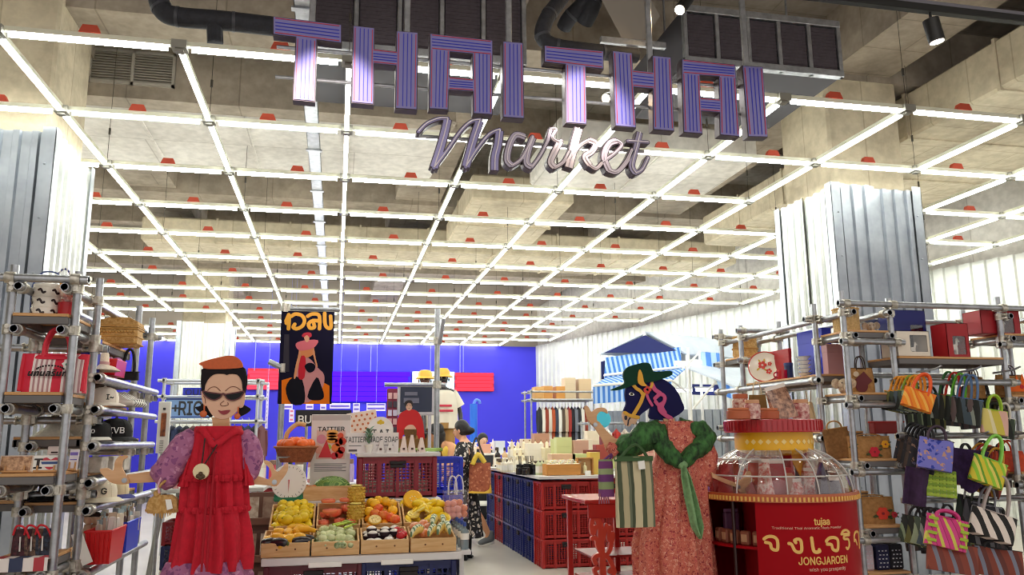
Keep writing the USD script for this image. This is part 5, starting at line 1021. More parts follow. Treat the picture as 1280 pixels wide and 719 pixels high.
tb.part('small_print', [box(-w*.4, w*(.4-.1*(k % 2)), -.002, 0, zp(580+2.2*k)-.003, zp(580+2.2*k)+.003) for k in range(5)], mat('#8a8486', .6), smooth=False)
# BUBBLE board
p0, p1 = atY(369, 530, 6.75), atY(439, 530, 6.75); z0, z1 = Zl(400, 533, 6.75), Zl(400, 512.5, 6.75)
bb = T('black_sign', 'black sign board with white lettering behind the fruit poster', 'sign', ((p0[0]+p1[0])/2, 6.75, z0), local=True); w = p1[0]-p0[0]
bb.part('board', bbox(-w/2, w/2, 0, .02, 0, z1-z0, .003), mat('#16151c', .5), smooth=False); bb.part('lettering', mv(flat_text('BUB', .06, True), -w*.27, -.002, (z1-z0)*.42), white, smooth=False)
bb.part('post', [tube([(x, .02, z3-z0-.0), (x, .02, 0)], .012, 6) for x in (-w*.3, w*.4)], steel)
fs.part('rear_shelf', bbox(X0+.1, X1-.02, 6.62, 6.95, z3-.035, z3, .004), laminate, smooth=False)
# red crate with board and soap signs
p0, p1 = atY(448.5, 600, 6.15), atY(545, 600, 6.15); cx_ = (p0[0]+p1[0])/2; zc = Zl(495, 571, 6.15)-z3
plastic_crate('dark red latticed crate standing on the fruit stand under the soap signs', p1[0]-p0[0]-.02, .38, zc-.003, '#8a1a2c', (cx_, 6.36, z3), nx=18, nz=9)
for k in range(8):
    r_ = random.Random(k); 
    t = T('wrapped_soap', 'pale wrapped soap packs seen through the red crate', 'soap', (cx_+(-.24+.065*k), 6.3+.05*(k % 2), z3+.014), r_.uniform(-20, 20), 'soaps inside the red crate', local=True); t.part('block', bbox(-.028, .028, -.02, .02, 0, .1+.08*(k % 3 == 0), .005), mat('#e6dcd0', .6)); t.part('wrapper_band', bbox(-.029, .029, -.021, .021, .04, .06, .003), mat('#b98a8a', .6))
one('display_board', bbox(p0[0]-.02, p1[0]+.03, 6.12, 6.62, z3+zc, z3+zc+.028, .004), laminate, 'grey-white board on top of the dark red crate', 'board', smooth=False); zd = z3+zc+.028
def sign(label, px0, px1, py0, py1, Y, texts, m=white, round_top=False, name='soap_sign', zbase=None):
    a, b = atY(px0, py1, Y), atY(px1, py1, Y); z1 = Zl((px0+px1)/2, py0, Y); zb_ = zbase if zbase is not None else float(a[2]); w, h = b[0]-a[0], z1-zb_
    t = T(name, label, 'sign', ((a[0]+b[0])/2, Y, zb_), local=True); o = sbox(-w/2, 0, w/2, h)
    if round_top: o = unary_union([sbox(-w/2, 0, w/2, h-w/2*.9), affinity.scale(Point(0, 0).buffer(w/2, 24), 1, .9).buffer(0)]) if False else unary_union([sbox(-w/2, 0, w/2, max(.01, h-w/2)), affinity.translate(Point(0, 0).buffer(w/2, 24), 0, max(.01, h-w/2))])
    t.part('board', plate(o, .012, 0), m, smooth=False); t.part('foot', bbox(-w*.35, w*.35, -.02, .03, 0, .008, .002), m, smooth=False)
    for s, hh_, fx, fz, bold, sx in texts: t.part('lettering', mv(sc(flat_text(s, hh_, bold), sx, 1, 1), fx*w, -.0015, fz*h), mat('#2b2b33', .6), smooth=False)
    return t, w, h
t, w, h = sign('wide white sign reading TAITIER HANDMADE SOAP above the red crate', 433, 498, 541, 566, 6.2, [('TAITIER', .036, -.33, .68, False, .75), ('MADE SOAP', .036, .21, .68, False, .75), ('all natural bar', .014, -.3, .36, False, .8)] and [('TAITIER', .04, -.33, .66, False, .7), ('MADE SOAP', .04, .2, .66, False, .7)], mat('#f0e8e6', .45), zbase=zd)
t.part('small_print', [box(-w*.46, -w*.22, -.002, 0, h*.34, h*.37), box(-w*.46, -w*.3, -.002, 0, h*.08, h*.18), box(.06*w, .4*w, -.002, 0, h*.36, h*.39)], mat('#5a5258', .6), smooth=False)
t, w, h = sign('round-topped white sign reading TAI with a yellow motif behind the soap sign', 459, 491, 521, 566, 6.4, [('T A I', .045, 0, .55, True, .9)], mat('#efe7e2', .45), True, zbase=zd)
t.part('yellow_motif', mv(plate(unary_union([Point(x, z).buffer(.012) for x, z in ((0, 0), (-.016, .004), (.016, .004), (0, .014))]), .003, -.003), 0, 0, h*.82), mat('#d8b41e', .5), smooth=False)
t = Tilted('spotted_panel', 'cream panel printed with small orange spots, leaning behind the soap signs', 'panel', (atY(459, 540, 6.55)[0], 6.55, zd), 0, -9, 0)
a = .115; t.part('panel', bbox(-a, a, 0, .012, 0, .32, .003), mat('#eed8c8', .6), smooth=False); t.part('printed_spots', [mv(plate(Point(0, 0).buffer(.009), .002, -.002), -a+.03+.042*i+.02*(j % 2), 0, .15+.035*j) for i in range(5) for j in range(5)], mat('#c4683a', .6), smooth=False); t.part('bracket', bbox(-.02, .02, .012, .06, 0, .1, .003), white)
# small plant in front of the soap sign
p = atY(461, 566, 6.16); t = T('small_plant', 'small grey-green leafy plant in a white cone pot before the soap sign', 'plant', (p[0], 6.165, zd), local=True)
t.part('pot', lathe([(0, 0), (.018, 0), (.034, .06), (.03, .062), (0, .05)], 12), white)
for k in range(11):
    a = k*2.4; d = .03+.012*(k % 3); lf = sheet(lambda u, v: ((v-.5)*.03*np.sin(np.pi*u), -.0*u+.06*u, .02*np.sin(2*u)), 6, 3, .002); t.part('leaf', mv(rot(rot(lf, 10+8*(k % 4), (1, 0, 0)), math.degrees(a)), 0, 0, .065+.009*k), mat('#5f7f66', .6, var=.15, scale=30.))
for k, px in enumerate((476, 487, 504, 514, 526)):
    p = atY(px, 564, 6.22); h = (.09, .08, .12, .13, .11)[k]; t = T('folded_card', ['first', 'second', 'third', 'fourth', 'fifth'][k] + ' pale folded card from the left on the board above the red crate', 'card', (p[0], 6.18+.02*(k > 1), zd), -12+8*k, local=True)
    for s in (-1, 1): t.part('leaf', hull([(-.028, s*.022, 0), (.028, s*.022, 0), (-.006, s*.004, h), (.012, s*.004, h), (-.028, s*.018, 0), (.028, s*.018, 0)]), mat('#f0dcd2' if k > 1 else '#ece6e2', .6), smooth=False)
    t.part('printed_mark', mv(box(-.008, .008, -.024, -.018, .02, .035), 0), mat('#5a3a34', .6), smooth=False)
t = T('banana_leaf', 'green leaf mat lying at the right end above the red crate', 'leaf', (atY(527, 565, 6.2)[0], 6.3, zd), local=True)
t.part('leaf_blade', mv(sheet(lambda u, v: ((u-.5)*.34, (v-.5)*.2*np.sin(np.pi*np.clip(u, .06, .94)), .018+.012*np.cos(v*9+u*4)), 16, 9, .004)), mat('#7f9c3c', .6, var=.15, scale=14.)); t.part('midrib', tube([(-.17, 0, .02), (.17, 0, .022)], .005, 5), mat('#b5c46a', .6))
# standee of a person in a red jumper
p = atY(514, 563, 6.5); t = T('photo_standee', 'cut-out photo of a person in a red jumper holding a basket', 'standee', (p[0], 6.5, zd), local=True)
L_ = lambda pts: [(q[0]-p[0], q[1]-zd) for q in plane([(430+a/5.99, 450+b/5.99) for a, b in pts], 6.5)]
t.part('jumper', plate(sm(L_([(400,590),(398,480),(415,410),(455,380),(485,372),(520,372),(560,395),(590,460),(602,560),(600,600),(560,600),(540,560),(450,560),(430,600)])), .01, 0), mat('#d0181f', .6)); t.part('head', plate(sm(L_([(462,350),(460,325),(480,312),(505,318),(512,345),(505,370),(486,380),(470,370)])), .01, -.004), mat('#e8b9a0', .6)); t.part('hair', plate(sm(L_([(458,345),(455,318),(480,302),(508,308),(516,335),(510,348),(500,326),(476,324),(464,350)])), .008, -.008), mat('#241a1a', .6))
t.part('hands', plate(sm(L_([(455,520),(470,495),(500,485),(525,495),(540,525),(500,520)])), .008, -.006), mat('#e8b9a0', .6)); t.part('held_basket', plate(L_([(448,520),(545,520),(540,600),(455,600)]), .008, -.007), mat('#7d5626', .7, scale=60., col2='#5c3d18')); t.part('face_features', [plate(Point(*q).buffer(.003), .002, -.0065) for q in L_([(475,342),(496,342),(486,362)])], mat('#4a2a22', .6), smooth=False)
t.part('foot', bbox(-.1, .1, -.03, .06, 0, L_([(500,600)])[0][1]+.01, .004), mat('#7d5626', .7))
# plastic bags and bottles at the stand's right end
pb = pane_mat((.97, .97, .98), .12)
for k, (px, py, Y) in enumerate(((558, 650, 5.85), (569, 648, 5.95))):
    p = atY(px, py, Y); t = T('clear_bag', ['clear plastic bag of peeled pink fruit hung at the stand\'s right end', 'clear plastic bag of orange fruit hung behind the first clear bag'][k], 'bag', (X1+.04+.06*k, Y, p[2]), local=True)
    t.part('film', soft_bag(.13, .2, .1, .1), pb); t.part('handles', [strap(.03, .2, .1, s*.02, .0025) for s in (-1, 1)], mat('#e8e4e6', .3)); t.part('fruit_pieces', [mv(ball(.026, 1), -.035+.035*(j % 3), -.02+.03*((j//3) % 2), .03+.04*(j//6)) for j in range(14)], mat(('#e09a8c', '#e88a5c')[k], .5))
for k in range(5):
    p = atY(568+5*(k % 3), 690-8*(k//3), 5.5+.12*k); t = T('water_bottle', 'clear water bottle standing on the shelf at the stand\'s right end', 'bottle', (X1+.065, 5.45+.12*k, zT+.002), 0, 'water bottles at the end of the fruit stand', local=True); a, b = bottle_mesh(.028, .17)
    t.part('body', a, mat('#a9bcc4', .15, trans=.6)); t.part('cap', b, mat('#2d4a9a', .4)); t.part('label_band', lathe([(.0285, .06), (.029, .061), (.029, .1), (.0285, .101)], 14), white)
fs.part('side_ledge', bbox(X1+.03, X1+.1, 5.4, 6.05, zT-.03, zT, .004), laminate, smooth=False); fs.part('ledge_bracket', box(X1+.03, X1+.06, 5.45, 6., 0.0, zT-.03), laminate, smooth=False)

# ================================================================ HORSE FIGURE
HY = 5.0
hc = crop(720, 440, 4.495); h2 = crop(720, 570, 4.826); jc = crop(870, 590, 5.575)
Ph = lambda f, pts: plane(f(pts), HY)
zh = lambda y, x=840: float(atY(x, y, HY)[2]); xh = lambda x, y=600: float(atY(x, y, HY)[0])
hx = xh(845, 640)
horse = T('cutout_horse', 'wooden cut-out horse in a dark green hat, coral floral dress and green shawl', 'cut-out figure', (hx, HY, 0))
navyb = mat('#1b1a48', .6, ior=1.2)
hdp = horse.part('head_board', plate(sm(Ph(hc, [(286,192),(276,240),(282,290),(268,338),(300,360),(345,366),(372,346),(400,326),(416,318),(414,372),(480,382),(542,372),(606,326),(592,270),(562,210),(512,165),(470,150),(410,150),(330,170)])), .018, HY), navyb, label='dark navy horse head')
horse.part('muzzle', plate(sm(Ph(hc, [(257,352),(268,334),(300,352),(346,366),(340,388),(330,407),(312,404),(298,419),(276,411),(262,382)])), .01, HY-.008), mat('#d9ae8e', .5), parent=hdp, label='tan muzzle')
horse.part('nostril', plate(unary_union([Polygon(sm(Ph(hc, [(270,362),(282,360),(284,378),(276,384),(270,376)]))), LineString(Ph(hc, [(288,412),(292,385),(300,372)])).buffer(.004)]), .004, HY-.012), mat('#231a2a', .5), parent=hdp)
horse.part('eye', plate(sm(Ph(hc, [(296,238),(306,228),(320,232),(326,242),(310,247)])), .004, HY-.005), white, parent=hdp); horse.part('pupil', plate(Point(*Ph(hc, [(311,237)])[0]).buffer(.009), .003, HY-.008), mat('#33301e', .3), parent=hdp)
ln_ = lambda f, pts, w: LineString(spline(Ph(f, pts), 4)).buffer(w)
horse.part('yellow_bridle', plate(unary_union([ln_(hc, [(316,183),(335,205),(358,220),(372,240)], .011), ln_(hc, [(376,238),(362,280),(340,320),(318,356)], .012), ln_(hc, [(272,342),(300,358),(346,368)], .011), ln_(hc, [(372,240),(392,225)], .009), ln_(hc, [(420,158),(424,185),(410,208)], .009)]), .006, HY-.013), mat('#dca32c', .5), parent=hdp)
horse.part('ring_rosette', plate(unary_union([Point(*q).buffer(.013) for q in Ph(hc, [(385,214),(396,203),(408,212),(398,226),(388,222)])]).difference(Point(*Ph(hc, [(396,214)])[0]).buffer(.009)), .006, HY-.018), mat('#cf3a30', .5), parent=hdp)
horse.part('pink_ribbon', plate(unary_union([ln_(hc, [(424,182),(440,212),(468,232)], .014), ln_(hc, [(440,262),(470,238),(494,252),(490,282),(462,298),(444,280)], .012), ln_(hc, [(464,300),(470,330),(500,356),(530,374)], .014), ln_(hc, [(492,284),(482,310),(498,340)], .010), ln_(hc, [(392,230),(402,262),(424,300)], .009)]), .006, HY-.012), mat('#c9497c', .5), parent=hdp, label='pink ribbon braided into the mane')
horse.part('green_hat', plate(sm(Ph(hc, [(192,214),(266,180),(262,142),(266,110),(292,84),(345,68),(382,61),(410,70),(426,106),(446,113),(520,108),(536,121),(520,138),(440,166),(400,172),(330,184),(270,206),(230,216)]), 3), .022, HY-.02), mat('#123a29', .7, var=.06, scale=40., ior=1.25), parent=hdp, label='dark green wide-brimmed flat hat')
horse.part('gold_feather', plate(sm(Ph(hc, [(340,170),(342,120),(352,101),(366,130),(374,170),(390,192),(362,192)])), .006, HY-.027), mat('#e2a42a', .5), parent=hdp)
horse.part('neck', plate(Ph(hc, [(488,375),(552,372),(560,420),(548,468),(520,440)]), .018, HY-.005), ply)
coral = spots('#c96a58', ['#8f2f38', '#e0a08a', '#d98a74', '#b4474a'], 60., .85, .42)
shawl = mat('#3f7438', .8, scale=26., bump=.8, bscale=34., col2='#162f18', stretch=(1, 1, .5)); sash = mat('#7aa06e', .75, var=.2, scale=30., bump=.2, bscale=60.)
horse.part('body_board', plate([(hx-.12, .02), (hx+.16, .02), (hx+.14, zh(540)), (hx-.06, zh(540))], .018, HY+.03), ply); horse.part('foot_plate', bbox(hx-.25, hx+.3, HY-.2, HY+.25, 0, .02, .004), ply)
rw = lambda tab, dp: [(zh(y), (xh(r, y)-xh(l, y))/2, dp(((xh(r, y)-xh(l, y))/2)), am, (xh(r, y)+xh(l, y))/2-hx) for y, l, r, am in tab]
dr = horse.part('dress', garment(rw([(527, 812, 866, .2), (545, 818, 872, .4), (570, 822, 876, .5), (590, 817, 880, .7), (620, 811, 882, 1.), (650, 803, 884, 1.3), (680, 797, 886, 1.5), (719, 799, 889, 1.7), (760, 798, 893, 1.9)], lambda w: .45*w+.05), hx, HY, 9, .014, seed=12), coral, label='coral floral long dress')
horse.part('sleeve', limb([(xh(866, 545), HY, zh(545)), (xh(880, 565), HY-.02, zh(568)), (xh(880, 590), HY-.02, zh(590)), (xh(876, 602), HY-.02, zh(606))], [.055, .075, .065, .05], .12, 11), coral, parent=dr)
horse.part('neck_panel', plate(sm(Ph(hc, [(478,390),(500,384),(540,440),(590,520),(580,570),(545,608),(515,590),(490,540),(476,460)])), .012, HY-.125), coral, parent=dr)
sh = horse.part('shawl', limb([(xh(769, 572), HY-.05, zh(566)), (xh(785, 560), HY-.055, zh(556)), (xh(803, 545), HY-.05, zh(545)), (xh(822, 545), HY-.03, zh(546))], [.055, .075, .085, .09], .42, 21), shawl, label='crinkled dark green shawl wrapped over both shoulders')
horse.part('shawl_fold', limb([(xh(822, 532), HY-.05, zh(534)), (xh(822, 555), HY-.09, zh(556)), (xh(832, 572), HY-.13, zh(572)), (xh(842, 582), HY-.15, zh(580))], [.05, .06, .05, .03], .42, 23), shawl, parent=sh)
horse.part('shawl_fold', limb([(xh(846, 532), HY-.03, zh(532)), (xh(868, 538), HY-.06, zh(538)), (xh(876, 550), HY-.07, zh(549)), (xh(862, 564), HY-.1, zh(563)), (xh(843, 580), HY-.15, zh(578))], [.045, .06, .068, .055, .028], .42, 25), shawl, parent=sh)
horse.part('shawl_fold', limb([(xh(866, 560), HY-.08, zh(558)), (xh(850, 570), HY-.13, zh(570)), (xh(840, 580), HY-.15, zh(582))], [.05, .05, .025], .42, 27), shawl, parent=sh)
horse.part('knot', mv(ball(.03, 2, (1.1, .9, 1)), xh(841), HY-.165, zh(580)), sash, parent=sh)
def tail(u, v):
    s = np.stack([np.interp(u, [0, .3, .6, 1], [xh(841), xh(845), xh(849), xh(854)]), np.interp(u, [0, 1], [zh(582), zh(668)])], -1); w = np.interp(u, [0, .15, .5, .85, 1], [.015, .03, .036, .034, .004])
    return s[..., 0]+(v-.5)*2*w, HY-.185+.02*np.sin(v*9+u*2)-.02*u, s[..., 1]+.01*np.sin(v*6)
horse.part('sash_tail', sheet(tail, 20, 13, .006), sash, parent=sh, label='pale green knotted end of the shawl')
ar = horse.part('forearm', plate(sm(Ph(hc, [(76,402),(112,388),(140,414),(162,442),(200,478),(222,496),(196,530),(168,556),(150,518),(132,480),(100,430)])), .015, HY-.03), ply)
horse.part('hand', plate(sm(Ph(hc, [(38,312),(50,304),(62,318),(76,338),(92,326),(112,316),(142,316),(160,326),(166,348),(150,340),(128,336),(108,352),(104,376),(108,398),(92,410),(74,404),(56,384),(46,350)]), 3), .015, HY-.046), ply, parent=ar, label='raised cut-out wooden hand')
p = Ph(hc, [(95, 410)])[0]; horse.part('pivot_bolt', mv(rot(lathe([(0, 0), (.014, 0), (.014, .008), (0, .01)], 12), 90, (1, 0, 0)), p[0], HY-.045, p[1]), steel, parent=ar)
horse.part('cuff', limb([(xh(757, 556), HY-.03, zh(557)), (xh(764, 560), HY-.04, zh(561)), (xh(769, 566), HY-.05, zh(566))], [.03, .04, .05], .15, 31), coral, parent=dr)
ar2 = horse.part('forearm', plate(Ph(jc, [(60,-2),(112,28),(236,74),(256,110),(180,84),(70,36)]), .015, HY-.10), ply)
horse.part('hand', plate(sm(Ph(jc, [(228,70),(270,40),(300,-10),(322,0),(330,40),(360,52),(398,72),(392,100),(360,112),(338,140),(290,142),(240,128)])), .015, HY-.116), ply, parent=ar2)
p = Ph(jc, [(236, 98)])[0]; horse.part('pivot_bolt', mv(rot(lathe([(0, 0), (.012, 0), (.012, .008), (0, .01)], 12), 90, (1, 0, 0)), p[0], HY-.115, p[1]), steel, parent=ar2)
# bags on the horse's arm
a, b = Ph(h2, [(182, 5)])[0], Ph(h2, [(418, 410)])[0]
t = T('striped_bag', 'beige and dark olive striped bag hung from the cut-out horse\'s arm', 'bag', ((a[0]+b[0])/2, HY-.16, b[1]))
t.part('body', mv(soft_bag(b[0]-a[0], a[1]-b[1], .06, .0, .006), (a[0]+b[0])/2, HY-.16, b[1]), bands([('#cbbf9c', 1), ('#4e5640', .6), ('#b7ab88', .8), ('#6a705a', .35), ('#454d3a', .4)], .15, 'x', .85, .02)); t.part('top_hem', mv(soft_bag(b[0]-a[0]+.004, .03, .045), (a[0]+b[0])/2, HY-.16, a[1]-.025), mat('#3c5a34', .8))
t.part('shoulder_strap', tube(spline([(a[0]+.02, HY-.16, a[1]-.02), (xh(785), HY-.15, zh(555)), (b[0]-.02, HY-.16, a[1]-.02)], 6), .01, 6), mat('#3c5a34', .8)); t.part('price_tag', plate([(xh(784), zh(575)), (xh(792), zh(574)), (xh(793), zh(584)), (xh(785), zh(585))], .003, HY-.20), white, smooth=False)
a, b = Ph(h2, [(116, 20)])[0], Ph(h2, [(178, 240)])[0]
t = T('knit_bag', 'purple and green banded knitted bag hung left of the striped bag', 'bag', ((a[0]+b[0])/2, HY-.08, b[1]))
t.part('body', mv(soft_bag(b[0]-a[0]+.03, a[1]-b[1], .07, .0, .008), (a[0]+b[0])/2+.01, HY-.08, b[1]), bands([('#7a3f78', 1), ('#8c9a6c', 1), ('#6d3a74', 1), ('#9aa67a', .8)], .17, 'z', .9)); t.part('strap', tube(spline([(a[0]+.01, HY-.08, a[1]-.02), (xh(763), HY-.06, zh(566)), (b[0]-.005, HY-.07, a[1]-.02)], 6), .008, 6), mat('#6d3a74', .8)); t.part('tassel', [tube([(b[0]-.02-.012*k, HY-.1, b[1]+.02), (b[0]-.015-.016*k, HY-.11, b[1]-.04)], .005, 4) for k in range(5)], mat('#9a5a6c', .8))

# ================================================================ GIANT JAR BOOTH
JY = 4.95
jl, jr = atY(886, 640, JY), atY(1056, 640, JY); jx = (jl[0]+jr[0])/2*1.0; R = (jr[0]-jl[0])/2*.985
zj = lambda y, x=970: float(atY(x, y, JY-R*.2)[2]); ztop = float(atY(968, 622, JY-R)[2])
jarred = mat('#a00c18', .4, ior=1.18); goldm = mat('#e8b45c', .4)
jb = T('jar_booth', 'giant red jar-shaped booth with a clear dome, yellow neck and red lid', 'booth', (jx, JY, 0))
# open niche on the left of the drum, panel to the right
def drum(r0, r1, z0, z1, a0, a1, n=40):
    a = np.radians(np.linspace(a0, a1, n)); pr = [(r0, z0), (r1, z0), (r1, z1), (r0, z1)]
    v = np.array([(jx+r*math.cos(t), JY+r*math.sin(t), z) for t in a for r, z in pr]); f = []
    for i in range(n-1):
        for k in range(4): l = (k+1) % 4; f += [(i*4+k, i*4+l, i*4+4+l), (i*4+k, i*4+4+l, i*4+4+k)]
    f += [(0, 2, 1), (0, 3, 2), (n*4-4, n*4-3, n*4-2), (n*4-4, n*4-2, n*4-1)]
    m = trimesh.Trimesh(v, f, process=False)
    if m.volume < 0: m.invert()
    return m
A0 = -105     # where the niche ends (front is -90 seen from the camera side, shifted by the view)
nA = math.degrees(math.atan2(-JY, -jx))-16
jb.part('drum_panel', drum(R-.02, R, .06, ztop-.03, nA, 168), jarred, smooth=60)
jb.part('base_ring', drum(R-.04, R+.015, 0, .06, 0, 360), jarred, smooth=60)
jb.part('niche_back', drum(R*.45, R*.47, .06, ztop-.05, 100, 270), mat('#a51420', .4), smooth=60)
for z in (ztop-.3, ztop-.62): jb.part('niche_shelf', drum(.02, R-.015, z-.015, z, 95, 245), jarred, smooth=60)
jb.part('niche_post', [mv(tube([(0, 0, .06), (0, 0, ztop-.03)], .012, 8), jx+(R-.02)*math.cos(math.radians(q)), JY+(R-.02)*math.sin(math.radians(q)), 0) for q in (165, 205, 243)], mat('#2a0a0c', .4))
jb.part('drum_top', drum(.01, R+.005, ztop-.03, ztop-.012, 0, 360), jarred, smooth=60)
rim = jb.part('gold_rim', drum(R-.004, R+.02, ztop-.036, ztop+.012, 0, 360, 64), mat('#b85a30', .35, coat=.2), smooth=60, label='orange gold-toothed rim between drum and dome')
jb.part('rim_teeth', [rot(box(jx-.006, jx+.006, JY-R-.026, JY-R-.018, ztop-.03, ztop-.004), q, (0, 0, 1), (jx, JY, 0)) for q in np.arange(0, 360, 3)], goldm, parent=rim, smooth=False)
cl = pane_mat((.99, .985, .98), .03)
Hn = float(atY(960, 557, JY-R*.4)[2]); Rn = (atY(1002, 537, JY)[0]-atY(918, 537, JY)[0])/2
prd = [(R-.015, ztop)] + [((R-.015)*math.cos(t)**.72*(1-.0)+0, ztop+(Hn-ztop)*math.sin(t)) for t in np.linspace(.12, 1.2, 9)]
prd = [(max(r, Rn*.98), z) for r, z in prd]+[(Rn*.98, Hn)]
dome_m = mv(lathe(prd+[(r-.004, z) for r, z in prd[::-1]]+[prd[0]], 40), jx, JY, 0)
jb.part('clear_dome', dome_m, cl, smooth=60)
hoops = [tube([(jx+r*1.004*math.cos(a), JY+r*1.004*math.sin(a), z) for a in np.linspace(0, 2*np.pi, 37)[:-1]], .005, 5, closed=True) for r, z in (prd[3], prd[6])]
ribs = [tube([(jx+r*1.004*math.cos(q), JY+r*1.004*math.sin(q), z) for r, z in prd], .005, 5) for q in np.radians([-150, -112, -88, -62, -30, 20, 70, 120, 170])]
jb.part('dome_frame', hoops+ribs, mat('#e9e6e2', .2, trans=.3))
zn = float(atY(960, 543, JY-Rn)[2]); zc_ = float(atY(958, 523.5, JY-.33)[2]); Rc = (atY(1011, 532, JY)[0]-atY(905, 532, JY)[0])/2
nk_ = jb.part('yellow_neck', mv(lathe([(Rn*.9, Hn-.03), (Rn*1.02, Hn-.03), (Rn*1.02, zn+.015), (Rn*.9, zn+.015), (Rn*.9, Hn-.03)], 40), jx, JY, 0), mat('#eeb41a', .35), smooth=60)
jb.part('neck_pattern', [rot(plate(affinity.rotate(sbox(jx-.012, Hn+.01, jx+.012, Hn+.034), 45), .004, JY-Rn*1.02-.003), q, (0, 0, 1), (jx, JY, 0)) for q in range(-70, 80, 11)], mat('#f6d98a', .4), parent=nk_, smooth=False)
lidp = jb.part('red_lid', mv(lathe([(0, zn+.012), (Rc, zn+.012), (Rc+.004, zn+.02), (Rc+.004, zc_-.006), (Rc-.004, zc_), (0, zc_)], 64), jx, JY, 0), mat('#b3121f', .25, coat=.5), smooth=50)
jb.part('lid_ridges', [rot(box(jx-.004, jx+.004, JY-Rc-.008, JY-Rc-.002, zn+.022, zc_-.01), q, (0, 0, 1), (jx, JY, 0)) for q in np.arange(0, 360, 6)], mat('#a5101c', .3), parent=lidp, smooth=False)
def rdm(r, pts): return r
jb.part('yellow_scoop', hull([(jx+.02+dx, JY-.1+dy, z) for dx, z in ((0, Hn-.02), (.09, Hn-.02), (.1, ztop+.1), (.19, ztop+.1)) for dy in (0, .012)]), mat('#eba516', .4), smooth=False)
def wrapdec(m, ang0, y0=0):
    """bend lettering (x,z plane, facing -y) round the drum; ang0 = where x=0 sits"""
    v = np.array(m.vertices); th = math.radians(ang0)+v[:, 0]/R; r = R+.0005-v[:, 1]
    return trimesh.Trimesh(np.c_[jx+r*np.cos(th), JY+r*np.sin(th), v[:, 2]], m.faces, process=False)
dec = mat('#efc069', .45)
Gz = lambda y: float(atY(985, y, JY-R)[2])
SA = math.degrees(math.atan2(-JY, -jx))            # the drum's side that faces the viewer
zf = crop(930, 640, 9.1)
px2a = lambda px: SA+math.degrees(math.asin(max(-.97, min(.97, (px-971)/88.))))
th_strokes = [(.009, [[(222,330),(260,300),(315,300),(348,340),(345,440),(315,452),(288,430),(278,380),(235,368)]]), (.009, [[(455,372),(480,382),(505,450),(540,472),(570,450),(570,345),(545,320),(512,335),(520,362)]]), (.010, [[(672,310),(680,440),(702,472),(738,464),(736,448)]]),
              (.009, [[(808,352),(840,318),(890,315),(922,350),(915,452),(890,465),(866,445),(856,395),(815,385)]]), (.007, [[(1040,302),(992,306),(986,340),(1028,352),(1034,420),(1014,462),(1002,446)], [(962,282),(984,246),(1020,244),(1042,282),(962,282)]]), (.007, [[(1092,385),(1098,312),(1122,282),(1150,312),(1156,420),(1148,486)], [(1120,432),(1108,376)]])]
for w, ls in th_strokes:
    ps = []
    for l in ls:
        q = [(math.radians(px2a(930+a/9.1))*R, Gz(640+b/9.1-.03*abs(930+a/9.1-985)*0)) for a, b in l]
        ps.append(LineString(spline(q, 5)).buffer(w))
    jb.part('gold_thai_letter', wrapdec(plate(unary_union(ps), .004, -.002), 0), dec)
for s, hgt, y, px, sx, b in (('tujaa', .038, 654.5, 1016, .9, True), ('Traditional Thai Aromatic Herb Powder', .014, 661.5, 1003, 1.25, False), ('JONGJAROEN', .042, 703, 1017, .86, True), ('wish you prosperity', .02, 714.5, 1020, 1.0, False)):
    m = mv(sc(flat_text(s, hgt, b, .002), sx, 1, 1), math.radians(px2a(px))*R, 0, Gz(y))
    m = m.subdivide_to_size(.03) if False else m
    jb.part('gold_lettering', wrapdec(m, 0), dec if b else mat('#ecb49c', .5), smooth=False)
# goods inside the dome and niche, jars on the lid
cel = mat('#d9a39a', .3, coat=.5, col2='#b3424a', scale=30.)
for k in range(24):
    a = k*2.4; r = R*.84*math.sqrt((k+.5)/24); x, y = jx+r*math.cos(a), JY+r*math.sin(a)
    c = ('#c9463c', '#e8cfc0', '#a01c28', '#3a2a44', '#c2584a')[k % 5]; h = .09+.06*(k % 3)+.05*(k < 8)
    t = T('dome_packet', ['cellophane pack of pink sweets lying under the clear dome', 'pale pack lying under the clear dome', 'dark red pack lying under the clear dome', 'dark violet pack lying under the clear dome', 'brick pack lying under the clear dome'][k % 5], 'packet', (x, y, ztop-.011), k*50, ['pink packs under the dome', 'pale packs under the dome', 'dark red packs under the dome', 'violet packs under the dome', 'brick packs under the dome'][k % 5], local=True)
    t.part('pouch', hull([(sx*.05, sy*.03, .0) for sx in (-1, 1) for sy in (-1, 1)]+[(sx*.045, 0, h) for sx in (-1, 1)]+[(0, sy*.045, h*.4) for sy in (-1, 1)]), mat(c, .35, coat=.5, col2='#e9d8cf' if k % 5 == 0 else None, scale=40.)); t.part('seal', bbox(-.048, .048, -.003, .003, h-.004, h+.018, .001), mat('#e8dad2', .4), smooth=False)
jp = jar('glass_jar', 'red-lidded glass jar standing in the middle under the clear dome', (jx-.03, JY-.14, ztop-.01), .07, .17, mat('#c98a6c', .25, coat=.4), mat('#b01420', .4))
for k in range(5):
    th = math.radians(SA-62+11*k); x, y = jx+R*.86*math.cos(th), JY+R*.86*math.sin(th)
    t = T('brown_packet', ['first', 'second', 'third', 'fourth', 'fifth'][k]+' small brown packet from the left on the jar booth\'s upper niche shelf', 'packet', (x, y, ztop-.3), math.degrees(th)+90, local=True); t.part('pouch', bbox(-.03, .03, -.02, .02, 0, .085, .008), mat('#8a4a34', .6)); t.part('printed_panel', bbox(-.02, .02, -.023, -.018, .02, .065, .002), mat('#b98866', .6), smooth=False)
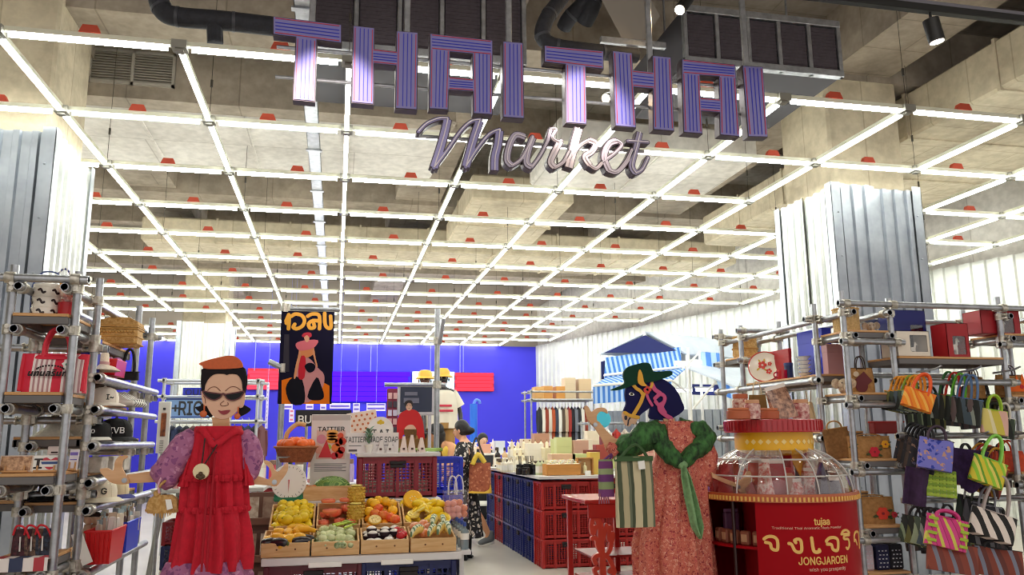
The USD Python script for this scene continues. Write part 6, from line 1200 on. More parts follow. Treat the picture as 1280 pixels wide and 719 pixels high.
th = math.radians(SA-60); t = T('violet_packet', 'violet packet standing behind the brown packets in the niche', 'packet', (jx+R*.7*math.cos(th), JY+R*.7*math.sin(th), ztop-.3), local=True); t.part('pouch', bbox(-.05, .05, -.02, .02, 0, .18, .008), mat('#5a2f4c', .5)); t.part('seal', bbox(-.05, .05, -.004, .004, .18, .2, .002), mat('#7d5070', .5))
spice = mat('#9a3a2c', .6, scale=36., col2='#e4c9b4'); terr = mat('#b8603c', .6)
def lid_item(px, py, Y, r, h, label, kind, m1, m2):
    p = atY(px, py, Y); return jar('spice_jar', label, (p[0], Y, zc_), r, h, m1, m2, .18, .85)
lid_item(926, 510, JY+.02, .055, .0+.17, 'tall spice jar with a brown lid at the left end of the jar booth lid', 0, spice, terr)
lid_item(923, 515, JY-.2, .075, .07, 'small terracotta pot at the front left of the jar booth lid', 0, terr, mat('#c9764c', .6)); lid_item(941, 520, JY-.22, .05, .12, 'pink spice jar between the terracotta pots on the jar booth lid', 0, mat('#a5484c', .5, scale=36., col2='#e8c9bc'), mat('#cf9a74', .6))
lid_item(962, 515, JY-.14, .07, .07, 'small terracotta pot in the middle of the jar booth lid', 0, terr, mat('#c9764c', .6)); lid_item(1001, 515, JY-.08, .055, .13, 'pink spice jar at the right end of the jar booth lid', 0, mat('#a5484c', .5, scale=36., col2='#e8c9bc'), mat('#cf9a74', .6))
p = atY(950, 520, JY+.1); t = T('kraft_bag', 'olive kraft bag with string handles behind the spice jars', 'bag', (p[0], JY+.12, zc_), local=True); t.part('body', soft_bag(.12, .17, .06), mat('#7a5c2a', .8)); t.part('handle', strap(.03, .17, .09, 0, .004), mat('#d9c7a4', .7))
p = atY(977, 520, JY-.12); t = Tilted('herb_pouch', 'clear pouch of brown dried herbs leaning at the right on the jar booth lid', 'pouch', (p[0]-.0, JY-.17, zc_), 0, -14, -6)
t.part('pouch', hull([(x, y, z) for x, z, d in ((-.075, 0, .035), (.075, 0, .035), (-.075, .2, .004), (.075, .2, .004), (0, .07, .05)) for y in (-d, d)]), mat('#c99a7c', .3, coat=.6, scale=34., col2='#5c3228')); t.part('seal', bbox(-.075, .075, -.003, .003, .2, .225, .001), mat('#e3d6cc', .3, coat=.5), smooth=False)
for k, px in enumerate((1006, 898)):
    pass
# red carved side table between horse and counter
RX0, RX1 = float(atY(735, 640, 5.75)[0]), float(atY(800, 640, 5.75)[0]); rz_ = float(atY(770, 624, 5.75)[2])
rt_ = T('red_side_table', 'red painted table with curling fretwork sides behind the cut-out horse', 'table', ((RX0+RX1)/2, 6.0, 0))
redp = mat('#b3221c', .4, coat=.3); rt_.part('top', bbox(RX0-.03, RX1+.75, 5.72, 6.35, rz_-.03, rz_, .006), redp, smooth=False); rt_.part('apron', bbox(RX0, RX0+.26, 5.74, 5.765, rz_-.13, rz_-.03, .004), redp, smooth=False)
fret = crop(720, 570, 4.826)
for dx, dy, nm in ((0, 0, 0), (.42, .02, 1)):
    ls = [[(110,340),(130,380),(150,440),(150,520),(160,600),(165,719)], [(185,420),(170,480),(150,540)], [(110,350),(95,420),(105,470),(120,430)], [(100,500),(125,500),(140,560),(175,600),(205,570),(215,520)], [(120,650),(110,620),(140,600),(190,610),(215,650),(235,700)], [(205,430),(200,500),(220,510),(222,470)], [(125,719),(115,690),(130,680)], [(228,719),(222,690),(205,700)]]
    rt_.part('fretwork_leg', plate(unary_union([LineString(spline([(q[0]+dx, q[1]) for q in plane(fret(l), 5.76)], 5)).buffer(.023 if i == 0 else .015) for i, l in enumerate(ls)]), .03, 5.76+dy), mat('#d24a38', .4, coat=.3))
for x in (RX0+.02, RX0+.4, RX1+.7): rt_.part('leg', bbox(x-.02, x+.02, 6.28, 6.32, 0, rz_-.03, .004), redp, smooth=False)
for z in (.2, .42, .6): rt_.part('shelf', bbox(RX0+.05, RX1+.7, 5.86, 6.3, z-.015, z, .004), mat('#8f1a18', .4), smooth=False)
t = T('orange_box', 'glossy orange-red box on the red table behind the horse\'s bag', 'box', (float(atY(806, 620, 5.95)[0]), 5.95, rz_), local=True); t.part('body', bbox(-.12, .14, -.1, .1, 0, .18, .006), mat('#e2441f', .3), smooth=False); t.part('lid_seam', bbox(-.122, .142, -.102, .102, .13, .182, .004), mat('#d63d1c', .3), smooth=False)
for k in range(4):
    p = atY(795+9*k, 575, 6.2); jar('spice_jar', ['first', 'second', 'third', 'fourth'][k]+' small dark spice jar from the left behind the horse\'s striped bag', (p[0], 6.2, rz_), .035, .2+.02*(k % 2), mat('#8f4436', .4, coat=.3), mat('#d9c7a8', .5))

# ================================================================ GOODS ON THE RIGHT RACK
kraft = mat('#b98a52', .8, scale=30., col2='#9c7040', bump=.2, bscale=90.); cardb = mat('#cfa46c', .75)
def at_shelf(px, Y, z): p = atY(px, 500, Y); return float(atY(px, 550-(z-EYE)/Y*1000, Y)[0])
# side bay, top shelf: plate, boards, bowls, jar basket
z = RM[0]
xb = 4.08
def side_x(px, py, X=4.1): return atX(px, py, X)
p = side_x(934, 430); t = T('wicker_jar', 'tan wicker jar basket at the far top corner of the right rack', 'basket', (4.18, p[1]+.2, RM[0]+.28), local=True)
t.part('body', lathe([(0, 0), (.11, 0), (.13, .04), (.125, .1), (.135, .105), (.125, .11), (.12, .2), (.13, .23), (.12, .235), (.1, .2), (0, .15)], 24), wv); t.part('braid_rim', tube([(.13*math.cos(a), .13*math.sin(a), .105) for a in np.arange(20)*math.pi/10], .008, 6, closed=True), mat('#b98a48', .7))
p = side_x(955, 472, 4.05); t = Tilted('enamel_plate', 'white enamel plate with a red rim and painted flowers on the right rack', 'plate', (4.06, p[1], z+.0), -35, 0, -12)
rp = .15*1.0; t.part('plate_disc', mv(rot(lathe([(0, 0), (rp*.7, 0), (rp, .018), (rp, .022), (rp*.7, .006), (0, .005)], 36), 90, (1, 0, 0)), 0, 0, rp), mat('#efe6d2', .2, coat=.5)); t.part('red_rim', mv(rot(tube([(rp*math.cos(a), rp*math.sin(a), .02) for a in np.arange(36)*math.pi/18], .006, 6, closed=True), 90, (1, 0, 0)), 0, 0, rp), mat('#c0392c', .3))
t.part('painted_flowers', [mv(plate(unary_union([Point(r*math.cos(a), r*math.sin(a)).buffer(r*.62) for a in np.arange(5)*1.257]), .003, -.009), x, 0, rp+zz_) for x, zz_, r in ((-.02, .02, .026), (.04, -.045, .018), (.05, .03, .013))], mat('#d2382a', .4)); t.part('painted_leaves', [mv(plate(affinity.rotate(affinity.scale(Point(0, 0).buffer(.02), 1, .4), a), .003, -.008), x, 0, rp+zz_) for x, zz_, a in ((-.06, -.02, 40), (0, .065, 90), (.01, -.03, 140), (-.045, .06, 120))], mat('#c9a428', .5))
p = side_x(968, 470, 4.2); carton('red display box standing behind the flower plate', 4.16, 4.19, p[1]-.35, p[1]+.15, z, z+.3, mat('#a8121c', .45), name='display_box')
t = T('red_mug', 'red enamel mug beside the flower plate', 'mug', (4.07, side_x(978, 466, 4.07)[1], z), local=True); t.part('cup', lathe([(0, 0), (.05, 0), (.055, .01), (.055, .09), (.05, .09), (.048, .012), (0, .01)], 20), mat('#b8141e', .25, coat=.5)); t.part('handle', tube(spline([(-.05, 0, .075), (-.085, 0, .06), (-.085, 0, .03), (-.05, 0, .02)], 4), .007, 6), mat('#b8141e', .3))
t = T('navy_canister', 'small navy canister beside the red mug', 'canister', (4.12, side_x(985, 450, 4.12)[1], z), local=True); t.part('body', lathe([(0, 0), (.04, 0), (.04, .13), (0, .13)], 18), mat('#23305e', .4)); t.part('lid', lathe([(0, .13), (.043, .13), (.043, .155), (0, .16)], 18), mat('#2f3f78', .4))
p = side_x(1015, 470, 4.2); carton('tall blue display box behind the stacked white bowls', 4.15, 4.24, p[1]-.28, p[1]+.12, z, z+.42, mat('#1226b4', .45), name='display_box'); 
for k in range(5): 
    t = T('white_bowl', ['lowest', 'second lowest', 'middle', 'second highest', 'topmost'][k]+' white bowl of the stack on the right rack', 'bowl', (4.07, side_x(1006, 470, 4.07)[1], z+.036*k), local=True); t.part('bowl', lathe([(0, .0), (.03, 0), (.032, .008), (.058, .034), (.062, .038), (.056, .036), (.03, .012), (0, .01)], 20), white); t.part('blue_line', tube([(.0605*math.cos(a), .0605*math.sin(a), .0345) for a in np.arange(18)*math.pi/9], .0016, 4, closed=True), mat('#6a7ab0', .4))
p = side_x(1030, 470, 4.2); carton('dusty pink board box right of the blue display box', 4.1, 4.3, 6.2, 6.28, z, z+.26, mat('#b9868a', .5), name='display_box')
# side bay lower shelves: paper bags, boxes
for k, (px, py, h, c, lab) in enumerate(((930, 540, .2, '#d8b184', 'tan paper bag at the far end of the second side shelf'), (975, 545, .24, '#b98a52', 'brown paper bag half way along the second side shelf'), (1012, 548, .26, '#d9c098', 'cream paper bag with a rope handle at the near end of the second side shelf'))):
    p = side_x(px, py, 4.15); tote(lab, (4.17, min(7.3, p[1]), RM[1]), .24, h, .1, mat(c, .8), mat('#e9dcc4', .7), rz=60, up=.1, hw=.18, r=.005)
for k in range(6): p = 6.35+.19*k; carton(['first', 'second', 'third', 'fourth', 'fifth', 'sixth'][k]+' small carton from the near end of the lower side shelf', 4.05, 4.2, p-.07, p+.07, RM[2], RM[2]+.16, mat(('#8f6a5c', '#c9a27c', '#a85a48')[k % 3], .6), name='small_carton')
for k in range(6): p = 6.35+.19*k; carton(['first', 'second', 'third', 'fourth', 'fifth', 'sixth'][k]+' small box from the near end of the bottom side shelf', 4.05, 4.2, p-.07, p+.07, RM[3], RM[3]+.2, mat(('#b98a6a', '#8a3f3a', '#cfb08a')[k % 3], .6), name='small_carton')
# narrow bay
nx_ = lambda px, Y=5.95: float(atY(px, 500, Y)[0])
t = T('rattan_drum', 'pale woven rattan drum on the top shelf of the narrow bay', 'basket', (4.14, 5.96, RS[0]), local=True); t.part('body', lathe([(0, 0), (.105, 0), (.105, .2), (.1, .2), (0, .19)], 28), mat('#d3b27c', .7, scale=60., col2='#b9965e', bump=.5, bscale=140.)); t.part('rim', tube([(.105*math.cos(a), .105*math.sin(a), .2) for a in np.arange(20)*math.pi/10], .006, 6, closed=True), wv)
def elephant(label, pos, s=1., col='#d8c4a8'):
    t = Tilted('plush_elephant', label, 'soft toy', pos, -25); m = mat(col, .9, scale=40., col2='#b59a80', bump=.4, bscale=120.)
    b = t.part('head', sc(mv(ball(.06, 2, (1, .75, 1)), 0, 0, .09), s), m)
    for q in (-1, 1): t.part('ear', sc(mv(sc(ball(.045, 2), 1, .3, 1.15), q*.075, .01, .1), s), m); t.part('eye', sc(mv(ball(.007, 1), q*.025, -.042, .105), s), mat('#2a1c1a', .3), parent=b)
    t.part('trunk', sc(tube(spline([(0, -.04, .085), (0, -.065, .05), (.005, -.06, .02), (.02, -.06, .008)], 4), .014, 8), s), m); t.part('body', sc(mv(ball(.055, 2, (1, .9, .8)), 0, .03, .043), s), m)
elephant('small spotted plush elephant on the narrow bay shelf below the rattan drum', (nx_(1052), 5.9, RS[1]), .8)
elephant('grey plush elephant hanging head beside the rattan drum', (4.33, 5.9, RS[0]), .6, '#b9aca0')
tote('kraft bag with a dark red printed motif on the second shelf of the narrow bay', (4.24, 5.97, RS[1]), .2, .21, .1, kraft, mat('#3a2a24', .7), rz=-12, up=.1, hw=.18, r=.005, extra=lambda t, b, o: (t.part('printed_motif', plate(unary_union([affinity.rotate(sbox(-.05, .06, .05, .16), 40, origin='center'), Point(-.02, .06).buffer(.05)]), .003, -.055), mat('#6a2a30', .7), parent=b, smooth=False), t.part('printed_flower', mv(plate(Point(0, 0).buffer(.022), .003, -.058), -.06, 0, .16), mat('#d9c4a8', .7), parent=b)))
def embro(pts):
    def f(t, b, o):
        for x, z_, r, c in pts:
            g = t.part('embroidered_flower', mv(plate(unary_union([Point(r*.7*math.cos(a), r*.7*math.sin(a)).buffer(r*.5) for a in np.arange(6)*math.pi/3]), .006, -.066), x, 0, o+z_), mat(c, .7), parent=b); t.part('flower_centre', mv(plate(Point(0, 0).buffer(r*.25), .004, -.071), x, 0, o+z_), mat('#8f1f2a', .7), parent=b)
            t.part('embroidered_leaf', mv(plate(unary_union([affinity.rotate(affinity.translate(affinity.scale(Point(0, 0).buffer(r*.7), 1, .35), r*1.3, 0), a, origin=(0, 0)) for a in (200, 330, 20)]), .003, -.063), x, 0, o+z_), mat('#41502a', .7), parent=b)
    return f
p = nx_(1072); tote('flat kraft basket bag embroidered with red and yellow flowers on the third shelf', (4.22, 5.92, RS[2]), .34, .17, .1, kraft, kraft, rz=-14, up=.02, r=.004, extra=embro([(.02, .05, .035, '#d0203a'), (.11, .11, .026, '#e8a41c'), (-.14, .1, .02, '#e8a41c')]))
tote('plain brown woven bag leaning behind the embroidered basket on the third shelf', (4.03, 6.02, RS[2]), .2, .24, .1, mat('#8f6436', .85, scale=40., col2='#7a522a', bump=.4, bscale=100.), kraft, rz=-30, tilt=-8, up=.06, r=.006)
tote('kraft basket bag embroidered with one big red flower on the fourth shelf', (4.2, 5.92, RS[3]), .34, .2, .11, kraft, kraft, rz=-12, up=.02, r=.004, extra=embro([(.06, .08, .042, '#e0402c'), (.15, .07, .02, '#d83a4a')]))
for k, (dx, c) in enumerate(((-.14, '#c9b8c4'), (0, '#20244a'), (.12, '#1c1d28'))): 
    t = T('folded_textile', ['pale checked cloth bundle', 'navy cloth bundle with white dashes', 'black cloth bundle with white dashes'][k]+' on the bottom narrow-bay shelf', 'cloth', (4.2+dx, 5.92, RS[4]), local=True); t.part('bundle', bbox(-.058, .058, -.1, .1, 0, .19, .012), mat(c, .8)); t.part('dashes', [bbox(-.045+.03*i+.008*(j % 2), -.03+.03*i+.008*(j % 2), -.1015, -.099, .02+.03*j, .03+.03*j, .001) for i in range(3) for j in range(5)], mat('#c9ccd8', .7), smooth=False)
t = T('red_tray', 'dark red tray bag hanging behind the second hanging row', 'bag', (4.5, 6.05, BAGZ[1]+.02), local=True); t.part('body', bbox(-.14, .14, -.04, .04, 0, .1, .01), mat('#8f1a1a', .6)); t.part('rim', bbox(-.145, .145, -.045, .045, .09, .105, .004), mat('#a82020', .6))
# wide bay shelf: window boxes with little horses
B = RB[0]; bx_ = lambda px: float(atY(px, 430, 5.8)[0]); bz = lambda py, px=1140: float(atY(px, py, 5.8)[2])
toy = horse_toy()
carton('white window box with a small figurine on the wide bay shelf', bx_(1115), bx_(1156), 5.74, 5.94, B, bz(415), mat('#eadfce', .5), (.4, .92, .18, .84), toy)
carton('navy window box with a white horse figurine behind the white box', bx_(1133), bx_(1178), 5.97, 6.13, B, bz(388)+.03, mat('#1b2272', .5), (.55, .92, .1, .7), toy)
carton('red window box with a white horse figurine beside the navy box', bx_(1179), bx_(1206), 5.75, 5.93, B, bz(404), mat('#a8121c', .5), (.25, .85, .08, .62), toy)
carton('red window box with a white figurine at the top right of the rack', float(atY(1218, 400, 5.85)[0])-.0, float(atY(1266, 400, 5.85)[0]), 5.78, 5.98, RE[0], RE[0]+.2, mat('#a01520', .5), (.55, .85, .05, .7), toy)
t = T('bead_garland', 'brown bead garland beside the red window box', 'garland', (bx_(1208), 5.8, B), local=True); t.part('beads', [mv(ball(.014, 1), .012*math.sin(k*2), 0, .014+.022*k) for k in range(8)], mat('#6a4a34', .5)); t.part('cord', tube([(0, 0, .01), (0, 0, .18)], .003, 5), mat('#3a2a20', .6))
def sawteeth(t, b, o): t.part('orange_felt_shape', plate([(-.1, .03), (.13, .03), (.13, .16), (.1, .1), (.08, .18), (.05, .1), (.02, .17), (0, .1), (-.03, .14), (-.04, .09), (-.12, .07)], .006, -.06), mat('#ee6a1c', .8), parent=b, smooth=False); t.part('red_heart', mv(plate(Point(0, 0).buffer(.018), .004, -.064), .06, 0, .07), mat('#c0202a', .7), parent=b); t.part('green_leaf', mv(plate(affinity.scale(Point(0, 0).buffer(.025), 1, .5), .004, -.064), -.08, 0, .04), mat('#6a7a3a', .7), parent=b)
tote('kraft bag with a spiky orange felt shape at the right end of the rack', (float(atY(1262, 480, 5.86)[0]), 5.86, RE[1]), .26, .17, .1, kraft, mat('#3a2a24', .7), up=.08, hw=.2, r=.005, extra=sawteeth)
tote('small plain kraft bag behind the right pole of the rack', (5.36, 6.0, RE[1]-.02), .16, .18, .08, kraft, mat('#5a3a24', .7), up=.07, hw=.2, r=.005)
tote('bright orange-red woven tote beside the pale striped hanging bag', (float(atY(1262, 575, 5.84)[0]), 5.86, RE[2]-.0), .3, .16, .12, mat('#d8481c', .7, scale=30., col2='#b83a1a'), mat('#d8481c', .7), up=.09, hw=.2, r=.008)
# ---------------------------------------------------------------- hanging bags, row by row
def hang(label, px, py, Y, w, h, d, m, hm, rz, tilt, lean, up=.13, group=None, hw=.26, r=.008, extra=None):
    return tote(label, atY(px, py, Y), w, h, d, m, hm, rz, tilt, lean, up, True, group, 'hanging_bag', hw, r, extra=extra)
def rowof(n, p0, p1, w, h, stripes, handles, rz, tilt, lean, nm, up=.13, grp=None):
    for k in range(n):
        f = k/max(1, n-1); Y = p0[2]+(p1[2]-p0[2])*f
        hang(f'{nm}, {("hindmost", "second", "third", "fourth", "fifth", "sixth", "seventh")[k]} from the rack pole', p0[0]+(p1[0]-p0[0])*f, p0[1]+(p1[1]-p0[1])*f, Y, w, h, .05, stripes[k % len(stripes)], handles[k % len(handles)], rz, tilt, lean, up)
st = lambda *c, w=.07: bands([(a, b) for a, b in c], w, 'x', .7)
dk1 = st(('#3c4a3a', 1), ('#8a9a7a', .4), ('#1e2420', 1)); dk2 = st(('#4a5a66', 1), ('#9aa49a', .4), ('#2a2e2c', .8)); dk3 = st(('#6a6a3a', 1), ('#23261e', .8)); ltg = st(('#9aa88a', 1), ('#4c5a4c', .6))
oh = mat('#e89a2a', .6); gh = mat('#5fae2c', .6); rh_ = mat('#b82a20', .6); bh = mat('#5b7aa6', .6); dh = mat('#25262a', .6)
rowof(6, (1124, 472, 5.66), (1150, 470, 5.5), .2, .15, [dk3, dk1, dk2, dk1, ltg, dk2], [oh, oh, oh, mat('#8fb03a', .6)], -62, 14, 0, 'dark striped woven bag in the top hanging row')
hang('orange and yellow striped woven bag at the front of the top hanging row', 1157, 469, 5.44, .22, .15, .06, st(('#f08a1c', 1), ('#f6b44a', .8), ('#e8701a', .6), w=.05), mat('#ee5a1c', .6), -28, 22, -14, .14, r=.012)
rowof(5, (1186, 466, 5.68), (1216, 470, 5.52), .19, .2, [dk2, dk3, dk1, st(('#1e1e22', 1), ('#6a5a5a', .5)), dk2], [mat('#2f6a34', .6), rh_, gh, bh, bh], -58, 12, 0, 'green and black striped bag in the second hanging row', .19)
hang('pale pink, yellow and cream striped bag at the front of the second hanging row', 1243, 495, 5.5, .2, .19, .06, st(('#e8b8a8', 1), ('#e6d47a', 1), ('#efe3b4', .5), ('#d9c64e', 1), w=.2), mat('#a8d23a', .6), -14, 10, -6, .12, r=.009)
hang('white and black cord handled bag behind the pale striped bag', 1256, 505, 5.6, .16, .16, .05, dk1, mat('#e3ded2', .6), -30, 10, -4, .12)
pat = lambda a, b, c: spots(a, [b, c, a], 30., .8, .45)
rowof(5, (1142, 530, 5.66), (1160, 536, 5.5), .2, .24, [pat('#23222c', '#5a5470', '#8a6a5a'), pat('#3a2a22', '#a85a2a', '#1c1a1e'), pat('#26242a', '#6a6060', '#3a3038'), pat('#4a3a34', '#b08a6a', '#2a2226')], [dh], -55, 14, -4, 'dark printed cloth bag in the middle hanging row', .1)
hang('periwinkle patchwork bag with tan patches at the front of the middle hanging row', 1172, 534, 5.42, .24, .23, .07, pat('#7a7ad0', '#2f3fa8', '#c79a86'), mat('#4a3a4a', .7), -24, 12, -8, .1)
one('purple_cloth', xform(sheet(lambda u, v: ((u-.5)*.3*(1-.3*v), .04*np.sin(u*7)+.02*np.sin(v*5), -.3*v+.03*np.sin(u*9)*v), 20, 14, .008), atY(1212, 562, 5.5), -20, 8), mat('#3a2350', .9, var=.25, scale=20., bump=.3, bscale=60.), 'crumpled dark purple cloth hanging between the printed and the striped bags', 'cloth')
one('purple_cloth', xform(sheet(lambda u, v: ((u-.5)*.16, .03*np.sin(u*7), -.28*v), 14, 8, .008), atY(1147, 585, 5.5), -30, 10), mat('#3d2648', .9, var=.2, scale=20.), 'narrow purple cloth hanging left of the lime woven mat', 'cloth')
t = Tilted('woven_mat', 'lime green diamond-woven mat bag hanging under the patchwork bag', 'bag', atY(1176, 588, 5.46), -22, 6, -8)
for i in range(9):
    t.part('woven_strip', [mv(rot(bbox(-.012, .012, -.003+.002*(i % 2), .003+.002*(i % 2), -.3, .0, .001), 38), 0)] if False else rot(bbox(-.011, .011, -.004+.003*(i % 2), .003+.003*(i % 2), -.21, .0, .002), 0) if False else mv(bbox(-.0105, .0105, -.004+.003*(i % 2), .003+.003*(i % 2), -.2, .0, .002), -.096+.024*i), mat(('#8fae2c', '#b8cf4a')[i % 2], .6), smooth=False)
for j in range(8): t.part('cross_strip', bbox(-.105, .105, -.0055, -.0025, -.195+.025*j, -.178+.025*j, .001), mat(('#a4c03a', '#789a24')[j % 2], .6), smooth=False)
rowof(5, (1228, 556, 5.62), (1248, 562, 5.46), .22, .24, [st(('#8f3a2a', 1), ('#d8a03a', .5), ('#4a2622', .8)), st(('#a83a3a', 1), ('#3a2622', .8)), st(('#6a5a2a', 1), ('#b8482a', .6)), st(('#3a3a2a', 1), ('#8a2a2a', .5))], [mat('#d89a2a', .6), rh_, mat('#c84a2a', .6), mat('#5a3a2a', .6)], -42, 22, -8, 'rust and ochre striped bag in the right hanging row', .13)
hang('lime and yellow striped bag with long green handles at the far right', 1246, 546, 5.4, .24, .2, .06, st(('#e3d23a', 1), ('#9ad43a', .7), ('#f0e06a', .6), ('#6aa82c', .5), w=.09), mat('#8fdc5a', .6), -20, 24, -14, .2, r=.011)
for k in range(4): hang(['first', 'second', 'third', 'fourth'][k]+' green and ochre woven bag from the left behind the pink and lime bag', 1148+8*k, 634+1*k, 5.6-.04*k, .2, .2, .05, (dk1, dk3, ltg, dk2)[k], dh, -50, 14, -6, .09)
def pinkx(t, b, o): t.part('cross_bands', [bbox(-.135, -.07, -.062, -.055, o+.02+.052*j, o+.042+.052*j, .002) for j in range(4)] + [bbox(.08, .135, -.062, -.055, o+.02+.052*j, o+.042+.052*j, .002) for j in range(4)], mat('#a8c43a', .7), parent=b, smooth=False)
hang('pink and lime woven striped bag low on the right rack', 1185, 640, 5.36, .28, .22, .1, st(('#d83a86', 1), ('#d9d25a', .8), ('#e04a92', 1), ('#8a2a4a', .15), w=.075), mat('#d83a86', .6), -24, 14, -12, .05, r=.012, extra=pinkx)
for k in range(3): hang(['hindmost', 'middle', 'front'][k]+' grey and black cloth bag with striped handles behind the zebra bag', 1218+9*k, 600+5*k, 5.58-.06*k, .2, .3, .05, (st(('#2c3a30', 1), ('#1c1c20', 1)), st(('#5a5a62', 1), ('#2a2a30', 1)), st(('#9a9aa0', .5), ('#2c2c34', 1)))[k], mat(('#c8c4c0', '#3a4030', '#8a8a94')[k], .6), -40, 12, -6, .14)
hang('bold black and white striped bag with long grey handles at the lower right', 1252, 598, 5.34, .3, .2, .1, st(('#f0e4da', 1), ('#1e1c1c', .9), w=.075), mat('#b5a9a6', .6), -26, 20, -16, .28, r=.011)
hang('brick and grey checked bag at the bottom of the right rack, left one', 1190, 672, 5.34, .34, .2, .1, st(('#8f4434', 1), ('#7f8292', .6), ('#7a3a30', .8), w=.1), dh, -22, 8, -8, .05)
hang('brick and grey checked bag at the bottom of the right rack, right one', 1246, 678, 5.36, .34, .2, .1, st(('#8a4030', 1), ('#85889a', .6), ('#6a342c', .8), w=.1), dh, -22, 8, -8, .05)
for j, py in enumerate((480, 552, 632)):
    for k in range(6):
        hang(f'dark woven bag on the back rail of the rack, {("top", "middle", "lowest")[j]} row, {("first", "second", "third", "fourth", "fifth", "sixth")[k]} from the left', 1140+22*k, py+4*(k % 2), 6.02, .2, .26, .05, (dk1, dk3, st(('#2a2a30', 1), ('#4a3a3a', .5)), st(('#3a2a2e', 1), ('#1e1e22', .6)))[(k+j) % 4], dh, -20+7*k, 4*(k % 3)-4, 0, .1)

# ================================================================ COUNTER OF STACKED CRATES
KX, KY0 = 2.32, 9.2; kw = .56; KH = .98; c3 = (KH-.03)/3
n_ = ('lowest', 'middle', 'topmost')
for k in range(3):
    for j in range(2): plastic_crate(f'red plastic crate at the counter\'s front, {n_[k]} of the {("left", "right")[j]} stack', kw, .36, c3-.004, '#a81a16', (KX+kw/2+j*(kw+.012), KY0+.18, k*c3), nx=18, nz=9)
cols = ['#16246e', '#16246e', '#16246e', '#a81a16', '#16246e']
pos_ = ['first', 'second', 'third', 'fourth', 'fifth']; pos9 = pos_+['sixth', 'seventh', 'eighth', 'ninth']
for j, c in enumerate(cols):
    for k in range(3): plastic_crate(f'{"blue" if c[1] == "1" else "red"} plastic crate along the counter\'s aisle side, {n_[k]} of the {pos_[j]} stack from the front', .6, .36, c3-.004, c, (KX+.18, KY0+.68+j*.61, k*c3), 90, nx=18, nz=9)
yE = KY0+.38+5*.61
one('counter_top', slab([(KX-.05, KY0-.04), (KX+1.4, KY0-.04), (KX+1.4, KY0+1.0), (KX+.75, KY0+1.0), (KX+.75, yE), (KX-.05, yE)], KH, KH+.03), laminate, 'pale laminate top of the long crate counter', 'counter top', smooth=False)
kz = KH+.03
rk_ = random.Random(5)
cream = mat('#efe6cf', .4); amber = mat('#6a3a1a', .2, coat=.5); dgreen = mat('#c9d29a', .5); kw_ = mat('#ecd9b4', .5)
def kp(px, Y): return float(atY(px, 590, Y)[0])
def bottle(label, pos, r, h, m, cm, group=None, lab=None):
    t = T('bottle', label, 'bottle', pos, 0, group, local=True); a, b = bottle_mesh(r, h); t.part('body', a, m); t.part('cap', b, cm)
    t.part('paper_label', lathe([(r*1.003, h*.12), (r*1.01, h*.13), (r*1.01, h*.5), (r*1.003, h*.51)], 14), lab or mat('#f4efe4', .5)); return t
# wooden crate with white flowers
x = kp(702, 9.45); t = T('flower_crate', 'low wooden crate of white flowers at the front of the counter', 'wooden box', (x, 9.45, kz), local=True)
for s in (-1, 1): t.part('long_board', bbox(-.2, .2, s*.11-.008, s*.11+.008, .005, .13, .003), mat('#c98a42', .6, var=.1, scale=4., stretch=(1, 8, 8)), smooth=False); t.part('end_board', bbox(s*.2-.008, s*.2+.008, -.1, .1, 0, .13, .003), mat('#c98a42', .6, var=.1, scale=4., stretch=(1, 8, 8)), smooth=False)
t.part('bottom', box(-.2, .2, -.1, .1, .004, .012), mat('#a87434', .7), smooth=False)
for k in range(11):
    a = T('white_flower', 'white flower spilling over the low wooden crate', 'flower', (x-.17+.034*k+.02, 9.42+.05*((k*7) % 3)-.03, kz+.13+.02*(k % 3)), k*40, 'white flowers in the counter crate', local=True)
    a.part('petals', [rot(mv(sc(ball(.024, 1), 1.1, .7, .3), .026, 0, 0), 60*j) for j in range(6)], mat('#f3efdf', .6)); a.part('centre', mv(ball(.011, 1), 0, 0, .006), mat('#d9c24a', .6)); a.part('stem', tube([(0, 0, -.005), (.01, 0, -.1)], .004, 5), mat('#7d9a4a', .6))
x = kp(731, 9.42); t = T('framed_bottle_box', 'wooden frame box with a pale bottle inside at the right of the flower crate', 'box', (x, 9.42, kz), local=True); w, h = .1, .2
t.part('frame', cat([plate(sbox(-w, 0, w, h).difference(sbox(-w+.015, .015, w-.015, h-.015)), .08, -.04)]), mat('#b9803f', .6), smooth=False); t.part('back', box(-w+.01, w-.01, .03, .036, .01, h-.01), mat('#d9b27a', .6), smooth=False); a, b = bottle_mesh(.026, .13); t.part('bottle', mv(cat([a, b]), 0, 0, .015), mat('#efe9b8', .3)); t.part('card', bbox(-.02, .05, -.075, -.06, 0, .05, .002), white, smooth=False)
for k, (px, Y, r, h) in enumerate(((650, 9.75, .05, .12), (659, 9.7, .05, .13), (668, 9.68, .05, .12), (656, 9.62, .035, .09))): jar('black_jar', ['left', 'middle', 'right', 'small front'][k]+' glossy black jar in the cluster near the counter\'s front edge', (kp(px, Y), Y, kz), r, h, mat('#141214', .15, coat=.6), mat('#0e0d0f', .3), .25)
for k, px in enumerate((652, 661, 667)): 
    t = T('reed_stick', ['left', 'middle', 'right'][k]+' bundle of dark reed sticks standing in the black jars', 'reeds', (kp(px, 9.72), 9.8, kz), local=True); t.part('reeds', [tube([(0, 0, 0), (.02*math.cos(a), .02*math.sin(a), .22)], .003, 5) for a in range(5)], mat('#2a1d1a', .7)); t.part('collar', lathe([(.012, .09), (.018, .09), (.018, .13), (.012, .13)], 10), black)
for k, px in enumerate((673, 678)): bottle(['left', 'right'][k]+' pale green bottle right of the black jars', (kp(px, 9.62), 9.62+.02*k, kz), .034, .2, mat('#c9d0a8', .3), cream)
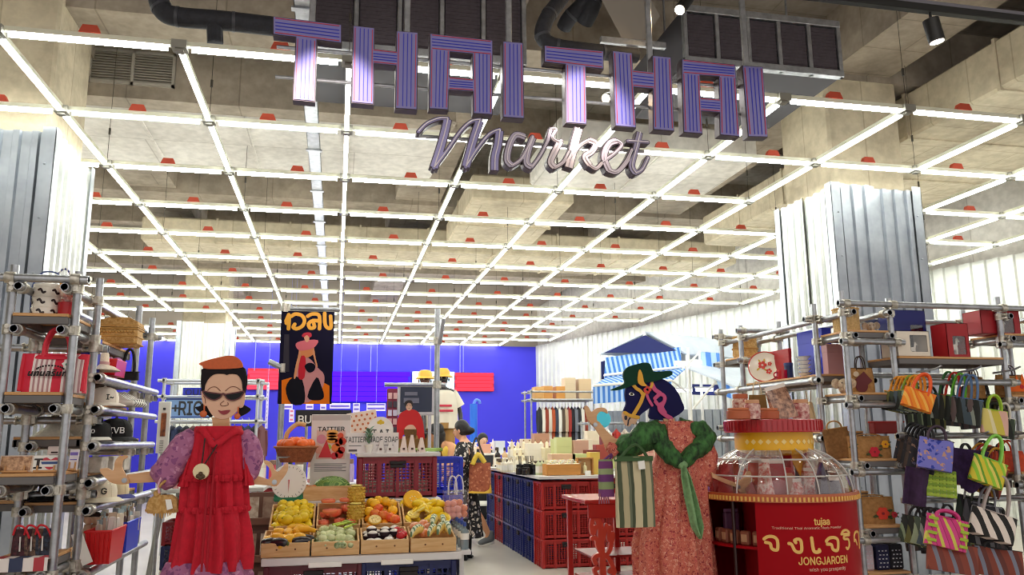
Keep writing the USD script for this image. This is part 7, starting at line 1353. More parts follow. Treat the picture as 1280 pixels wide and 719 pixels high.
cart = lambda lab, px, Y, w, d, h, c, z=0: carton(lab, kp(px, Y)-w/2, kp(px, Y)+w/2, Y-d/2, Y+d/2, kz+z, kz+z+h, mat(c, .5))
cart('peach gift box lying behind the flower crate', 702, 9.85, .3, .2, .24, '#e6c2a0'); cart('pale green gift box right of the peach box', 722, 9.85, .18, .2, .24, '#c9d69a'); cart('cream low box left of the peach box', 688, 9.8, .12, .14, .16, '#e9dfae')
cart('tall lime and cream gift box standing on the counter', 704, 10.25, .2, .15, .44, '#dce2a0'); cart('second tall lime gift box right behind the first', 697, 10.45, .14, .15, .42, '#d3d98f'); cart('pink-tan leaning menu box at the right of the counter', 726, 10.2, .2, .08, .4, '#d9ac96'); cart('white box stacked at the back of the counter', 668, 11.1, .22, .2, .36, '#ece4d6'); cart('cream box with amber bottles behind it', 690, 10.9, .24, .2, .3, '#e6d8b4'); cart('dark red box at the right rear of the counter', 740, 9.95, .16, .2, .28, '#7a2622'); cart('yellow box beside the knitted bag on the counter', 742, 9.55, .12, .14, .26, '#e3c25a')
gs = [('cream jar', 676, 10.6, cream, .04, .12), ('white jar', 672, 10.2, mat('#f4efe6', .3), .036, .11), ('amber bottle', 660, 11.4, amber, .032, .2), ('white bottle', 645, 10.4, mat('#f2ead8', .3), .03, .18), ('tan jar', 640, 11.2, kw_, .04, .14), ('green jar', 684, 10.15, dgreen, .035, .1)]
for gi, (nm, px, Y, m, r, h) in enumerate(gs):
    K = Kind(('small_' if gi > -1 else '')+nm.replace(' ', '_'), nm.split()[1], f'small {nm} in the ranks on the crate counter', f'{nm}s on the crate counter', lambda t, m=m, r=r, h=h, b=nm.endswith('bottle'): [t.part('body', bottle_mesh(r, h)[0] if b else lathe([(0, 0), (r, .004), (r, h*.72), (r*.9, h*.76), (0, h*.76)], 14), m), t.part('cap', bottle_mesh(r, h)[1] if b else lathe([(0, h*.76), (r*.98, h*.76), (r*.98, h), (0, h)], 14), mat('#d9c9a8', .4) if gi % 2 else mat('#4a3a30', .4)), t.part('paper_label', lathe([(r*1.003, h*.15), (r*1.015, h*.16), (r*1.015, h*.5), (r*1.003, h*.51)], 14), white)])
    for k in range(9): K.put((kp(px, Y)+.095*(k % 5)-.15+rk_.uniform(-.01, .01), Y+.14*(k//5), kz+.0), rk_.uniform(0, 360), rk_.uniform(.9, 1.15))
# tiered riser with small bottles behind
t = T('tiered_riser', 'white tiered riser of small bottles in the middle of the counter', 'riser', (kp(680, 11), 11.0, kz), local=True)
for k in range(3): t.part('step', bbox(-.4, .3, .0+.16*k, .16+.16*k, 0, .1+.09*k, .004), mat('#e9e2d2', .5), smooth=False)
K = Kind('cosmetic_bottle', 'bottle', 'little pale bottle on the tiered riser', 'bottles on the tiered riser', lambda t: (t.part('body', bottle_mesh(.024, .13)[0], mat('#f1e6c8', .3, rnd=.1)), t.part('cap', bottle_mesh(.024, .13)[1], mat('#8a6a4a', .4))))
for j in range(3):
    for k in range(8): K.put((kp(680, 11)-.36+.085*k, 11.08+.16*j, kz+.1+.09*j), k*30)
# paper stack and far counter goods
t = T('paper_stack', 'white leaflets lying at the far left end of the counter', 'papers', (kp(617, 11.9), 11.9, kz), local=True)
for k in range(4): t.part('sheet', rot(bbox(-.12, .12, -.16, .16, .004*k, .004*k+.003, .001), 5*k), white, smooth=False)
for k, (px, Y, c) in enumerate(((612, 12.2, '#e9e4d8'), (622, 12.1, '#17161a'), (631, 11.9, '#d8b48a'), (638, 12.2, '#e4dccb'))): bottle(['white', 'black', 'tan', 'ivory'][k]+' tall bottle near the far end of the counter', (max(KX+.05, kp(px, Y)), Y, kz), .045, .3, mat(c, .3), mat('#3a302a', .4))
K = Kind('amber_bottle', 'bottle', 'amber bottle in the wire rack behind the counter', 'amber bottles behind the counter', lambda t: (t.part('body', bottle_mesh(.035, .22)[0], mat('#a86a3a', .25, coat=.4, rnd=.15)), t.part('cap', bottle_mesh(.035, .22)[1], mat('#d9c9b0', .4))))
wr = T('low_shelf', 'white low display shelf of bottles standing behind the counter', 'shelf', (3.1, 13.6, 0)); 
for x in (2.1, 4.3):
    for y in (13.3, 13.9): wr.part('post', tube([(x, y, 0), (x, y, 1.25)], .02, 8), white)
for z in (.4, .8, 1.2): wr.part('shelf_board', bbox(2.06, 4.34, 13.26, 13.94, z-.03, z, .004), white, smooth=False)
for k in range(22): K.put((2.15+.1*k, 13.4+.12*(k % 2), .8), k*17)
for k in range(9):
    x = 2.2+.24*k; carton(f'pale carton on the low shelf behind the counter, {(pos_+["sixth", "seventh", "eighth", "ninth"])[k]} from the left', x-.08, x+.08, 13.45, 13.62, 1.2, 1.2+.1+.05*(k % 3), mat(('#e9dccb', '#d9a08a', '#cfd4e2', '#efe8d8')[k % 4], .5))
for k, (px, Y, w, h, c) in enumerate(((664, 12.0, .3, .42, '#e6d6c0'), (676, 11.8, .22, .5, '#b98a70'), (686, 11.9, .2, .36, '#efe8da'), (698, 11.6, .26, .5, '#d9c8a0'), (712, 11.4, .24, .42, '#c9a088'), (722, 11.2, .22, .5, '#ead9c8'), (733, 11.0, .22, .46, '#b0544a'), (742, 10.8, .2, .4, '#e6c8b8'))):
    if k > 1: continue
    cart(['pale', 'brown'][k]+' tall carton at the back of the counter near its middle', px, min(Y, yE-.2), w, .2, h, c)
bs_ = T('side_counter', 'low white display bench of boxes behind the right end of the counter', 'bench', (4.1, 11.6, 0)); bs_.part('top', bbox(3.15, 5.3, 11.2, 12.1, .96, 1.0, .006), laminate, smooth=False); bs_.part('front', box(3.2, 5.25, 11.24, 11.26, .02, .96), mat('#8a1a1c', .6), smooth=False)
for x in (3.2, 5.22): bs_.part('leg', box(x-.03, x+.03, 11.3, 12.0, 0, .96), laminate, smooth=False)
for k in range(18):
    x = 3.28+.235*(k % 9); y = 11.4+.4*(k//9); h = (.2, .34, .26, .42, .3)[(k*3) % 5]
    carton(f'{("pink", "cream", "brick", "lime", "tan")[k % 5]} carton on the bench behind the counter, {("front", "back")[k//9]} row, {pos9[k % 9]} from left', x-.09, x+.09, y-.08, y+.08, 1.0, 1.0+h+.12*(k//9), mat(('#dba79a', '#eadfc8', '#a8483c', '#c9d08a', '#d0a878')[k % 5], .5), name='goods_carton')

# ================================================================ BACK OF THE SHOP
def frame_rack(label, x0, x1, y0, y1, h, zs, m=steel, r=.022, boards=()):
    t = T('pipe_rack', label, 'clothes rack', ((x0+x1)/2, (y0+y1)/2, 0))
    for x in (x0, (x0+x1)/2, x1) if x1-x0 > 1.8 else (x0, x1):
        for y in (y0, y1): t.part('post', pipe((x, y, 0), (x, y, h), r, 8), m)
        for z in zs: t.part('cross_rail', pipe((x, y0-.06, z), (x, y1+.06, z), r, 8), m); t.part('coupling', [tube([(x, y, z-.03), (x, y, z+.03)], r*1.5, 8) for y in (y0, y1)], clampm)
    for z in zs:
        for y in (y0, y1): t.part('rail', pipe((x0-.08, y, z), (x1+.08, y, z), r, 8), m)
    for z in boards: t.part('shelf_board', bbox(x0, x1, y0, y1, z, z+.03, .004), mat('#c9c4bc', .5), smooth=False)
    return t
tones = ['#2a2a30', '#e9e4da', '#8f3a2a', '#d8d0c4', '#b4532c', '#3a4152', '#efece4', '#5a4a3e', '#c9b49a', '#a83a34', '#23232b', '#7a7f8c']
def garment_hung(label, x, y, z, c, s=1., rz=80):
    t = T('hung_garment', label, 'garment', (x, y, z), rz, local=True)
    t.part('cloth', sc(hull([(-.2, -.02, -.06), (.2, -.02, -.06), (-.2, .02, -.06), (.2, .02, -.06), (-.05, 0, .0), (.05, 0, .0), (-.24, -.03, -.75), (.24, -.03, -.75), (-.24, .03, -.75), (.24, .03, -.75)]), s), mat(c, .85, bump=.2, bscale=12.)); t.part('sleeve', [sc(tube([(q*.19, 0, -.08), (q*.25, 0, -.3), (q*.26, 0, -.5)], [.05, .05, .04], 8), s) for q in (-1, 1)], mat(c, .85, bump=.2, bscale=12.)); t.part('hanger', cat([tube(spline([(0, 0, 0), (0, 0, .05), (.03, 0, .08), (.0, 0, .1)], 3), .005, 5)]), clampm)
# clothes rack on the right, in front of the stall
ry_ = 17.0; a, b = float(atY(664, 500, ry_)[0]), float(atY(742, 500, ry_)[0]); zt_ = float(atY(700, 487, ry_)[2])
frame_rack('pipe rack of clothes with boxes on top, against the corrugated wall', a, b, ry_, ry_+.6, zt_, [zt_-.05, float(atY(700, 500, ry_)[2])], boards=[float(atY(700, 500, ry_)[2])-.0])
zr = float(atY(700, 511, ry_)[2]); zs_ = float(atY(700, 500, ry_)[2])+.03
ord_ = ['first', 'second', 'third', 'fourth', 'fifth', 'sixth', 'seventh', 'eighth', 'ninth', 'tenth', 'eleventh', 'twelfth', 'thirteenth', 'fourteenth', 'fifteenth', 'sixteenth']
for k in range(15): garment_hung(f'{ord_[k]} garment from the left on the clothes rack by the corrugated wall', a+.25+k*(b-a-.3)/15, ry_+.3, zs_-.16, tones[k % 12], 1.1)
for k, (f, w, h, c) in enumerate(((.16, .2, .26, '#d9a868'), (.3, .2, .28, '#cf9450'), (.5, .2, .27, '#d99a4e'), (.66, .24, .46, '#d8c4a4'), (.9, .28, .44, '#dcc09a'))): carton(f'{ord_[k]} tan box from the left on top of the clothes rack', a+f*(b-a)-w/2, a+f*(b-a)+w/2, ry_+.15, ry_+.45, zs_, zs_+h, mat(c, .6), name='storage_box')
rr2 = frame_rack('second pipe rack of pale clothes between the horse and the stall', 4.6, 6.4, 14.6, 15.1, 1.75, [1.7])
for k in range(10): garment_hung(f'{ord_[k]} pale garment from the left on the rack behind the cut-out horse', 4.7+.17*k, 14.85, 1.6, ['#efe6da', '#e8b8b4', '#f3efe6', '#b8342c', '#d9cfc0'][k % 5], 1.)
x = float(atY(753, 524, 12.)[0]); zq = float(atY(753, 524, 12.)[2]); t = T('round_fan', 'turquoise round hand fan standing behind the horse\'s raised hand', 'fan', (x, 12., 0))
t.part('fan_disc', mv(rot(lathe([(0, -.008), (.13, -.008), (.135, 0), (.13, .008), (0, .008)], 24), 90, (1, 0, 0)), x, 12., zq), mat('#3fb4d2', .5)); t.part('handle', tube([(x, 12., zq-.1), (x, 12.02, .8)], .012, 8), mat('#1b1c22', .5)); t.part('foot', bbox(x-.1, x+.1, 11.9, 12.1, 0, .8, .01), mat('#d9cfc0', .6))
# ---------------------------------------------------------------- stall with striped awnings
aw = bands([('#3d78d0', 1), ('#a9c8ee', 1)], .1, 'x', .8); awd = mat('#232a66', .8); roofm = mat('#c6cfdc', .6, col2='#b6c0d2', scale=2.)
SYD = 15.2; s8 = lambda x, y: (660+x/4.923, 400+y/4.923)
def Q(x, y, Y): return atY(*s8(x, y), Y)
st_ = T('market_stall', 'gabled market stall with blue and white striped awnings against the corrugated wall', 'stall', (Q(715, 300, SYD)[0], SYD, 0))
ap_, ll, rr_ = Q(715, 78, SYD), Q(438, 255, SYD), Q(975, 170, SYD)
rr_[2] = ll[2] = (ll[2]+rr_[2])/2
D = 3.4
def panel(p, t=.03):
    p = np.array(p); n = np.cross(p[1]-p[0], p[2]-p[0]); n = n/np.linalg.norm(n)*t; return hull(np.vstack([p, p+n]))
back = lambda p: p+np.array([D*.95, D*.45, 0.])
st_.part('roof_slope', panel([ap_, rr_, back(rr_), back(ap_)]), roofm, smooth=False); st_.part('roof_slope', panel([ap_, ll, back(ll), back(ap_)]), roofm, smooth=False)
st_.part('gable_lining', panel([ap_+[0, -.02, -.06], ll+[.1, -.02, .02], rr_+[-.1, -.02, .02]]), awd, smooth=False)
for p in (ll, rr_, ap_): st_.part('post', tube([(p[0], p[1], 0), p], .035, 8), white)
for p in (back(ll), back(rr_)): st_.part('post', tube([(p[0], p[1], 0), p], .035, 8), white)
st_.part('navy_side', panel([Q(436, 262, SYD), Q(474, 250, SYD), Q(470, 365, SYD), Q(432, 365, SYD)], .02), awd, smooth=False)
def awning(nm, px, Yt, Yb, vh):
    (a0, a1, b1, b0) = px; p = [Q(*a0, Yt), Q(*a1, Yt), Q(*b1, Yb), Q(*b0, Yb)]
    st_.part(nm, panel(p, .02), aw, smooth=False); v = [p[3], p[2], p[2]-[0, 0, vh], p[3]-[0, 0, vh]]; st_.part('valance', panel(v, .015), aw, smooth=False)
    st_.part('awning_bar', tube([p[3], p[2]], .025, 8), white)
    for q, r_ in ((p[0], p[3]), (p[1], p[2])): st_.part('awning_arm', tube([q-[0, 0, .45], r_], .02, 6), white)
awning('upper_awning', ((478, 232), (940, 166), (945, 290), (470, 340)), SYD-.02, SYD-.2, .09)
awning('lower_awning', ((480, 356), (966, 300), (884, 372), (402, 404)), SYD-.25, SYD-.95, .33)
st_.part('back_panel', mv(rot(corrug(2.6, 2.0, .2, .03), 0), Q(490, 500, SYD+1.6)[0], SYD+1.6, 0), tin_d, smooth=False)
st_.part('counter', bbox(Q(480, 500, SYD)[0], Q(900, 500, SYD)[0], SYD-.05, SYD+.6, 0, .9, .01), mat('#8d93a4', .5), smooth=False)
s2 = T('market_stall', 'second stall with a pale pitched canopy right of the striped awnings', 'stall', (Q(1130, 400, 14.2)[0], 14.2, 0))
p = [Q(985, 305, 14.2), Q(1290, 425, 13.2), Q(1330, 300, 15.2), Q(1060, 260, 16.0)]; s2.part('canopy', panel(p, .03), roofm, smooth=False)
s2.part('striped_side', panel([Q(1062, 195, 15.), Q(1180, 205, 14.6), Q(1180, 320, 14.6), Q(1062, 310, 15.)], .02), bands([('#4a80cc', 1), ('#a9c8ec', 1)], .12, 'x', .8), smooth=False); s2.part('striped_valance', panel([Q(1160, 375, 13.7), Q(1290, 425, 13.2), Q(1290, 500, 13.2), Q(1190, 462, 13.6)], .02), aw, smooth=False)
for x, y, Y in ((983, 170, 14.4), (1055, 190, 15.2), (1190, 200, 14.7)): q = Q(x, y, Y); s2.part('post', tube([(q[0], Y, 0), q], .03, 8), white)
s2.part('brace', tube([Q(985, 275, 14.4), Q(1060, 195, 14.8)], .022, 6), white); s2.part('brace', tube([Q(1020, 540, 14.2), Q(1160, 375, 13.9)], .022, 6), white)
s2.part('navy_lining', panel([Q(1010, 395, 15.4), Q(1180, 400, 15.), Q(1180, 465, 15.), Q(1010, 460, 15.4)], .02), awd, smooth=False); s2.part('back_panel', mv(corrug(2.4, 2.0, .18, .03), Q(905, 500, 15.9)[0], 15.9, 0), tin_d, smooth=False)
for k, (x, y) in enumerate(((960, 270), (1045, 262), (955, 435), (1085, 430))):
    p = Q(x, y, 15.); t = T('tube_lamp', ['left upper', 'right upper', 'left lower', 'right lower'][k]+' short white tube lamp inside the stalls', 'lamp', p); t.part('tube', tube([p-[.18, 0, 0], p+[.18, 0, 0]], .03, 8), glow('#e6f0ff', 9)); t.part('holder', bbox(p[0]-.2, p[0]+.2, p[1]-.02, p[1]+.02, p[2]+.03, p[2]+.06, .004), white)
# ---------------------------------------------------------------- neon flag on the blue wall
NY = BACK-.18
def neon(px0, px1, py0, py1, n, col, pw, name, halo=None):
    a, b = atY(px0, py0, NY), atY(px1, py1, NY); t = []
    for k in range(n):
        z = a[2]+(b[2]-a[2])*(k+.5)/n; e = .06*(k % 2); flag.part(name, tube(spline([(a[0]+e, NY, z), ((a[0]+b[0])/2, NY+.004, z), (b[0]-e, NY, z)], 2), abs(b[2]-a[2])/n*.46, 6), glow(col, pw))
flag = T('neon_flag', 'glowing neon flag of red, white and blue bars on the blue back wall', 'neon sign', atY(480, 480, NY))
fb = lambda px0, px1, py0, py1, m: flag.part('backing_panel', bbox(*sorted((atY(px0, 480, NY+.1)[0], atY(px1, 480, NY+.1)[0])), NY+.06, NY+.12, *sorted((atY(460, py0, NY+.1)[2], atY(460, py1, NY+.1)[2])), .01), m, smooth=False)
for a in ((309, 352, 462, 488, mat('#d8203a', .5)), (399, 513, 463, 503, mat('#2a10d8', .5)), (515, 568, 464, 490, white), (569, 617, 465, 489, mat('#d8203a', .5))): fb(*a)
neon(310, 351, 463, 487, 5, '#ff4a62', 1.3, 'red_neon_tube'); neon(400, 512, 464, 502, 6, '#3c12ff', 3.0, 'blue_neon_tube'); neon(516, 567, 465, 489, 5, '#d8f4ff', 2.2, 'white_neon_tube'); neon(569, 617, 466, 489, 5, '#ff3d50', 1.5, 'red_neon_tube')
for px in (318, 463, 538, 575, 579): p = atY(px, 466, NY); flag.part('hanging_wire', tube([p, (p[0], NY, 4.4)], .012, 5), mat('#8f96d8', .5))
# price strips / white printed cloth band under the neon
for k, (a, b, y0, y1) in enumerate(((352, 366, 505, 512), (382, 392, 505, 512), (400, 408, 505, 513), (412, 438, 504, 511), (441, 450, 504, 520), (458, 482, 504, 514), (331, 337, 478, 536), (361, 368, 512, 528))):
    p, q = atY(a, y1, 24.4), atY(b, y0, 24.4); t = T('printed_banner', f'{ord_[k]} small white printed banner from the left before the blue wall' if k < 6 else ['tall thin white lettered banner left of the dance poster', 'narrow pink printed banner under the dance poster'][k-6], 'banner', ((p[0]+q[0])/2, 24.4, p[2])); t.part('cloth', bbox(p[0], q[0], 24.4, 24.41, p[2], q[2], .002), mat('#dfd8f2', .7), smooth=False)
    t.part('print', [bbox(p[0]+.03, q[0]-.03, 24.39, 24.4, z, z+.05, .001) for z in np.arange(p[2]+.05, q[2]-.06, .12)], mat('#6a5ad0' if k != 7 else '#d86a8a', .7), smooth=False); t.part('cord', tube([((p[0]+q[0])/2, 24.405, q[2]), ((p[0]+q[0])/2, 24.405, 6.3)], .006, 4), mat('#8f96d8', .5))
# ---------------------------------------------------------------- dance poster on a scaffold pole
PY_ = 7.6; pl_ = lambda pts: plane([(345+a/5.75, 385+b/5.75) for a, b in pts], PY_)
c0, c1 = pl_([(40, 20)])[0], pl_([(400, 690)])[0]
pp = T('banner_pole', 'grey scaffold pole carrying the dance poster', 'pole', (float(atY(352, 500, PY_)[0]), PY_, 0)); px_ = pp.loc[0]
ztp = float(atY(352, 385, PY_)[2]); pp.part('pole', pipe((px_, PY_+.03, 0), (px_, PY_+.03, ztp), .026, 10), steel); pp.part('arm', pipe((px_-.05, PY_+.06, c0[1]+.03), (c1[0]+.05, PY_+.06, c0[1]+.03), .02, 8), steel); pp.part('stub', pipe(atY(336, 452, PY_), (px_, PY_+.02, float(atY(352, 460, PY_)[2])), .026, 10), steel); pp.part('coupling', [tube([(px_, PY_+.03, z-.04), (px_, PY_+.03, z+.04)], .04, 10) for z in (c0[1]+.03, float(atY(352, 460, PY_)[2]))], clampm)
ps = T('dance_poster', 'tall dark poster with a dancing figure and yellow Thai lettering', 'poster', ((c0[0]+c1[0])/2, PY_, c1[1]))
ps.part('sheet', bbox(c0[0], c1[0], PY_, PY_+.012, c1[1], c0[1], .002), mat('#17152c', .8, ior=1.2), smooth=False)
pr_t = lambda nm, pts, c, o, s=True: ps.part(nm, plate(Polygon(sm(pl_(pts), 3) if s else pl_(pts)).buffer(0), .002, PY_-.002-.0015*o), mat(c, .8, ior=1.2), smooth=False)
pr_t('printed_floor', [(40, 520), (110, 500), (250, 540), (340, 535), (385, 560), (385, 690), (40, 690)], '#e8761c', 1, False); pr_t('printed_curtain', [(60, 190), (95, 190), (95, 460), (50, 460)], '#3a3640', 1, False)
pr_t('printed_skirt', [(170, 370), (235, 360), (300, 430), (345, 480), (340, 560), (290, 640), (200, 680), (130, 560), (140, 470)], '#c98a8c', 2); pr_t('printed_trousers', [(120, 500), (190, 520), (205, 680), (110, 690), (70, 580)], '#17161f', 3); pr_t('printed_trousers', [(225, 640), (290, 500), (325, 560), (345, 640), (300, 665)], '#15141f', 3); pr_t('printed_red_sash', [(175, 360), (212, 358), (205, 500), (160, 500)], '#c42a38', 4); pr_t('printed_bag', [(205, 420), (240, 395), (280, 410), (275, 450), (235, 465)], '#141420', 5)
pr_t('printed_torso', [(165, 290), (205, 255), (262, 258), (275, 320), (235, 355), (185, 350)], '#d98a5a', 3); pr_t('printed_collar', [(142, 258), (200, 235), (300, 232), (285, 275), (240, 300), (165, 305)], '#d8707c', 4); pr_t('printed_head', [(200, 205), (222, 190), (240, 205), (236, 238), (215, 245)], '#e0a888', 5); pr_t('printed_hair', [(186, 200), (205, 180), (250, 180), (256, 205), (240, 212), (222, 196), (200, 212)], '#c23a4a', 6)
for s in ([(168, 300), (158, 350), (140, 420), (128, 500), (140, 505), (158, 430), (180, 350)], [(262, 310), (275, 370), (290, 420), (300, 420), (285, 360), (275, 300)]): pr_t('printed_arm', s, '#d9956c', 4)
yl = [[[(75, 110), (95, 60), (90, 150)], [(72, 95), (92, 50)]], [[(112, 60), (140, 45), (185, 55), (205, 90), (190, 130), (150, 150), (125, 140), (135, 118)]], [[(228, 60), (260, 45), (305, 50), (315, 90), (312, 150)], [(315, 95), (265, 92), (235, 115), (245, 145), (275, 140), (272, 115)]], [[(350, 40), (352, 110), (368, 142), (395, 140), (392, 60)]]]
ps.part('yellow_lettering', plate(unary_union([LineString(spline(pl_(l), 5)).buffer(.0165) for g in yl for l in g]).intersection(sbox(c0[0], c1[1], c1[0], c0[1])), .003, PY_-.006), mat('#e9a41c', .5))
# scaffold pole in the middle of the shop, with coupling arms and screen frame
mx = float(atY(546, 500, 8.6)[0]); zt2 = float(atY(541, 386, 8.6)[2]); mp_ = T('scaffold_pole', 'tall lone scaffold pole with clamped stubs in the middle of the shop', 'pole', (mx, 8.6, 0))
mp_.part('pole', pipe((mx, 8.6, 0), (mx, 8.6, zt2), .03, 10), steel); mp_.part('stub', pipe((mx+.02, 8.57, zt2-.38), (float(atY(553, 398, 8.6)[0]), 8.5, zt2-.12), .024, 8), steel); mp_.part('coupling', [tube([(mx, 8.6, z-.04), (mx, 8.6, z+.04)], .045, 10) for z in (zt2-.35, float(atY(546, 481, 8.6)[2]))], clampm); zr_ = float(atY(546, 481, 8.6)[2]); mp_.part('rail', pipe((mx-.55, 8.64, zr_), (mx+.1, 8.64, zr_), .024, 8), steel)
t = T('wall_screen', 'grey framed dark screen standing behind the person in the red jumper', 'screen', (float(atY(520, 540, 9.6)[0]), 9.6, 0)); a, b = atY(500, 515, 9.6), atY(540, 484, 9.6)
t.part('frame', bbox(a[0]-.03, b[0]+.03, 9.6, 9.66, a[2]-.04, b[2]+.05, .01), mat('#b4b0b8', .4), smooth=False); t.part('panel', bbox(a[0], b[0], 9.59, 9.6, a[2], b[2], .003), mat('#20263c', .2), smooth=False); t.part('caption', [bbox(a[0]+.05, a[0]+.2, 9.585, 9.59, b[2]-.1, b[2]-.06, .001), bbox(a[0]+.04, a[0]+.22, 9.585, 9.59, a[2]+.1, a[2]+.16, .001)], mat('#5a5a6c', .5), smooth=False)
for x in (a[0]+.02, b[0]-.02): t.part('leg', tube([(x, 9.63, 0), (x, 9.63, a[2])], .02, 8), mat('#b4b0b8', .4))
t = T('card_rack', 'dark red rack of small printed cards left of the screen', 'card rack', (float(atY(491, 540, 9.7)[0]), 9.7, 0)); a, b = atY(483, 530, 9.7), atY(498, 486, 9.7); t.part('panel', bbox(a[0], b[0], 9.7, 9.74, .3, b[2], .006), mat('#7a1f3a', .6), smooth=False)
for k in range(6): t.part('card', [bbox(a[0]+.015+.06*i, a[0]+.06+.06*i, 9.685, 9.7, b[2]-.12-.1*k, b[2]-.05-.1*k, .001) for i in range(2)], mat(('#d8a8a8', '#3a3040', '#c9c0d8')[k % 3], .5), smooth=False)
# blue crate and shelf behind the red one; blue pole
x0, x1 = float(atY(544, 600, 7.2)[0]), float(atY(562, 600, 7.2)[0])+.1; zc2 = Zl(552, 615, 7.2)
for k in range(4): plastic_crate(f'bright blue plastic crate behind the dark red one, {("lowest", "second", "third", "topmost")[k]} of its stack', .55, .36, (zc2+.3)/4-.004, '#1c35c8', (x1-.28, 7.35, k*(zc2+.3)/4), nx=12, nz=7)
t = T('blue_post', 'bright blue post with a hooked top standing before the blue wall', 'post', atY(592, 560, 17.)*[1, 1, 0]); q = atY(592, 505, 17.); t.part('post', tube([(q[0], 17, 0), q], .08, 10), mat('#1f6ae0', .5)); t.part('hook', tube(spline([q, q+[.05, 0, .08], q+[.12, 0, .06], q+[.13, 0, 0]], 4), .03, 8), mat('#5a8ae8', .4))
# RICH shelf frame behind the lady
LY2 = 11.0; a, b = float(atY(204, 500, LY2)[0]), float(atY(322, 500, LY2)[0]); ztr = float(atY(250, 476, LY2)[2])
zRr = [float(atY(250, y, LY2)[2]) for y in (496, 527)]; frame_rack('pale pipe frame with the blue RICH sign behind the cut-out lady', a, b, LY2, LY2+.5, ztr+.03, [ztr]+zRr, mat('#c8ccd6', .4, metal=.5), .02, boards=[zRr[1]-.6, zRr[1]-1.1])
t, w, h = sign('light blue sign reading RICH in dark serif letters behind the lady', 206, 262, 498, 523, LY2-.03, [('RICH', .17, .17, .5, True, .72), ('+', .12, -.28, .5, True, 1)], mat('#7fa3d8', .5), name='brand_sign'); t.part('dark_border', cat([box(-w/2, w/2, -.004, 0, z, z+.02) for z in (0, h-.02)]), mat('#2b3c78', .5), smooth=False)
t, w, h = sign('deep blue sign with pale lettering above the RICH sign', 228, 268, 485, 496, LY2-.0, [('CUPID', .075, .0, .5, False, 1.)] and [('OUPO', .075, 0, .5, False, 1.1)], mat('#2430b8', .5), name='brand_sign')
a, b = atY(194, 567, 7.6), atY(214, 502, 7.6); t = T('menu_stand', 'tall white notice stand with a small picture beside the left rack', 'notice', ((a[0]+b[0])/2, 7.6, 0)); t.part('board', bbox(a[0], b[0], 7.6, 7.63, a[2], b[2], .004), white, smooth=False); t.part('picture', bbox(a[0]+.03, b[0]-.03, 7.59, 7.6, b[2]-.3, b[2]-.1, .002), mat('#b8683a', .5, scale=14., col2='#5a2e22'), smooth=False); t.part('heading', mv(flat_text('MENU', .03, True), (a[0]+b[0])/2, 7.597, b[2]-.05) if False else bbox(a[0]+.04, b[0]-.04, 7.59, 7.6, b[2]-.075, b[2]-.055, .001), mat('#444', .5), smooth=False); t.part('small_print', [bbox(a[0]+.03, b[0]-.04, 7.594, 7.6, z, z+.006, .001) for z in np.arange(b[2]-.44, b[2]-.33, .02)], mat('#888', .5), smooth=False); t.part('pole', tube([((a[0]+b[0])/2, 7.63, 0), ((a[0]+b[0])/2, 7.63, a[2])], .015, 8), steel)
for k in range(14): garment_hung(f'{ord_[k]} dark garment from the left on the frame behind the lady', float(atY(206, 540, LY2)[0])+.04+.085*k, LY2+.25, zRr[1]-.05, ['#24283c', '#2f3a5c', '#1d1f2a', '#6a3a3e', '#3a4468'][k % 5], .8)
# low tables behind the lady: goods, crates
tb2 = T('trestle_table', 'grey trestle table left of the cut-out lady', 'table', (-1.1, 8.6, 0)); zt3 = Zl(200, 612, 8.4); xa, xb = float(atY(186, 612, 8.4)[0]), float(atY(330, 612, 8.4)[0])
tb2.part('top', bbox(xa, xb, 8.4, 9.3, zt3-.04, zt3, .006), mat('#b9b6b2', .5), smooth=False)
for x in (xa+.12, xb-.1): tb2.part('leg', cat([tube([(x, 8.5, zt3-.04), (x-.1, 8.42, 0)], .025, 8), tube([(x, 9.2, zt3-.04), (x+.1, 9.28, 0)], .025, 8)]), mat('#8a8884', .5))
bot = [('pink_bottle', '#d8a0a0'), ('cream_bottle', '#e9dcc0')]
for nmk, c in bot:
    K = Kind(nmk, 'bottle', f'small {nmk.split("_")[0]} bottle on the trestle table behind the lady', f'{nmk.split("_")[0]} bottles on the trestle table', lambda t, c=c: (t.part('body', bottle_mesh(.03, .15)[0], mat(c, .35)), t.part('cap', bottle_mesh(.03, .15)[1], mat('#8a5a5a', .4))))
    for k in range(7): K.put((xa+.12+.1*k+(.06 if c[1] == 'e' else 0), 8.5+(.12 if c[1] == 'e' else 0), zt3), k*30)
for k, c in enumerate(('#e6d8c4', '#1a2050', '#8a1a20')): plastic_crate(['cream', 'navy', 'dark red'][k]+f' crate under the trestle table, {["lowest", "middle", "topmost"][k]} of the stack', .5, .4, .22, c, (float(atY(212, 680, 8.7)[0])+.2, 8.85, .225*k), nx=9, nz=5)
cab = T('leaflet_stand', 'brown tiered leaflet stand between the lady and the fruit boxes', 'leaflet stand', (float(atY(320, 660, 6.4)[0]), 6.4, 0)); cx_ = cab.loc[0]
cab.part('back_board', hull([(cx_+x, 6.42+dy+.0, z) for x in (-.13, .16) for dy, z in ((0, .1), (.03, .1), (.3, 1.05), (.33, 1.05))]), mat('#6a4636', .6), smooth=False)
for k in range(3):
    z = .3+.26*k; y = 6.40+.08*k; cab.part('pocket', bbox(cx_-.13, cx_+.16, y, y+.05, z, z+.05, .004), mat('#7d5442', .6), smooth=False)
    for j in range(2): x = cx_-.06+.14*j; cab.part('leaflet', hull([(x+dx, y+.0+dy, zz_) for dx in (-.055, .055) for dy, zz_ in ((.01, z+.02), (.014, z+.02), (.06, z+.2), (.064, z+.2))]), mat(('#d8cbb8', '#8a6a58')[(j+k) % 2], .6, scale=20., col2='#a58a74'), smooth=False)
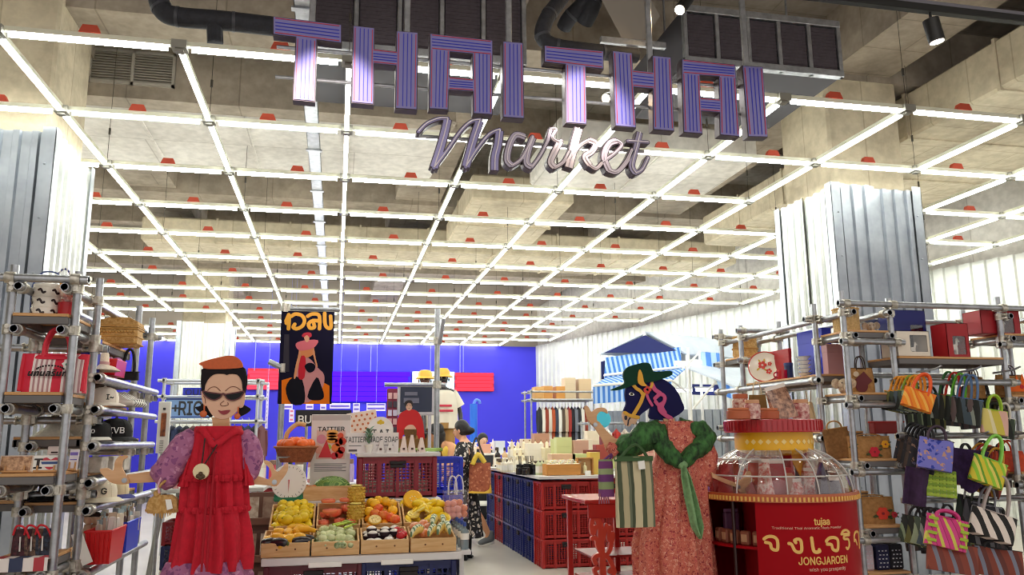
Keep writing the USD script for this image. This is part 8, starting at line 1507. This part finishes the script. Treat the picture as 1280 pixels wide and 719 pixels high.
cab.part('foot', bbox(cx_-.14, cx_+.17, 6.35, 6.8, 0, .04, .004), mat('#5a3a2c', .6), smooth=False)
# goods table further back, seen between the poster boards
gt = T('goods_table', 'long table of mixed goods behind the fruit stand', 'table', (.2, 10., 0)); gt.part('top', bbox(-.9, .5, 9.6, 10.4, .92, .96, .006), laminate, smooth=False)
for x in (-.85, .45): gt.part('leg', [tube([(x, y, 0), (x, y, .92)], .025, 8) for y in (9.65, 10.35)], steel)
gt.part('skirt', box(-.88, .48, 9.62, 9.63, .3, .92), mat('#8d1c26', .7), smooth=False)
for k in range(10):
    x = -.82+.14*k; c = ['#e9dcc8', '#d84a5a', '#b9a6c8', '#efe9dc', '#c98a8a'][k % 5]; (jar if k % 2 else bottle)(*(['goods_jar', f'{ord_[k]} jar or tub from the left on the long goods table', (x, 9.85, .96), .06, .26, mat(c, .4), mat('#8a6a5a', .4)] if k % 2 else [f'{ord_[k]} bottle from the left on the long goods table', (x, 9.85, .96), .05, .34, mat(c, .4), mat('#5a4a44', .4)]))
for k in range(6):
    x = 4.1+.5*k; t = T('paper_star', f'{ord_[k]} pale paper star ornament from the left on the shelf before the blue wall', 'ornament', (2.3+.33*k, 13.85, 1.34) if k < 6 else (x, 14, 1.6), local=True); t.part('star', [rot(hull([(0, -.02, 0), (0, .02, 0), (-.022, 0, .03), (.022, 0, .03), (0, 0, (.07, .1, .085)[(j+k) % 3])]), 60*j, (0, 1, 0)) for j in range(6)], mat('#efdfe2', .6), smooth=False); t.part('stick', tube([(0, 0, -.02), (0, 0, -.13)], .008, 5), white)

# ================================================================ PEOPLE AND MANNEQUINS
def _sph(p, r): return trimesh.creation.icosphere(1, r).vertices + np.array(p, float)
def bones(bs, edge=.022, it=10):
    """each bone the hull of spheres (point, radius); all joined to one smooth skin"""
    ms = []
    for b in bs:
        h = trimesh.convex.convex_hull(np.vstack([_sph(p, r) for p, r in b])); ms.append(m3.Manifold(m3.Mesh(np.asarray(h.vertices, np.float32), np.asarray(h.faces, np.uint32))))
    u = m3.Manifold.batch_boolean(ms, m3.OpType.Add).refine_to_length(edge).to_mesh()
    m = trimesh.Trimesh(u.vert_properties[:, :3], u.tri_verts, process=True); trimesh.smoothing.filter_taubin(m, .5, -.53, it); return m
def person(label, loc, rz, skin_m, hair_m, J, clothes, cat_='person', hairdo='bun', name='person', face_m=None):
    """J: joints in metres, standing at the origin, facing -y"""
    t = T(name, label, cat_, loc, rz, local=True); j = dict(head=(0, -.02, 1.56), neck=(0, .01, 1.42), chest=(0, .01, 1.27), waist=(0, 0, 1.05), hip=(0, .01, .9), sh=.165, hw=.085)
    j.update(J); A = lambda k: np.array(j[k], float); sx = np.array([1, 0, 0]); hd = A('head'); fwd = np.array(j.get('look', (0, -1, 0)), float); fwd /= np.linalg.norm(fwd); side = np.cross(fwd, (0, 0, 1)); side /= np.linalg.norm(side)
    shl, shr = A('chest')+(-j['sh'], 0, .1), A('chest')+(j['sh'], 0, .1)
    bs = [[(A('hip')-sx*j['hw'], .085), (A('hip')+sx*j['hw'], .085), (A('waist')-sx*.05, .085), (A('waist')+sx*.05, .085)], [(A('waist')-sx*.05, .085), (A('waist')+sx*.05, .085), (A('chest')-sx*.08, .1), (A('chest')+sx*.08, .1)], [(A('chest')-sx*.08, .095), (A('chest')+sx*.08, .095), (shl, .05), (shr, .05), (A('neck')-(0, 0, .02), .055)],
          [(A('neck')-(0, 0, .04), .052), (hd-(0, 0, .05), .05)], [(hd+(0, 0, .03), .088), (hd+fwd*.012-(0, 0, .02), .078)], [(hd+fwd*.025-(0, 0, .05), .055), (hd+fwd*.05-(0, 0, .085), .03)], [(hd+fwd*.088+(0, 0, .0), .009), (hd+fwd*.104-(0, 0, .022), .013)]]
    for s, k in ((-1, 'l'), (1, 'r')):
        S = shl if s < 0 else shr; E_, W_ = A('elb_'+k), A('wri_'+k); d = (W_-E_)/np.linalg.norm(W_-E_); n_ = np.cross(d, (0, 1, 0.2)); n_ /= np.linalg.norm(n_)
        bs += [[(S, .05), (E_, .037)], [(E_, .037), (W_, .026)], [(W_, .025), (W_+d*.085-n_*.018, .016), (W_+d*.085+n_*.018, .016)]]
        c = np.cross(n_, d)
        for q in range(4):
            r0 = W_+d*.085+n_*(.026-.0175*q); L_ = (.05, .057, .053, .042)[q]; bs += [[(r0, .009), (r0+d*L_*.55+c*.006, .0085)], [(r0+d*L_*.55+c*.006, .0085), (r0+d*L_+c*.022, .0075)]]
        bs += [[(W_+d*.03+n_*.022, .011), (W_+d*.06+n_*.048, .009)], [(W_+d*.06+n_*.048, .009), (W_+d*.09+n_*.05+c*.01, .008)]]
        H_ = A('hip')+sx*s*j['hw']; K_, F_ = A('kne_'+k), A('ank_'+k)
        bs += [[(H_, .085), (K_, .055)], [(K_, .054), (K_*.6+F_*.4+(0, .012, 0), .05), (F_, .034)], [(F_, .034), (F_+np.array(j.get('toe_'+k, (0, -.14, -.05))), .028)]]
    b = t.part('body', bones(bs), skin_m, smooth=True)
    e = hd+fwd*.078+(0, 0, .012)
    t.part('eye', [mv(ball(.011, 1, (1.2, .7, .8)), *(e+side*q*.032)) for q in (-1, 1)], mat('#f0ece6', .3), parent=b); t.part('pupil', [mv(ball(.006, 1), *(e+fwd*.006+side*q*.032)) for q in (-1, 1)], mat('#1c1412', .3), parent=b); t.part('eyebrow', [tube([e+(0, 0, .02)+side*q*.018, e+(0, 0, .025)+side*q*.046-fwd*.008], .004, 5) for q in (-1, 1)], mat('#1c1412', .6), parent=b)
    t.part('lips', tube([hd+fwd*.074-(0, 0, .058)+side*.022-fwd*.006, hd+fwd*.082-(0, 0, .056), hd+fwd*.074-(0, 0, .058)-side*.022-fwd*.006], .007, 6), mat('#a84a48', .4), parent=b); t.part('ear', [mv(ball(.022, 1, (.5, .8, 1.3)), *(hd+side*q*.09-(0, 0, .01))) for q in (-1, 1)], skin_m, parent=b)
    if hairdo:
        hp = [[(hd-fwd*.012+(0, 0, .04), .098), (hd-fwd*.035+(0, 0, -.0), .088)]] + [[(hd+side*q*.055+(0, 0, .03), .052), (hd+side*q*.06-fwd*.03-(0, 0, .045), .035)] for q in (-1, 1)]
        if hairdo == 'bun': hp += [[(hd-fwd*.1-(0, 0, .035), .055), (hd-fwd*.15-(0, 0, .04), .04)], [(hd-fwd*.08, .05), (hd-fwd*.1-(0, 0, .05), .04)]]
        if hairdo == 'bob': hp += [[(hd-fwd*.06, .08), (hd-fwd*.07-(0, 0, .14), .06)]]
        t.part('hair', bones(hp, .02, 6), hair_m, smooth=True)
    clothes(t, j, A, shl, shr, hd, fwd, side); return t
tan = mat('#d9a383', .55); dark_hair = mat('#171214', .5, bump=.3, bscale=120., stretch=(1, 1, 6))
blackfl = spots('#16141a', ['#cfc4b8', '#16141a', '#8f8a90', '#d8cfc4'], 24., .8, .42)
wloc = atZ(580, 699, 0)
def wc(t, j, A, shl, shr, hd, fwd, side):
    d = t.part('dress', garment([(1.4, .12, .075, .1, 0), (1.36, .17, .1, .1, 0), (1.25, .185, .125, .3, 0), (1.08, .15, .115, .4, 0), (1.03, .148, .115, .5, 0), (.9, .2, .155, .9, 0), (.6, .235, .19, 1.3, 0), (.26, .27, .22, 1.7, 0)], 0, 0, 9, .01, n=64, nz=44, seed=3), blackfl, smooth=True, label='black and cream floral midi dress')
    for s, k in ((-1, 'l'), (1, 'r')): t.part('sleeve', limb([(shl if s < 0 else shr)-(s*.02, 0, 0), ((shl if s < 0 else shr)*.5+A('elb_'+k)*.5), (shl if s < 0 else shr)*.12+A('elb_'+k)*.88], [.07, .085, .06], .08, 5), blackfl, parent=d)
    t.part('belt', mv(lathe([(.14, 0), (.155, .0), (.155, .035), (.14, .035)], 24), 0, 0, 1.03), mat('#1a181c', .6), parent=d)
    for k in 'lr':
        a = A('ank_'+k); t.part('boot', bones([[(a+(0, .0, .16), .06), (a, .052)], [(a-(0, -.02, .04), .046), (a+(0, -.14, -.05), .04)]], .02, 6), mat('#121114', .4), smooth=True); t.part('boot_sole', bbox(a[0]-.05, a[0]+.05, a[1]-.2, a[1]+.07, 0, .03, .01), mat('#0a0a0c', .5))
woman = person('woman in black floral dress and boots, low hair bun, browsing at the soap stand', wloc, -112, tan, dark_hair, dict(head=(0, -.045, 1.55), look=(0, -1, -.22), elb_l=(-.25, -.05, 1.12), wri_l=(-.2, -.27, 1.1), elb_r=(.27, .04, 1.12), wri_r=(.22, -.17, 1.0), kne_l=(-.09, -.02, .48), kne_r=(.09, -.02, .48), ank_l=(-.1, .02, .09), ank_r=(.1, .0, .09)), wc)
p = atY(598, 598, wloc[1]-.12); t = T('shoulder_bag', 'rust patterned shoulder bag with a yellow base carried by the woman in black', 'bag', (p[0], p[1]-.12, float(atY(598, 615, wloc[1])[2])), -25, local=True)
t.part('body', soft_bag(.27, .36, .14, -.05), spots('#a5563a', ['#8a3f2c', '#c9805a', '#b0603f'], 30., .7, .45)); t.part('yellow_base', soft_bag(.276, .1, .146, .0), mat('#e3b63a', .6)); t.part('strap', tube(spline([(-.1, 0, .33), (-.11, .04, .52), (-.08, .12, .66), (.0, .04, .52), (.1, 0, .33)], 5), .012, 6), mat('#3a2a24', .7)); t.part('yellow_scarf', tube(spline([(-.08, -.06, .34), (-.02, -.03, .46), (.06, .0, .36)], 4), [.03]*9, 8), mat('#e8c84a', .7))
# the walker behind her
sl = atZ(613, 684, 0)
def c2(t, j, A, shl, shr, hd, fwd, side):
    t.part('yellow_top', bones([[(A('chest')-(.1, 0, -.03), .115), (A('chest')+(.1, 0, .03), .115)], [(A('chest')-(.09, 0, 0), .115), (A('chest')+(.09, 0, 0), .115), (A('waist')-(.06, 0, 0), .105), (A('waist')+(.06, 0, 0), .105)], [(A('waist')-(.06, 0, 0), .105), (A('waist')+(.06, 0, 0), .105), (A('hip')-(.08, 0, -.03), .11), (A('hip')+(.08, 0, .03), .11)]], .03, 6), mat('#e6c04a', .8), smooth=True)
    sx = np.array([1, 0, 0]); t.part('denim_skirt', bones([[(A('hip')-sx*.08, .118), (A('hip')+sx*.08, .118), (A('hip')*.45+A('kne_l')*.55, .1), (A('hip')*.45+A('kne_r')*.55, .1)]], .03, 6), mat('#6c8aa8', .8, scale=20., col2='#58748f'), smooth=True)
    for k in 'lr':
        a = A('ank_'+k); o = np.array(j['toe_'+k]); t.part('sneaker', bones([[(a-(0, -.02, .02), .05), (a+o, .042)], [(a+(0, .01, .05), .042), (a-(0, 0, .02), .05)]], .02, 6), mat('#5f6266', .6), smooth=True); t.part('sneaker_sole', bones([[(a+(0, .04, -.07), .03), (a+o+(0, -.02, -.03), .028)]], .03, 4), white, smooth=True)
    t.part('black_cap', mv(sc(cap_shell(), 1.16), *(hd+(0, 0, .025)-fwd*.01)), mat('#15141a', .7)); t.part('cap_brim', mv(rot(sc(brim_arc(.09, .07), 1.16), math.degrees(math.atan2(fwd[0], -fwd[1]))), *(hd+(0, 0, .03))), mat('#15141a', .7))
person('person in yellow top, denim skirt and black cap, striding behind the woman in black', (sl[0]-.34, sl[1]+.1, 0), -92, mat('#d59a72', .55), dark_hair, dict(head=(0, -.4, 1.5), neck=(0, -.28, 1.38), chest=(0, -.2, 1.25), waist=(0, -.04, 1.04), hip=(0, .02, .88), elb_l=(-.24, -.3, 1.06), wri_l=(-.2, -.5, 1.05), elb_r=(.24, -.22, 1.02), wri_r=(.22, -.42, 1.0), kne_l=(-.09, -.2, .5), ank_l=(-.09, -.2, .09), kne_r=(.09, .14, .48), ank_r=(.09, .34, .13), toe_l=(0, -.15, -.045), toe_r=(0, -.13, -.07)), c2, hairdo='bob')
def c3(t, j, A, shl, shr, hd, fwd, side):
    t.part('dark_shirt', garment([(1.4, .13, .08, .1, 0), (1.36, .19, .11, .2, 0), (1.2, .2, .14, .4, 0), (.85, .2, .15, .6, 0)], 0, 0, 8, .008, n=40, seed=6), mat('#22242e', .8), smooth=True)
    for s, k in ((-1, 'l'), (1, 'r')): t.part('sleeve', limb([(shl if s < 0 else shr), (shl if s < 0 else shr)*.4+A('elb_'+k)*.6], [.07, .06], .05, 5), mat('#22242e', .8))
    t.part('trousers', garment([(.92, .18, .14, .2, 0), (.6, .19, .13, .3, 0), (.08, .17, .11, .3, 0)], 0, 0, 6, .006, n=40, seed=6), mat('#1b1c22', .8), smooth=True)
    for k in 'lr': a = A('ank_'+k); t.part('shoe', bones([[(a-(0, -.03, .04), .045), (a+(0, -.13, -.05), .036)]], .025, 4), black, smooth=True)
st_j = dict(elb_l=(-.24, .0, 1.1), wri_l=(-.2, -.18, .98), elb_r=(.24, .0, 1.1), wri_r=(.2, -.18, .98), kne_l=(-.09, 0, .48), kne_r=(.09, 0, .48), ank_l=(-.09, .02, .09), ank_r=(.09, .02, .09))
q = atY(603, 550, 14.8); person('dark-haired person in a dark shirt facing the viewer behind the counter shelf', (q[0], 14.8, q[2]-1.56), 12, mat('#e3b496', .55), dark_hair, st_j, c3, hairdo='bob')
one('staff_platform', bbox(q[0]-.6, q[0]+.6, 14.4, 15.2, 0, max(.02, q[2]-1.56), .01), mat('#5a5860', .6), 'low dark platform on which the person behind the counter stands', 'platform', smooth=False)
# mannequins in yellow hats
def c4(tee):
    def f(t, j, A, shl, shr, hd, fwd, side):
        m = mat(tee, .85); t.part('tee', garment([(1.4, .12, .08, .1, 0), (1.36, .2, .12, .2, 0), (1.2, .22, .15, .4, 0), (.86, .235, .16, .7, 0)], 0, 0, 8, .009, n=48, seed=8), m, smooth=True, label='cream T-shirt with red lettering')
        for s, k in ((-1, 'l'), (1, 'r')): t.part('sleeve', limb([(shl if s < 0 else shr)-(s*.03, 0, 0), (shl if s < 0 else shr)*.25+A('elb_'+k)*.75], [.08, .095], .05, 5), m)
        t.part('red_lettering', [bbox(-.1+.02*i, .1+.02*(i > 0), -.175, -.165, 1.16-.07*i, 1.19-.07*i, .004) for i in range(2)], mat('#c8304a', .6), smooth=False)
        for s, k in ((-1, 'l'), (1, 'r')): t.part('trouser_leg', limb([A('hip')+(s*.085, 0, 0), A('kne_'+k), A('ank_'+k)], [.11, .095, .085], .04, 7), mat('#a8824a', .85))
        t.part('waistband', mv(lathe([(.15, 0), (.17, 0), (.17, .08), (.15, .08)], 20), 0, 0, .86), mat('#a8824a', .85))
        t.part('yellow_hat', mv(lathe([(.1, .0), (.135, -.02), (.14, -.015), (.105, .02), (.1, .07), (.07, .105), (0, .115)], 24), *(hd+(0, 0, .045))), mat('#e8b23a', .5, coat=.3)); t.part('hat_brim', mv(rot(sc(brim_arc(.09, .06), 1.2), 0), *(hd+(0, 0, .04))), mat('#e8b23a', .5))
    return f
dm = mat('#2a2730', .35, coat=.3)
for k, (px, py, Y, tee, lab) in enumerate(((553, 474, 11.6, '#e6dfd0', 'dark mannequin with a yellow hat, cream T-shirt and khaki trousers, right of the lone pole'), (531, 476, 11.9, '#e8e4dc', 'dark mannequin with a yellow hat looking over the screen, left of the lone pole'))):
    q = atY(px, py, Y); z0 = float(q[2])-1.56; pf = T('mannequin_plinth', ['plinth under the mannequin right of the lone pole', 'plinth under the mannequin left of the lone pole'][k], 'plinth', (q[0], Y, 0)); pf.part('block', bbox(q[0]-.28, q[0]+.28, Y-.25, Y+.3, 0, z0, .01), mat('#2b2f6a', .5), smooth=False); pf.part('top_trim', bbox(q[0]-.3, q[0]+.3, Y-.27, Y+.32, z0-.03, z0, .004), laminate, smooth=False)
    person(lab, (q[0], Y, z0), 6, dm if k == 0 else mat('#6a4a44', .4), dark_hair, dict(elb_l=(-.27, .02, 1.1), wri_l=(-.27, -.06, .86), elb_r=(.27, .02, 1.1), wri_r=(.27, -.06, .86), kne_l=(-.09, 0, .48), kne_r=(.09, 0, .48), ank_l=(-.1, .02, .09), ank_r=(.1, .02, .09)), c4(tee), cat_='mannequin', hairdo=None, name='mannequin')

# ================================================================ labels: what still shares one is told apart by its place
_same = {}
for p in stage.GetPrimAtPath('/World').GetChildren():
    l_ = p.GetCustomDataByKey('label')
    if l_: _same.setdefault(l_, []).append(p)
ONES = 'first second third fourth fifth sixth seventh eighth ninth tenth eleventh twelfth thirteenth fourteenth fifteenth sixteenth seventeenth eighteenth nineteenth twentieth'.split()
ORD = lambda k: ONES[k] if k < 20 else 'twenty-'+ONES[k-20]
for l_, ps in _same.items():
    if len(ps) < 2: continue
    ps.sort(key=lambda p: p.GetAttribute('xformOp:translate').Get()[0] if p.GetAttribute('xformOp:translate').Get() else 0)
    for k, p in enumerate(ps): p.SetCustomDataByKey('label', f'{l_}, {ORD(k)} from the left')
